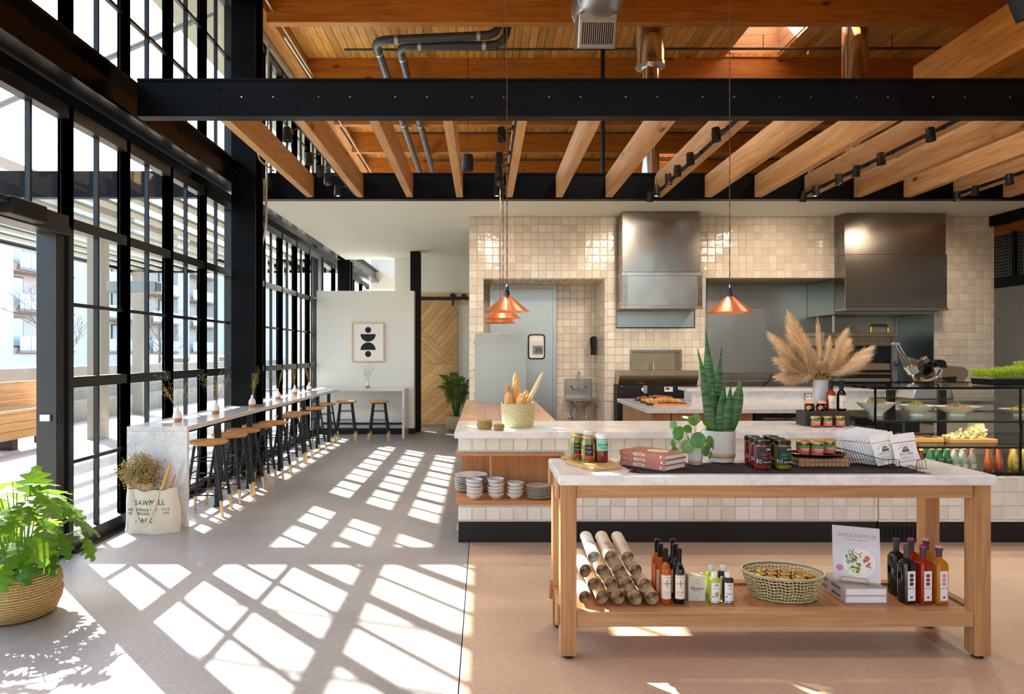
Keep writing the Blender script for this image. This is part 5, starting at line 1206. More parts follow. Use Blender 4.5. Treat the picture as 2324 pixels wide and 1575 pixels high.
def tin(px, Y, mat, lab, fruit):
    t = thing('oil_tin', lab, 'oil tin', (gx(px, Y), Y, SH), 0, 'small white capped oil tins')
    MB().lathe([(0, 0), (.028, 0), (.030, .003), (.030, .118), (.026, .126), (.016, .132), (0, .132)], 24).build('can', mat, t, smooth=40)
    MB().lathe([(0, .131), (.0165, .131), (.0165, .155), (.015, .157), (0, .157)], 20).build('cap', 'white_lid', t, smooth=40); MB().lathe([(.030, .0), (.0308, .002), (.0308, .006), (.030, .008)], 24, cap=False).build('seam', 'chrome', t, smooth=40)
    lp = label_patch(.030, -PI/2-.85, -PI/2+.85, .012, .108, 12).build('label', 'paper_white', t, smooth=60)
    L2 = [('hB', .016, 'ink', .097), ('AVOCADO' if fruit else 'SESAME', .006, 'ink_grey', .078)]
    for tx, sz, mt, z in L2: link('lettering', wrap(text_mesh(tx, sz, mt, .0003), .0312, -PI/2, z), lp)
    if fruit:
        for rr, mt, dy in ((.013, 'avocado', .031), (.0105, 'avo_flesh', .0316), (.0052, 'avo_pit', .0322)):
            me = MB().prism([(p[0]*.8, p[1]*1.15) for p in disc(0, 0, rr, 0, 6.2, 16)], -.0002, .0002, 'y').mesh('fruit_print', mt, fix=True); link('fruit_print', wrap(me, dy, -PI/2+.1, .048), lp)
    else:
        for dx in (-.012, -.004, .006, .012): link('sprig_print', wrap(MB().prism([(dx-.005, 0), (dx, .004), (dx+.005, .001), (dx, -.002)], -.0002, .0002, 'y').mesh('sprig_print', 'salad', fix=True), .0312, -PI/2, .05), lp)
    link('badge', wrap(MB().prism(rect(-.004, .004, -.003, .003), -.0002, .0002, 'y').mesh('badge', 'blue_knob', fix=True), .0312, -PI/2-.5, .036), lp)
tin(1621.5, 3.61, 'lime_tin', 'lime green oil tin with an avocado label at the shelf front', True); tin(1651.5, 3.61, 'dark_tin', 'dark oil tin with a sprig label at the shelf front', False); tin(1612.5, 3.72, 'lime_tin', 'lime green oil tin behind its avocado labelled twin', True); tin(1641, 3.72, 'dark_tin', 'dark oil tin behind its sprig labelled twin', False)
# oval basket of lids
obk = thing('oval_basket', 'pale open weave oval basket full of gold lidded jars', 'basket', (gx(1777, 3.70), 3.705, SH), math.radians(-6))
def brow(z, rx, ry, n=64): return [(rx*math.cos(2*PI*i/n), ry*math.sin(2*PI*i/n), z) for i in range(n+1)]
for k in range(8):
    t = k/7; rx, ry = .172+.038*t, .128+.030*t
    MB().tube([(p[0], p[1], p[2]+.0028*math.sin(i*1.57)) for i, p in enumerate(brow(.008+.118*t, rx, ry))], .0042, 5, cap=False).build('strand', 'basket_palm', obk, smooth=60)
MB().tube(brow(.132, .212, .16), .007, 6, cap=False).build('rim', 'basket_palm', obk, smooth=60)
up = MB()
for i in range(64):
    a = 2*PI*i/64; up.tube([(.172*math.cos(a), .128*math.sin(a), .004), (.19*math.cos(a+.05), .143*math.sin(a+.05), .066), (.211*math.cos(a), .159*math.sin(a), .13)], .0028, 4, cap=False)
up.build('uprights', 'basket_palm', obk, smooth=60); MB().lathe([(0, .001), (1, .001), (1, .004), (0, .004)], 40, sx=.17, sy=.126).build('base', 'basket_palm', obk)
for k, (x, y) in enumerate(((-.10, .06), (-.03, .075), (.04, .065), (.105, .045), (-.12, -.005), (-.055, .01), (.015, .005), (.085, -.02), (-.08, -.06), (-.01, -.062), (.06, -.072), (.135, .0))):
    t = thing('preserve_jar', 'gold lidded preserve jar inside the open weave basket', 'jar', obk.matrix_basis @ Vector((x, y, .034)), 0, 'gold lidded jars in the oval basket')
    MB().lathe([(0, 0), (.026, 0), (.028, .004), (.028, .072), (0, .072)], 18).build('glass', 'jam', t, smooth=40); MB().lathe([(0, .0722), (.0295, .0722), (.0295, .084), (.026, .085), (.025, .0836), (0, .0836)], 22).build('lid', 'gold_lid', t, smooth=40)
# standing cookbook on two flat ones
for k, nm in enumerate(('lower', 'upper')):
    t = thing('camping_cookbook', '%s thick grey book under the standing cookbook' % nm, 'book', (1.902, 3.588, SH+.0395*k), 0, 'thick grey books')
    mb = MB().box(0, .222, 0, .258, 0, .003); mb.box(0, .222, 0, .258, .036, .039); mb.box(0, .004, 0, .258, .003, .036); mb.build('cover', 'grey_cover', t); bx('pages', 'paper_white', t, .0042, .218, .003, .254, .0032, .0358)
    for tx, sz, yy in (('WILD', .031, .215), ('SARAH GLOVER', .017, .095)):
        me = text_mesh(tx, sz, 'ink', .0003, squeeze=.75); link('lettering', me, t, (-.0006, yy, .0195), (0, 0, -PI/2))
bl_, br2 = Vector((1.899, 3.707)), Vector((2.107, 3.62)); yw = math.atan2(br2.y-bl_.y, br2.x-bl_.x); zb2 = SH+.079+.013
wg = thing('standing_cookbook', 'lilac cookbook with a salad photograph standing upright', 'book', (bl_.x, bl_.y, zb2), yw); wg.rotation_euler = (math.radians(-9), 0, yw)
W2, H2 = .226, .283
bx('cover', 'lilac_cover', wg, 0, W2, 0, .003, 0, H2); bx('cover', 'lilac_cover', wg, 0, W2, .021, .024, 0, H2); bx('spine', 'lilac_cover', wg, 0, .003, .003, .021, 0, H2); bx('pages', 'paper', wg, .0032, W2-.004, .0032, .0208, .004, H2-.004)
bx('photo_panel', 'photo_grey', wg, .002, W2-.0005, -.0006, -.0001, 0.0, H2*.66)
link('lettering', text_mesh('WELL+GOOD', .0265, 'ink_grey', .0003, spacing=1.35, squeeze=.9), wg, (W2*.52, -.0006, H2*.83)); link('lettering', text_mesh('100 Healthy Recipes + Expert Advice', .0075, 'ink_grey', .0003), wg, (W2*.52, -.0006, H2*.755))
def flat(poly, mat, nm, d): MB().prism(poly, -d, -d+.0004, 'y').build(nm, mat, wg, fix=True)
pcx, pcz = W2*.56, H2*.335
flat(disc(pcx, pcz, .074, 0, 6.25, 36), 'paper_white', 'printed_plate', .0012); flat(disc(pcx, pcz, .069, 0, 6.25, 36), 'speck_cer', 'printed_plate', .0016)
flat(disc(W2*.145, H2*.22, .023, 0, 6.25, 24), 'paper_white', 'printed_bowl', .0012); flat(disc(W2*.145, H2*.22, .019, 0, 6.25, 24), 'onion', 'printed_onion', .0016)
g = random.Random(3); sal = {m_: MB() for m_ in ('salad', 'salad_dk', 'tomato', 'egg_white', 'avo_flesh')}
for k in range(60):
    a = g.uniform(1.9, 3.6); rr = g.uniform(.01, .062); p = (pcx+rr*math.cos(a), pcz+rr*math.sin(a)*1.0+.012); d = g.uniform(1.8, 2.6); L_ = g.uniform(.008, .016)
    q = (p[0]+L_*math.cos(d), p[1]+L_*math.sin(d)); n_ = (-math.sin(d)*.0016, math.cos(d)*.0016)
    sal[g.choice(('salad_dk', 'salad'))].prism([(p[0]+n_[0], p[1]+n_[1]), (p[0]-n_[0], p[1]-n_[1]), (q[0]-n_[0], q[1]-n_[1]), (q[0]+n_[0], q[1]+n_[1])], -.0022-.00002*k, -.0019, 'y')
for k in range(34):
    a = g.uniform(3.6, 5.0); rr = g.uniform(.005, .058); sal[g.choice(('salad', 'avo_flesh'))].prism([(x, z) for x, z in disc(pcx+rr*math.cos(a), pcz+rr*math.sin(a), g.uniform(.004, .008), 0, 5.6, 6)], -.0022-.00002*k, -.0019, 'y')
for k in range(14):
    a = g.uniform(-.5, .9); rr = g.uniform(.02, .055); sal['tomato'].prism(disc(pcx+rr*math.cos(a), pcz+rr*math.sin(a), .006, 0, 6.2, 9), -.0022-.00002*k, -.0019, 'y')
for k in range(60):
    a = g.uniform(4.8, 5.9); rr = g.uniform(.02, .06); sal['egg_white'].prism(disc(pcx+rr*math.cos(a), pcz+rr*math.sin(a), .0024, 0, 6.2, 6), -.0022-.00002*k, -.0019, 'y')
for m_, mb in sal.items(): mb.build('printed_salad', m_, wg, fix=True)
for (x, z) in ((.0, .045), (-.016, .05), (.006, .03), (.014, .054)):
    flat(disc(pcx+x, pcz+z, .0115, 0, 6.2, 18), 'egg_white', 'printed_egg', .0031); flat(disc(pcx+x, pcz+z, .005, 0, 6.2, 14), 'egg_yolk', 'printed_yolk', .0034)
es = thing('book_easel', 'thin gold wire easel holding the standing cookbook', 'easel', (bl_.x, bl_.y, SH+.0786), yw)
MB().tube(bend([(.035, .10, .003), (.035, -.03, .003), (.035, -.03, .035), (.165, -.03, .035), (.165, -.03, .003), (.165, .10, .003)], .008), .0022, 6).build('wire_loop', 'gold', es, smooth=50)
MB().tube([(.10, .10, .003), (.10, .075, .17)], .0022, 6).build('back_prop', 'gold', es); MB().tube([(.035, .10, .003), (.165, .10, .003)], .0022, 6).build('cross_wire', 'gold', es); MB().tube([(.035, -.002, .006), (.165, -.002, .006)], .0022, 6).build('ledge_wire', 'gold', es)
# square oil bottles
def oil(px, Y, liq, lab, dots, capm):
    t = thing('oil_bottle', lab, 'bottle', (gx(px, Y), Y, SH), math.radians(8), 'square glass bottles with dotted labels'); w = .0325
    def ring(s, z, rr): return [(x*1, y*1, z) for x, y in rrect(s, s, rr, 3)]
    mb = MB(); rows = [ring(.028, 0, .008), ring(w, .005, .010), ring(w, .205, .010), ring(.028, .218, .012), ring(.0135, .235, .0134), ring(.012, .285, .0119)]
    nn = len(rows[0]); mb.v = [p for r_ in rows for p in r_]
    for i in range(len(rows)-1):
        for k in range(nn): mb.f.append((i*nn+k, i*nn+(k+1) % nn, (i+1)*nn+(k+1) % nn, (i+1)*nn+k))
    mb.f.append(tuple(reversed(range(nn)))); mb.f.append(tuple(range((len(rows)-1)*nn, len(rows)*nn)))
    mb.build('body', liq, t, smooth=35)
    cp_ = MB().lathe([(0, .242), (.0148, .242), (.0138, .275), (.017, .276), (.017, .290), (0, .291)], 20).build('neck_wrap', 'plum', t, smooth=40); MB().lathe([(0, .2902), (.0172, .2902), (.0172, .300), (.016, .302), (0, .302)], 20).build('stopper', capm, t, smooth=40)
    lb_ = bx('label', 'paper_white', t, -.022, .022, -w-.0012, -w-.0004, .02, .175)
    for z in (.152, .130, .108): MB().prism([(p[0]*1.25, p[1]+z) for p in disc(0, 0, .0098, 0, 6.2, 18)], -w-.0018, -w-.0013, 'y').build('dot_print', dots, lb_, fix=True)
    link('lettering', text_mesh('QUEEN CREEK', .006, 'ink', .0003), lb_, (0, -w-.0016, .085)); bx('badge', 'blue_knob', lb_, -.006, .006, -w-.0018, -w-.0013, .034, .043)
for px, Y, liq, d, c, nm in ((2058, 3.60, 'black_liq', 'plum', 'plum', 'black'), (2095, 3.60, 'rose', 'magenta', 'magenta', 'ruby red'), (2131, 3.60, 'gold_liq', 'pink', 'pink', 'golden')):
    oil(px, Y, liq, 'square bottle of %s oil at the front edge of the shelf' % nm, d, c)
for px, Y, liq, d, c, nm in ((2034, 3.735, 'black_liq', 'plum', 'plum', 'black'), (2067.5, 3.735, 'rose', 'magenta', 'magenta', 'ruby red'), (2101.5, 3.735, 'gold_liq', 'pink', 'pink', 'golden')):
    oil(px, Y, liq, 'square bottle of %s oil behind its twin' % nm, d, c)
# rolled market bags
def roll_mesh(seed, mat):
    g = random.Random(seed); mb = MB(); n_ = 72; turns = g.uniform(3.2, 4.0); R0 = .0385; L_ = .29; th = .0016
    ph = g.uniform(0, 6); sq = g.uniform(.93, 1.0); tilt = g.uniform(0, PI)
    prof = []
    for i in range(n_+1):
        t = i/n_; a = ph + turns*2*PI*t; r = R0*(1-.9*t**1.05)*(1+(.02+.06*t)*math.sin(3*a+ph)+.05*t*math.sin(5*a)+.1*t*math.sin(2*a+ph*2)); x, z = r*math.cos(a), r*math.sin(a)*sq
        prof.append((x*math.cos(tilt)-z*math.sin(tilt), x*math.sin(tilt)+z*math.cos(tilt)))
    for dy in range(6):
        y = L_*dy/5
        for (x, z) in prof: mb.v.append((x*(1-.015*abs(math.sin(dy*2+seed))), y + .004*math.sin(x*90)*(dy == 0), z))
    m_ = n_+1
    for d in range(5):
        for i in range(n_): mb.f.append((d*m_+i, d*m_+i+1, (d+1)*m_+i+1, (d+1)*m_+i))
    return mb.mesh('cloth', mat, smooth=60)
rolls = [roll_mesh(k, 'towel') for k in range(6)]; rollw = roll_mesh(9, 'towel_white')
TW = [(px, z, k % 6) for z, pxs in ((.0425, (1329, 1367, 1405, 1443, 1481)), (.1125, (1348, 1386, 1424, 1462)), (.1825, (1329, 1367, 1405, 1443)), (.2525, (1386, 1424))) for k, px in enumerate(pxs)] + [(1348, .2525, 6)]
g = random.Random(5)
for k, (px, zz, m_) in enumerate(TW):
    Y = 3.545; x, z = gx(px, Y), SH+zz
    t = thing('rolled_bag', None, 'rolled bag', (x, Y+.008*g.random(), z), 0, 'rolled canvas bags in a pile'); pitch = math.radians(6 if zz > .25 else 0); yaw = 0
    t.rotation_euler = (pitch, 0, yaw)
    link('cloth', rollw if m_ == 6 else rolls[m_], t, rot=(0, g.uniform(0, 6.28) if m_ != 6 else 0, 0))
    if k in (13, 14, 15):
        tag(t, {13: 'rolled canvas bag lettered MI and KE leaning in the pile', 14: 'rolled canvas bag lettered VE on the sloping side of the pile', 15: 'topmost white rolled bag lettered L USA AVE'}[k])
        for tx, sz, u, v in {13: (('MI', .026, .10, -.004), ('AMA', .012, .075, 0), ('KE', .024, .045, .004)), 14: (('VE', .014, .08, .004), ('A', .008, .095, 0)), 15: (('L', .02, .13, -.012), ('U.S.A', .01, .115, .008), ('AVE', .015, .095, .006))}[k]:
            me = text_mesh(tx, sz, 'ink', .0003)
            for vv in me.vertices: x_, y_, z_ = vv.co; a = PI/2 - (x_+v)/.0400; vv.co = ((.0400-y_)*math.cos(a), u+z_, (.0400-y_)*math.sin(a))
            link('lettering', me, t)
    else: tag(t, 'plain rolled canvas bag in the pile on the table shelf')

# ------------------------------------------------------------ crockery in the cubby
def plate_mesh(r, h): return MB().lathe([(0, .0), (r*.55, 0), (r*.62, .002), (r*.97, h), (r, h+.001), (r*.985, h+.004), (r*.6, .006), (0, .005)], 32)
def crock(nm, cat, x, y, z, me, rim, label, group, rot=(0, 0, 0)):
    t = thing(nm, label, cat, (x, y, z), 0, group); t.rotation_euler = rot
    link('glaze', me, t); link('rim_line', rim, t); return t
def rimm(r, z, mat='speck_rim'): return MB().tube([(r*math.cos(2*PI*i/32), r*math.sin(2*PI*i/32), z) for i in range(33)], .0008, 4, cap=False).mesh('rim_line', mat)
pl_b = plate_mesh(.145, .016).mesh('glaze', 'speck_cer', smooth=50); pl_br = rimm(.1455, .0185, 'tan_glaze')
pl_s = plate_mesh(.105, .010).mesh('glaze', 'speck_cer', smooth=50); pl_sr = rimm(.1055, .0125, 'tan_glaze')
bo = MB().lathe([(0, 0), (.035, 0), (.038, .004), (.062, .026), (.072, .05), (.0705, .051), (.059, .028), (.03, .007), (0, .006)], 32).mesh('glaze', 'speck_cer', smooth=50); bor = rimm(.0715, .0505)
g = random.Random(2); zs = .3435; ORD = 'first second third fourth fifth sixth seventh eighth ninth'.split()
X1, Y1 = -.11, 6.02
for k in range(9): crock('dinner_plate', 'plate', X1+g.uniform(-.006, .006)+(.012 if k == 7 else 0), Y1+g.uniform(-.005, .005), zs+.0015+.0155*k, pl_b, pl_br, '%s large speckled plate up from the shelf in the tall stack' % ORD[k], 'large plates stacked in the cubby', (g.uniform(-.012, .012)*(k > 0), g.uniform(-.016, .016)*(k > 0), 0))
for px, Y, nn, lb in ((1075.5, 5.68, 5, 'beside the tall plates'), (1124.5, 5.70, 5, 'between the other two'), (1169, 5.70, 4, 'next to the small plates')):
    for k in range(nn): crock('bowl', 'bowl', gx(px, Y)+g.uniform(-.008, .008), Y+g.uniform(-.006, .006), zs+.0015+.0285*k, bo, bor, '%s two tone bowl up from the shelf in the stack %s' % (ORD[k], lb), 'bowl stack %s' % lb, (g.uniform(-.04, .04)*(k > 0), g.uniform(-.06, .06)*(k > 0), 0))
for k in range(9): crock('side_plate', 'plate', gx(1223, 5.72)+g.uniform(-.003, .003), 5.72+g.uniform(-.003, .003), zs+.0015+.0115*k, pl_s, pl_sr, '%s small speckled plate up from the shelf in the short stack' % ORD[k], 'small plates stacked in the cubby')
# ------------------------------------------------------------ bread and baskets on the counter
def loaf(nm, label, p0, p1, r, mat, grp, slash=4, sq=.85, bendv=(0, 0, 0)):
    p0, p1 = Vector(p0), Vector(p1); t = thing(nm, label, 'bread', p0, 0, grp); d = p1-p0; pts = []; rs = []; b_ = Vector(bendv)
    for i in range(15):
        u = i/14; pts.append(d*u + b_*math.sin(PI*u)); rs.append(r*max(.12, (1-abs(2*u-1)**3.2))**.6*(1+.05*math.sin(u*23)))
    MB().tube(pts, rs, 14, squash=sq).build('crust', mat, t, smooth=60)
    ax = d.normalized(); up_ = Vector((0, -1, .3)); up_ = (up_ - ax*up_.dot(ax)).normalized(); sd_ = ax.cross(up_)
    for k in range(slash):
        u = .2+.6*k/max(1, slash-1); c = d*u + b_*math.sin(PI*u) + up_*r*.86
        MB().tube([c-ax*r*.55-sd_*r*.35, c+up_*r*.16, c+ax*r*.55+sd_*r*.35], [r*.06, r*.22, r*.06], 6, squash=.5).build('score', 'bread_pale', t, smooth=60)
    return t
def basket(nm, label, loc, prof, mat, cat='basket', n=36, lid=None, rimz=None, group=None):
    t = thing(nm, label, cat, loc, 0, group); MB().lathe(prof, n, cap=False).build('body', mat, t, smooth=60)
    MB().lathe([(0, .002), (prof[0][0], .002), (prof[0][0], .006), (0, .006)], n).build('base', mat, t)
    if rimz: MB().tube([(rimz[0]*math.cos(2*PI*i/48), rimz[0]*math.sin(2*PI*i/48), rimz[1]+.003*math.sin(i*PI/2)) for i in range(49)], rimz[2], 6, cap=False).build('rim', mat, t, smooth=60)
    if lid: MB().lathe(lid, n).build('lid', mat, t, smooth=60)
    return t
bb = Vector((gx(1175.5, 5.88), 5.88, CT))
basket('bread_basket', 'woven palm basket full of bread loaves', bb, [(.125, .0), (.135, .03), (.142, .10), (.147, .2), (.141, .2), (.136, .1), (.128, .012)], 'basket_palm', rimz=(.145, .2, .006))
for p0, p1, r, m_, lab, sl_ in (((-.078, -.04, .06), (-.085, -.045, .30), .036, 'bread', 'round topped loaf leaning on the rim beside the tall baguette', 3), ((-.083, .045, .06), (-.085, .045, .36), .031, 'bread_dk', 'batard standing behind the round topped loaf', 3), ((-.012, .066, .06), (-.014, .07, .47), .034, 'bread', 'tall baguette standing upright in the bread basket', 4),
                             ((.018, -.072, .06), (.03, -.078, .29), .048, 'bread', 'plump round loaf at the front of the bread basket', 3), ((.075, .062, .07), (.078, .062, .31), .031, 'bread_dk', 'dark crusted loaf beside the slanting pale baguette', 2), ((.03, .0, .09), (.215, .0, .47), .024, 'bread_pale', 'slim pale baguette slanting out of the bread basket', 4)):
    loaf('bread_loaf', lab, bb+Vector(p0), bb+Vector(p1), r, m_, 'loaves in the bread basket', sl_)
for px, Y, r, h, lab in ((1100, 5.70, .066, .085, 'round lidded straw basket, the bigger of the pair'), (1132.5, 5.62, .046, .056, 'round lidded straw basket, the smaller of the pair')):
    basket('lidded_basket', lab, (gx(px, Y), Y, CT), [(r*.82, 0), (r*.98, h*.25), (r, h*.5), (r*.88, h*.76)], 'basket_dk', lid=[(0, h*.74), (r*.98, h*.74), (r*1.02, h*.82), (r*.85, h*.93), (r*.3, h), (0, h)], group='lidded straw baskets')
# ------------------------------------------------------------ riser group on the counter
rs_ = thing('wooden_riser', 'dark wooden riser block on the marble counter', 'riser', (gx(1878, 5.93), 5.93, CT)); bx('block', 'dark_box', rs_, -.197, .197, 0, .17, 0, .127, .003)
for px, lab in ((1850.5, 'small raspberry jam jar before the riser below the round jars'), (1877, 'small raspberry jam jar in the middle before the riser'), (1905, 'small raspberry jam jar before the riser below the dark bottle')):
    heidi(px, 5.86, CT, .041, .093, lab, 'small jam jars before the riser', 1.0)
for px, lab in ((1837.5, 'round dark jam jar with a peach cloth top at the riser end'), (1863.5, 'round dark jam jar with a tilted paper tag')):
    t = thing('round_jar', lab, 'jar', (gx(px, 5.99), 5.99, CT+.127), 0, 'round jars on the riser')
    MB().lathe([(0, 0), (.03, 0), (.042, .018), (.044, .04), (.036, .062), (.03, .07), (0, .07)], 24).build('glass', 'jam', t, smooth=50); MB().lathe([(.046, .066), (.044, .072), (.034, .082), (.03, .09), (0, .092)], 24, cap=False).build('cloth_top', 'peach_cloth', t, smooth=50)
    MB().obox((-.03, -.044, .03), (.04, .002, .03), Ry(math.radians(-35))).build('tag', 'peach_cloth', t)
for px, liq, lab in ((1885.5, 'rose', 'short amber vinegar bottle on the riser'), (1909.5, 'black_liq', 'short black vinegar bottle on the riser')):
    mk = [(k, d, m_, .075) for k, d, m_, _ in zia(.018)] + [('t', ('VINEGAR', .008), 'print_red' if liq == 'black_liq' else 'print_green', .04)]
    bottle('vinegar_bottle', lab, (gx(px, 6.0), 6.0, CT+.127), [(0, 0), (.036, 0), (.039, .006), (.039, .14), (.032, .165), (.016, .185), (.0145, .21)], liq, 'matte_black', [(0, .187), (.0185, .187), (.0185, .268), (0, .269)], .039, (.9, .022, .135, 'cream_label', mk), 'bottles on the riser')
# pampas vase
pv = thing('pampas_vase', 'tall pale grey vase of cream pampas grass plumes', 'vase', (gx(1863, 6.2), 6.2, CT))
MB().lathe([(0, 0), (.058, 0), (.064, .006), (.068, .39), (.063, .39), (.06, .02), (0, .02)], 32).build('vase', 'grey_cer', pv, smooth=40)
def plume(mb, base, tip, w, n_, g, droop=.25):
    base, tip = Vector(base), Vector(tip); ax = (tip-base); L_ = ax.length; a = ax.normalized(); e1 = a.orthogonal().normalized(); e2 = a.cross(e1)
    for k in range(n_):
        u = g.random()**.8; c = base + ax*(.22+.76*u); ang = g.uniform(0, 2*PI); rad = w*(math.sin(PI*min(1, .12+u*.88))**.6)*g.uniform(.5, 1.15)
        out = e1*math.cos(ang)+e2*math.sin(ang); ln = L_*.27*g.uniform(.6, 1.3)
        p1 = c + out*rad*.6 + a*ln*.55; p2 = c + out*rad + a*ln - Vector((0, 0, rad*droop)); s = a.cross(out)*.0015
        n = len(mb.v); mb.v += [tuple(c), tuple(p1+s), tuple(p2), tuple(p1-s)]; mb.f.append((n, n+1, n+2, n+3))
g = random.Random(21)
for tx, ty, w, nn in ((1762, 820, .035, 420), (1768, 772, .045, 600), (1793, 737, .05, 800), (1772, 855, .04, 500), (1812, 790, .055, 800), (1790, 815, .055, 800), (1862, 748, .022, 260), (1850, 800, .035, 400), (1903, 765, .04, 560), (1932, 785, .045, 640), (1978, 800, .045, 700), (1945, 818, .040, 560), (1938, 830, .035, 460), (1895, 800, .045, 640), (1900, 832, .04, 600), (1820, 840, .05, 640), (1870, 825, .045, 560), (1780, 795, .05, 600), (1805, 760, .045, 600), (1830, 770, .04, 500), (1920, 805, .045, 600), (1955, 815, .045, 600), (1785, 838, .05, 600), (1840, 815, .05, 600), (1885, 780, .035, 400), (1912, 836, .034, 500), (1800, 860, .045, 500)):
    tip = Vector((gx(tx, 6.2)-pv.location.x, g.uniform(-.1, .1), gz(ty, 6.2)-CT)); b0 = Vector((tip.x*.12, 0, .38)); mid = b0.lerp(tip, .3) + Vector((0, 0, .04))
    mb = MB(); plume(mb, b0 + Vector((tip.x*.12, 0, .03)), tip, w*2.0, int(nn*1.5), g); p_ = mb.build('plume', 'pampas', pv); tag(p_, kind='stuff'); MB().tube([(tip.x*.1, 0, .06), b0, mid, tip], [.003, .003, .002, .001], 5).build('stem', 'dry_straw', p_)
# ------------------------------------------------------------ charcuterie boards
for k, (px, py, Y, mat, lab) in enumerate(((1492, 902, 9.0, 'prosciutto', 'wooden board heaped with folded ham'), (1507, 910, 8.6, 'cheddar', 'wooden board of sliced yellow cheese'), (1522, 918, 8.28, 'salami', 'wooden board of sliced red salami'))):
    t = thing('serving_board', lab, 'food board', (gx(px, Y), Y, CT), math.radians(-6), 'charcuterie boards'); bx('board', 'cutting', t, -.22, .22, -.08, .08, 0, .022, .003); bx('board_end', 'dark_box', t, -.29, -.221, -.08, .08, 0.001, .021, .003); gg = random.Random(k)
    for q in range(46):
        x, y = gg.uniform(-.26, .2), gg.uniform(-.065, .065); h = .02 + (.03 if k == 0 else .022)*max(0, 1-abs(x)/.26)
        if k == 1: MB().obox((x, y, h+.012), (.05, .012, .028), Rz(gg.uniform(-.2, .2)) @ Ry(.5)).build('slice', mat, t, bev=.002)
        elif k == 2: MB().lathe([(0, 0), (.026, 0), (.026, .003), (0, .003)], 10, (x*.9, y, .0225+.0035*(q % 5))).build('slice', mat, t)
        else:
            p = Vector((x, y, h+.01)); MB().tube([p+Vector((gg.uniform(-.02, .02), gg.uniform(-.02, .02), gg.uniform(-.01, .02))) for _ in range(4)], [.006, .013, .012, .005], 6, squash=.5).build('slice', mat, t, smooth=60)
# ------------------------------------------------------------ display case contents
def bowl_food(px, Y, rx, ry, h, food, lab, seed, foot=.35):
    t = thing('salad_bowl', lab, 'bowl', (gx(px, Y), Y, S1+.0012), 0, 'white bowls on the upper glass shelf'); MB().lathe([(0, 0), (foot, 0), (foot*1.02, .02), (.72, h*.6), (1, h), (.97, h), (.68, h*.62), (.2, .03), (0, .03)], 36, sx=rx, sy=ry).build('bowl', 'white_cer', t, smooth=50)
    gg = random.Random(seed); mb = MB()
    for q in range(110):
        a, rr = gg.uniform(0, 6.28), gg.random()**.6*.62; s = gg.uniform(.008, .016); mb.obox((rx*rr*math.cos(a), ry*rr*math.sin(a), h*.8+.05*(1-rr*1.5)*gg.uniform(.3, 1)), (s*1.3, s, s*.7), Euler((gg.random()*3, gg.random()*3, gg.random()*3)).to_matrix())
    tag(mb.build('salad', food, t), kind='stuff')
    mb = MB()
    for q in range(40):
        a, rr = gg.uniform(0, 6.28), gg.random()*.4; s = gg.uniform(.006, .012); mb.obox((rx*rr*math.cos(a), ry*rr*math.sin(a), h*.88+.05*(1-rr*1.5)), (s*1.6, s, s*.3), Euler((gg.random()*3, gg.random()*3, gg.random()*3)).to_matrix())
    tag(mb.build('garnish', 'grain_g' if food != 'prosciutto' else 'salad', t), kind='stuff')
bowl_food(1988, 6.1, .165, .14, .115, 'grain', 'white boat shaped bowl of grain salad by the case end', 1); bowl_food(2080, 6.05, .148, .14, .095, 'grain', 'round white bowl of grain salad with green garnish', 2); bowl_food(2172, 6.05, .205, .14, .085, 'prosciutto', 'wide white bowl of pink salad', 3); bowl_food(2318, 6.05, .18, .15, .06, 'cheddar', 'shallow white dish of yellow salad behind the glass seam', 4)
for px, Y, w, lab in ((2086, 6.0, .145, 'cutting board of orange crackers on the lower glass shelf'), (2191, 5.95, .20, 'cutting board holding a heap of broken white cheese')):
    t = thing('cutting_board', lab, 'cutting board', (gx(px, Y), Y, S2+.0012), 0, 'boards on the lower glass shelf'); bx('board', 'cutting', t, -w, w, -.11, .11, 0, .035, .003); gg = random.Random(px)
    if px < 2150:
        for q in range(40): MB().obox((gg.uniform(-w+.03, w-.03), gg.uniform(-.09, .09), .039), (.06, .03, .006), Rz(gg.uniform(-.3, .3))).build('cracker', 'bread_dk', t)
    else:
        for q in range(170):
            x = gg.uniform(-w+.03, w-.06); hmax = .10*max(.1, 1-abs(x-.07)/.26); s = gg.uniform(.012, .024); MB().obox((x, gg.uniform(-.085, .05), .036+gg.random()*hmax), (s, s, s*.8), Euler((gg.random()*3, gg.random()*3, gg.random()*3)).to_matrix()).build('cheese_chunk', 'cheese', t)
        MB().prism([(0, 0), (.11, 0), (.12, .03), (.1, .125), (.02, .12)], -.02, .085, 'y').xf(Matrix.Translation((.055, 0, .036))).build('cheese_wedge', 'cheese', t, bev=.008, fix=True)
DP = {'soda': ([(0, 0), (.026, 0), (.029, .006), (.029, .07), (.022, .10), (.012, .135), (.012, .165)], .175), 'water': ([(0, 0), (.028, 0), (.031, .006), (.031, .085), (.024, .115), (.013, .145), (.013, .17)], .18), 'juice': ([(0, 0), (.027, 0), (.03, .008), (.034, .05), (.029, .09), (.018, .14), (.015, .175)], .19)}
def drink(px, Y, kind, liq, capm, lab, grp, lbl):
    prof, h = DP[kind]; t = thing('drink_bottle', lab, 'bottle', (px, Y, DZ0+.0215), 0, grp); MB().lathe(prof, 16).build('glass', liq, t, smooth=45); MB().lathe([(0, h-.012), (.0145, h-.012), (.0145, h-.001), (0, h)], 14).build('cap', capm, t, smooth=40)
    if lbl: label_patch(prof[3][0], -PI/2-.8, -PI/2+.8, .02, .055, 8).build('label', lbl, t, smooth=60); MB().prism([(p[0], p[1]) for p in disc(0, .085, .013, 0, 6.2, 12)], -.0285, -.0275, 'y').build('badge', 'cream_label', t, fix=True)
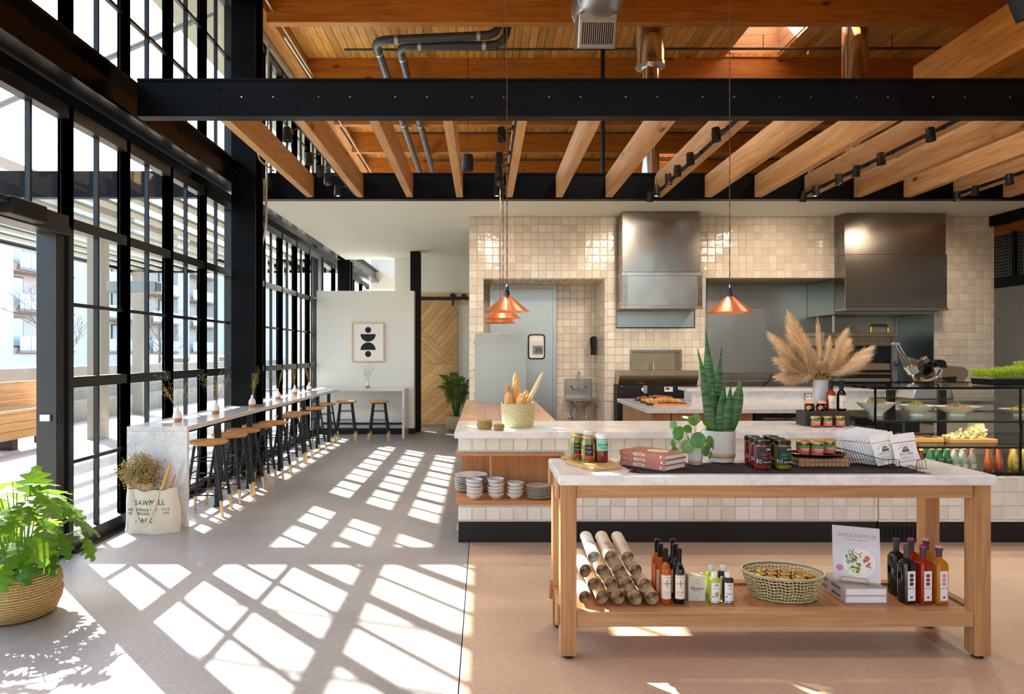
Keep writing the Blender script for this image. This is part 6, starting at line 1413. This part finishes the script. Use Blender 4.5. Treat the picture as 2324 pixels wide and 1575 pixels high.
for k, px in enumerate((3.617, 3.718)): drink(px, 5.80, 'soda', 'soda_red', 'print_lime', 'dark red soda bottle with a lime cap', 'dark red soda bottles', None)
for k, (px, Y) in enumerate(((3.79, 5.77), (3.858, 5.77), (3.926, 5.77), (3.824, 5.86), (3.892, 5.86), (3.96, 5.86))): drink(px, Y, 'water', 'green_glass', 'gold_lid', 'green glass mineral water bottle in the display case', 'green mineral water bottles', 'balcony_glass')
for k, (px, Y) in enumerate(((3.996, 5.77), (4.064, 5.77), (4.132, 5.77), (4.03, 5.86), (4.098, 5.86))): drink(px, Y, 'water', 'clear_glass', 'coral_label', 'clear mineral water bottle with a cream label', 'clear mineral water bottles', 'cream_label')
for k, (px, Y) in enumerate(((4.19, 5.86), (4.275, 5.78), (4.362, 5.78))): drink(px, Y, 'juice', 'orange_juice', 'print_red', 'pear shaped bottle of orange juice in the display case', 'orange juice bottles', None)
for k, (px, Y) in enumerate(((4.40, 5.95), (4.505, 5.78), (4.58, 5.78), (4.545, 5.87))): drink(px, Y, 'juice', 'lemon_juice', 'gold_lid', 'bottle of yellow lemonade in the display case', 'lemonade bottles', 'print_lime')
# sprout tray
stt = thing('sprout_tray', 'black tray of bright green sprouts on the display case', 'plant tray', (gx(2300, 5.98), 6.02, DZ1+.007))
MB().prism([(-.24, 0), (.34, 0), (.36, .055), (-.26, .055)], -.13, .13, 'y').build('tray', 'gloss_black', stt, bev=.004, fix=True)
gg = random.Random(6); mb = MB()
for q in range(7000):
    x, y = gg.uniform(-.27, .34), gg.uniform(-.14, .14); h = (.085 + .02*math.sin(x*14+1) * math.cos(y*11) + (.05 if x > .12 else 0))*gg.uniform(.25, 1.1); p = Vector((x, y, .05+max(.015, h))); s = gg.uniform(.007, .013); d = Vector((gg.uniform(-1, 1), gg.uniform(-1, 1), gg.uniform(-.2, 1))).normalized(); e = d.orthogonal().normalized()
    n = len(mb.v); mb.v += [tuple(p), tuple(p+d*s+e*s*.5), tuple(p+d*s*1.8), tuple(p+d*s-e*s*.5)]; mb.f.append((n, n+1, n+2, n+3))
tag(mb.build('sprouts', 'leaf_moss', stt), kind='stuff')

# ------------------------------------------------------------ plants
# snake plant
spn = thing('snake_plant', 'snake plant with tall striped blades in a glazed pot', 'potted plant', (gx(1634, 3.83), 3.83, ZRUN))
MB().lathe([(0, 0), (.068, 0), (.076, .006), (.080, .05), (.083, .168), (.086, .175), (.081, .176), (.077, .16), (0, .155)], 36).build('pot', 'speck_cer', spn, smooth=40)
MB().lathe([(.0790, .028), (.0806, .03), (.0818, .052), (.0805, .054)], 36, cap=False).build('glaze_band', 'tan_glaze', spn, smooth=40); MB().lathe([(0, .1555), (.076, .1555), (.076, .158), (0, .158)], 24).build('soil', 'soil', spn)
def blade(base, tip, w, bow, tw, parent):
    base, tip = Vector(base), Vector(tip); b_ = Vector(bow); n_ = 16
    def fn(u, v):
        c = base.lerp(tip, v) + b_*math.sin(PI*v*.9); wd = w*(.62+.5*math.sin(PI*min(1, v*1.15+.1)))*(1-max(0, v-.72)/.28)**.8 + .0006; a = tw*(.3+v)
        e = Vector((math.cos(a), math.sin(a), 0)); f_ = Vector((-math.sin(a), math.cos(a), 0)); uu = (u-.5)*2; return c + e*uu*wd*.5 + f_*abs(uu)**1.6*wd*.16
    MB().grid(fn, 6, n_).build('leaf', 'leaf_snake', parent, smooth=70)
def sp_tip(px, py, Y=3.83): return Vector((gx(px, Y)-spn.location.x, Y-3.83, gz(py, Y)-ZRUN))
for bx_p, tx, ty, w, dy, bow, tw in ((1610, 1575, 787, .034, -.02, (.02, 0, 0), .3), (1618, 1601, 745, .044, .01, (.012, 0, 0), .2), (1622, 1608, 752, .046, .03, (0, 0, 0), -.5), (1640, 1645, 785, .044, .02, (-.012, 0, 0), .5), (1650, 1672, 855, .050, -.03, (.012, 0, 0), -.2), (1640, 1662, 845, .040, .0, (.01, 0, 0), 1.0), (1632, 1637, 868, .044, -.035, (0, 0, 0), .2), (1613, 1581, 868, .036, -.03, (.012, 0, 0), -.4), (1616, 1594, 834, .026, .03, (.0, 0, 0), .9), (1628, 1633, 835, .030, .04, (0, 0, 0), -1.0), (1622, 1614, 870, .042, -.02, (0, 0, 0), .1), (1644, 1650, 880, .040, -.04, (0, 0, 0), .0)):
    b0 = Vector((gx(bx_p, 3.83)-spn.location.x, dy, .158)); t_ = sp_tip(tx, ty); t_.y = dy*1.6; blade(b0, t_, w*1.35, bow, tw, spn)
# pilea
pil = thing('pilea_plant', 'small pilea with round coin leaves in a ribbed white pot', 'potted plant', (gx(1578, 3.73), 3.73, ZRUN))
MB().lathe([(0, 0), (.032, 0), (.036, .005), (.0375, .022)] + [(.038+.0006*k+(.0008 if k % 2 else 0), .024+.008*k) for k in range(10)] + [(.044, .105), (.040, .105), (.038, .09), (0, .088)], 32).build('pot', 'speck_cer', pil, smooth=40)
MB().lathe([(.0365, .006), (.0382, .007), (.0385, .024), (.037, .025)], 32, cap=False).build('glaze_band', 'tan_glaze', pil, smooth=40)
gg = random.Random(9)
for px, py, r, yaw, pit, dy in ((1536, 978, 14, -.7, .6, -.03), (1531, 965, 10, -.9, .3, .03), (1555, 947, 11, 0, 1.25, 0), (1575, 956, 12, .3, .5, .02), (1585, 950, 12, .6, .2, .03), (1608, 962, 15, .4, 1.0, -.01), (1576, 995, 17, .0, .15, -.07), (1605, 1000, 13, .5, .2, -.05), (1553, 1010, 15, -.3, .1, -.06), (1528, 1005, 9, -1.1, .1, 0), (1598, 1020, 13, .6, -.1, -.04), (1612, 1008, 10, 1.0, 0, -.05), (1545, 990, 12, -.5, .3, .05), (1566, 975, 10, -.2, .5, .04), (1606, 1030, 9, .9, -.2, -.05), (1531, 1022, 9, -.9, -.1, .0), (1590, 1008, 11, .2, .2, .03)):
    c = Vector((gx(px, 3.73)-pil.location.x, dy, gz(py, 3.73)-ZRUN)); rr = r*3.73/F
    m4 = Matrix.Translation(c) @ Matrix.Rotation(yaw, 4, 'Z') @ Matrix.Rotation(PI/2-pit, 4, 'X')
    lf = MB().lathe([(0, .0), (.35, .002), (.75, .001), (1, -.003)], 20, sx=rr, sy=rr*1.05, cap=False); 
    lf.v = [(x, y, z*rr*30*.35) for x, y, z in lf.v]; lo = lf.xf(m4).build('leaf', 'leaf_pilea', pil, smooth=70)
    MB().tube([(c.x*.1, c.y*.1, .08), (c.x*.45, c.y*.45, c.z*.6+.05), c], [.0022, .0018, .0014], 5).build('petiole', 'stem_green', lo, smooth=60)
# philodendron in a belly basket
ph = thing('philodendron', 'leafy philodendron in a round seagrass belly basket', 'potted plant', (-2.775, 4.06, 0))
MB().lathe([(0, 0), (.17, 0), (.205, .02), (.235, .09), (.242, .14), (.228, .165), (.238, .185), (.232, .235), (.20, .285), (.185, .30), (.178, .298), (.19, .27), (0, .26)], 44).build('basket', 'basket_nat', ph, smooth=60)
MB().lathe([(0, .262), (.185, .262), (.185, .268), (0, .268)], 28).build('soil', 'soil', ph)
def lobed(seed):
    g = random.Random(seed); L_, n_ = 1.0, 5; half = []
    for i in range(n_):
        t = i/(n_-1); yb = -.12+.98*t; w = .52*math.sin(PI*(.12+.80*t))**.8
        half += [(w*(.95+g.uniform(-.1, .1)), yb + .04), (w*(1.16+g.uniform(-.08, .1)), yb+.13), (w*.9, yb+.165), (w*.52, yb+.185)]
    half.append((.0, 1.08)); pts = [(0, -.02)] + half
    mb = MB(); rows = []
    for s in (1, -1):
        for (x, y) in pts: pass
    vs_ = []
    def P(x, y): return (x, y, -.22*abs(x)**1.6 - .20*y*y + .02*math.sin(11*x+7*y+seed))
    for (x, y) in pts:
        vs_.append(P(0, y if y < 1.08 else 1.08)); vs_.append(P(x*.5, y)); vs_.append(P(x, y)); vs_.append(P(-x*.5, y)); vs_.append(P(-x, y))
    fs = []
    for i in range(len(pts)-1):
        a, b_ = 5*i, 5*(i+1); fs += [(a, a+1, b_+1, b_), (a+1, a+2, b_+2, b_+1), (a+3, a, b_, b_+3), (a+4, a+3, b_+3, b_+4)]
    mb.add(vs_, fs); return mb.mesh('leaf', 'leaf_philo', smooth=70)
LM = [lobed(k) for k in range(4)]; gg = random.Random(14)
for k in range(58):
    if k < 46:
        a = k*2.399; u = (k+.5)/46; rad = .07+.29*u**.7*gg.uniform(.8, 1.1); z = .76 - .36*u**1.3 + gg.uniform(-.05, .05); s = gg.uniform(.12, .19)
        p = Vector((rad*math.cos(a), rad*math.sin(a), z)); tilt = math.radians(-5 - 45*u + gg.uniform(-15, 15))
    else:
        a = (k-46)*.55; p = Vector((.19*math.cos(a), .19*math.sin(a), gg.uniform(.33, .46))); s = gg.uniform(.12, .17); tilt = math.radians(gg.uniform(-75, -45))
    lo = link('leaf', LM[k % 4], ph); lo.matrix_basis = Matrix.Translation(p) @ Matrix.Rotation(a-PI/2, 4, 'Z') @ Matrix.Rotation(tilt, 4, 'X') @ Matrix.Rotation(gg.uniform(-.35, .35), 4, 'Y') @ Matrix.Scale(s, 4)
    b0 = Vector((.05*math.cos(a), .05*math.sin(a), .27)); md = b0.lerp(p, .5) + Vector((-.02*math.cos(a), -.02*math.sin(a), .05))
    MB().tube([b0, md, p], [.0055, .0045, .003], 6).build('petiole', 'stem_green', ph, smooth=60)
lo = link('leaf', LM[1], ph); lo.matrix_basis = Matrix.Translation((.10, -.02, .72)) @ Matrix.Rotation(.3, 4, 'Z') @ Matrix.Rotation(1.2, 4, 'X') @ Matrix.Scale(.17, 4)
# palm by the barn door
pm = thing('areca_palm', 'dark green palm in a woven pot beside the barn door', 'potted plant', (gx(1036, 13.6), 13.6, 0))
MB().lathe([(0, 0), (.15, 0), (.2, .05), (.22, .15), (.19, .27), (.16, .30), (.15, .30), (.17, .25), (0, .24)], 28).build('pot', 'basket_palm', pm, smooth=60)
gg = random.Random(31)
for k in range(22):
    a = k*2.399; L_ = gg.uniform(.5, .95); top = gg.uniform(.75, 1.15); mb = MB(); stem = [Vector((.03*math.cos(a), .03*math.sin(a), .25)) .lerp(Vector((.36*math.cos(a)*L_, .36*math.sin(a)*L_, top)), t) + Vector((0, 0, .25*math.sin(PI*t))) for t in [i/10 for i in range(11)]]
    mb.tube(stem, [.007-.0005*i for i in range(11)], 4, cap=False)
    for i in range(4, 44):
        t = min(.999, .25+.75*(i-4)/40); q = stem[int(t*10)].lerp(stem[min(10, int(t*10)+1)], t*10-int(t*10)); d = (stem[10]-stem[6]).normalized()
        for s in (-1, 1):
            sd_ = d.cross(Vector((0, 0, 1))).normalized()*s; ln = .20*(1-.5*t)*gg.uniform(.8, 1.1); e = q + (sd_*.8+d*.6)*ln - Vector((0, 0, ln*.35)); w = d*.006
            n = len(mb.v); mb.v += [tuple(q), tuple(q.lerp(e, .5)+w), tuple(e), tuple(q.lerp(e, .5)-w)]; mb.f.append((n, n+1, n+2, n+3))
    mb.build('frond', 'leaf_palm', pm)
# ------------------------------------------------------------ bud vases on the bar
def bud_vase(px, Y, X, lab, seed, wide, z=BT, s=1.0, pale=False):
    t = thing('bud_vase', lab, 'vase', (X, Y, z), 0, 'white bud vases with dried grasses'); g = random.Random(seed)
    MB().lathe([(.036, .03), (.044, .045), (.038, .08), (.016, .115), (.013, .138), (.017, .147), (.012, .147), (.010, .12), (0, .06)], 28, cap=False).build('vase', 'white_cer', t, smooth=50)
    MB().lathe([(0, 0), (.034, 0), (.041, .012), (.0437, .033), (.0436, .0345), (0, .034)], 28).build('clay_foot', 'terracotta', t, smooth=50)
    for q in range(4 + int(wide*5)):
        a = g.uniform(-1, 1)*wide*.45; b_ = g.uniform(-.25, .25); L_ = g.uniform(.16, .27)*s; tip = Vector((a*L_*1.6, b_*L_, .14+L_)); mb = MB(); mb.tube([(0, 0, .1), Vector((0, 0, .1)).lerp(tip, .6)+Vector((0, 0, .02)), tip], [.0012, .001, .0006], 4)
        for i in range(34):
            u = g.uniform(.45, 1.02); p = Vector((0, 0, .1)).lerp(tip, u) + Vector((g.gauss(0, .008+.012*wide), g.gauss(0, .01), g.gauss(0, .008))); r_ = g.uniform(.0018, .0036); mb.lathe([(0, -r_*1.6), (r_, 0), (0, r_*1.6)], 5, p)
        mb.build('sprig', ('dry_straw', 'dry_brown', 'dry_green')[q % 3] if not pale else 'dry_green', t)
VS = [(6.51, -2.917, 1.0, 'bud vase of bushy dried grass nearest the marble end panel'), (7.35, -2.885, 1.3, 'bud vase with wide spreading dried grass, second along the bar'), (8.24, -2.79, .5, 'bud vase with one upright sprig beside the black column'), (9.64, -2.906, .5, 'bud vase with slim dried grass just past the black column'), (10.76, -2.975, .7, 'bud vase between the two last vases on the window side'), (11.75, -3.0, .5, 'bud vase of dried grass closest to the corner of the bar'), (12.85, -2.18, .8, 'bud vase with a sparse pale sprig under the framed print')]
for k, (Y, X, w, lab) in enumerate(VS): bud_vase(0, Y, X, lab, 40+k, w, s=1.35 if k < 3 else 1.2, pale=(k == 6))
# ------------------------------------------------------------ tote bag with flowers and baguettes
tb_ = thing('tote_bag', 'cream canvas tote bag lettered with the market name', 'bag', (-2.885, 5.955, 0), math.radians(2))
BW, BH = .235, .375
def tote(u, v, s):
    x = (u-.5)*2; w = BW*(1.0 - .10*v + .05*math.sin(3*v)) * (1 if v > .05 else 1.02); bulge = max(0, 1-abs(x)**2.4)**.6*(.095-.03*v)*(1+.12*math.sin(7*x+3*v)); sag = -.012*math.cos(x*2.2)*(v > .97)
    return Vector((x*w + .008*math.sin(v*5), -s*bulge*(1 if s > 0 else .55) + .01*v, BH*v + sag + .006*math.sin(9*x)*(v**4)))
mb = MB().grid(lambda u, v: tote(u, v, 1), 28, 20); mb.grid(lambda u, v: tote(1-u, v, -1), 28, 12); mb.build('body', 'canvas', tb_, smooth=70)
def on_bag(me, zz, xx=0, off=.0016):
    for v in me.vertices:
        x, y, z = v.co; u = .5+(x+xx)/(2*BW*.98); p = tote(u, (z+zz)/BH, 1); v.co = (x+xx, p.y-off+y, z+zz)
    link('lettering', me, tb_)
for tx, sz, zz, xx, sp_ in (('SAWMILL', .062, .262, .0, 1.15), ('ALBUQUERQUE, N.M.', .030, .203, -.06, 1.0), ('U.S.A', .030, .205, .135, 1.05), ('190', .031, .170, -.17, 1.05), ('BELLAMAH', .031, .170, -.03, 1.1), ('AVE', .031, .172, .14, 1.05), ('MARKET', .058, .112, -.005, 1.2)): on_bag(text_mesh(tx, sz, 'ink', .0003, spacing=sp_, squeeze=.9), zz, xx)
def strap(xs):
    pts = []
    for i in range(25):
        t = i/24; x = xs[0]+(xs[1]-xs[0])*t; v = 1 - .82*math.sin(PI*t)**.75; p = tote(.5+x/(2*BW), max(.1, v*.98), 1); pts.append(Vector((x, p.y-.006, p.z)))
    mb = MB()
    for i, p in enumerate(pts):
        d = (pts[min(24, i+1)]-pts[max(0, i-1)]).normalized(); n_ = Vector((0, -1, 0)).cross(d).normalized()*.014; mb.v += [tuple(p-n_), tuple(p+n_)]
        if i: k = 2*i; mb.f.append((k-2, k-1, k+1, k))
    mb.build('handle', 'handle_cloth', tb_, smooth=60)
strap((-.16, .07))
tpos = Vector((-2.885, 5.955, 0))
bq = thing('bouquet', 'paper wrapped bunch of dried flowers in the tote bag', 'bouquet', tpos + Vector((-.075, -.014, .17)))
def cone(u, v): a = 2*PI*u; r = .03+.055*v; return Vector((r*math.cos(a) - .02*v, r*.28*math.sin(a), 0.02+.27*v + .05*math.cos(a+.9)*v))
MB().grid(cone, 28, 8).build('paper_wrap', 'kraft', bq, smooth=70)
MB().grid(lambda u, v: cone(u, v*.86)*1.0 + Vector((.03*v, -.008*v, -.035)), 28, 8).build('paper_wrap', 'kraft', bq, smooth=70)
pk = MB(); gg = random.Random(17)
for i in range(9):
    for j in range(4):
        u = .52+.42*i/9+.015*(j % 2); v = .45+.12*j; p = cone(u, v); d = cone(u+.008, v)-p; nrm = Vector((math.cos(2*PI*u), math.sin(2*PI*u)*1.5, 0)).normalized(); q = p+nrm*.003; up_ = Vector((0, 0, .0022)); n = len(pk.v); pk.v += [tuple(q-d-up_), tuple(q+d-up_), tuple(q+d+up_), tuple(q-d+up_)]; pk.f.append((n, n+1, n+2, n+3))
pk.build('paper_print', 'ink', bq)
for q in range(60):
    a = gg.uniform(-1, 1); b_ = gg.uniform(-.8, .6); tip = Vector((-.03+a*.19, b_*.09, .42+gg.uniform(-.03, .10)-.10*abs(a))); mb = MB(); mb.tube([(-.02+a*.03, 0, .1), tip*.7+Vector((0, 0, .02)), tip], [.0014, .0012, .0008], 4)
    for i in range(60):
        u = gg.uniform(.5, 1.03); p = Vector((-.02+a*.03, 0, .1)).lerp(tip, u)+Vector((gg.gauss(0, .018), gg.gauss(0, .016), gg.gauss(0, .014))); r_ = gg.uniform(.0035, .0075); mb.lathe([(0, -r_), (r_, 0), (0, r_)], 5, p)
    mb.build('flower_spray', ('dry_green', 'dry_straw', 'dry_brown', 'dry_green')[q % 4], bq)
loaf('baguette', 'long scored baguette leaning out of the tote bag', tpos+Vector((.045, -.012, .24)), tpos+Vector((.165, -.012, .60)), .022, 'bread', 'baguettes in the tote bag', 5); loaf('baguette', 'darker short baguette beside the scored one in the tote', tpos+Vector((.095, -.010, .26)), tpos+Vector((.205, .0, .50)), .015, 'bread_dk', 'baguettes in the tote bag', 3)
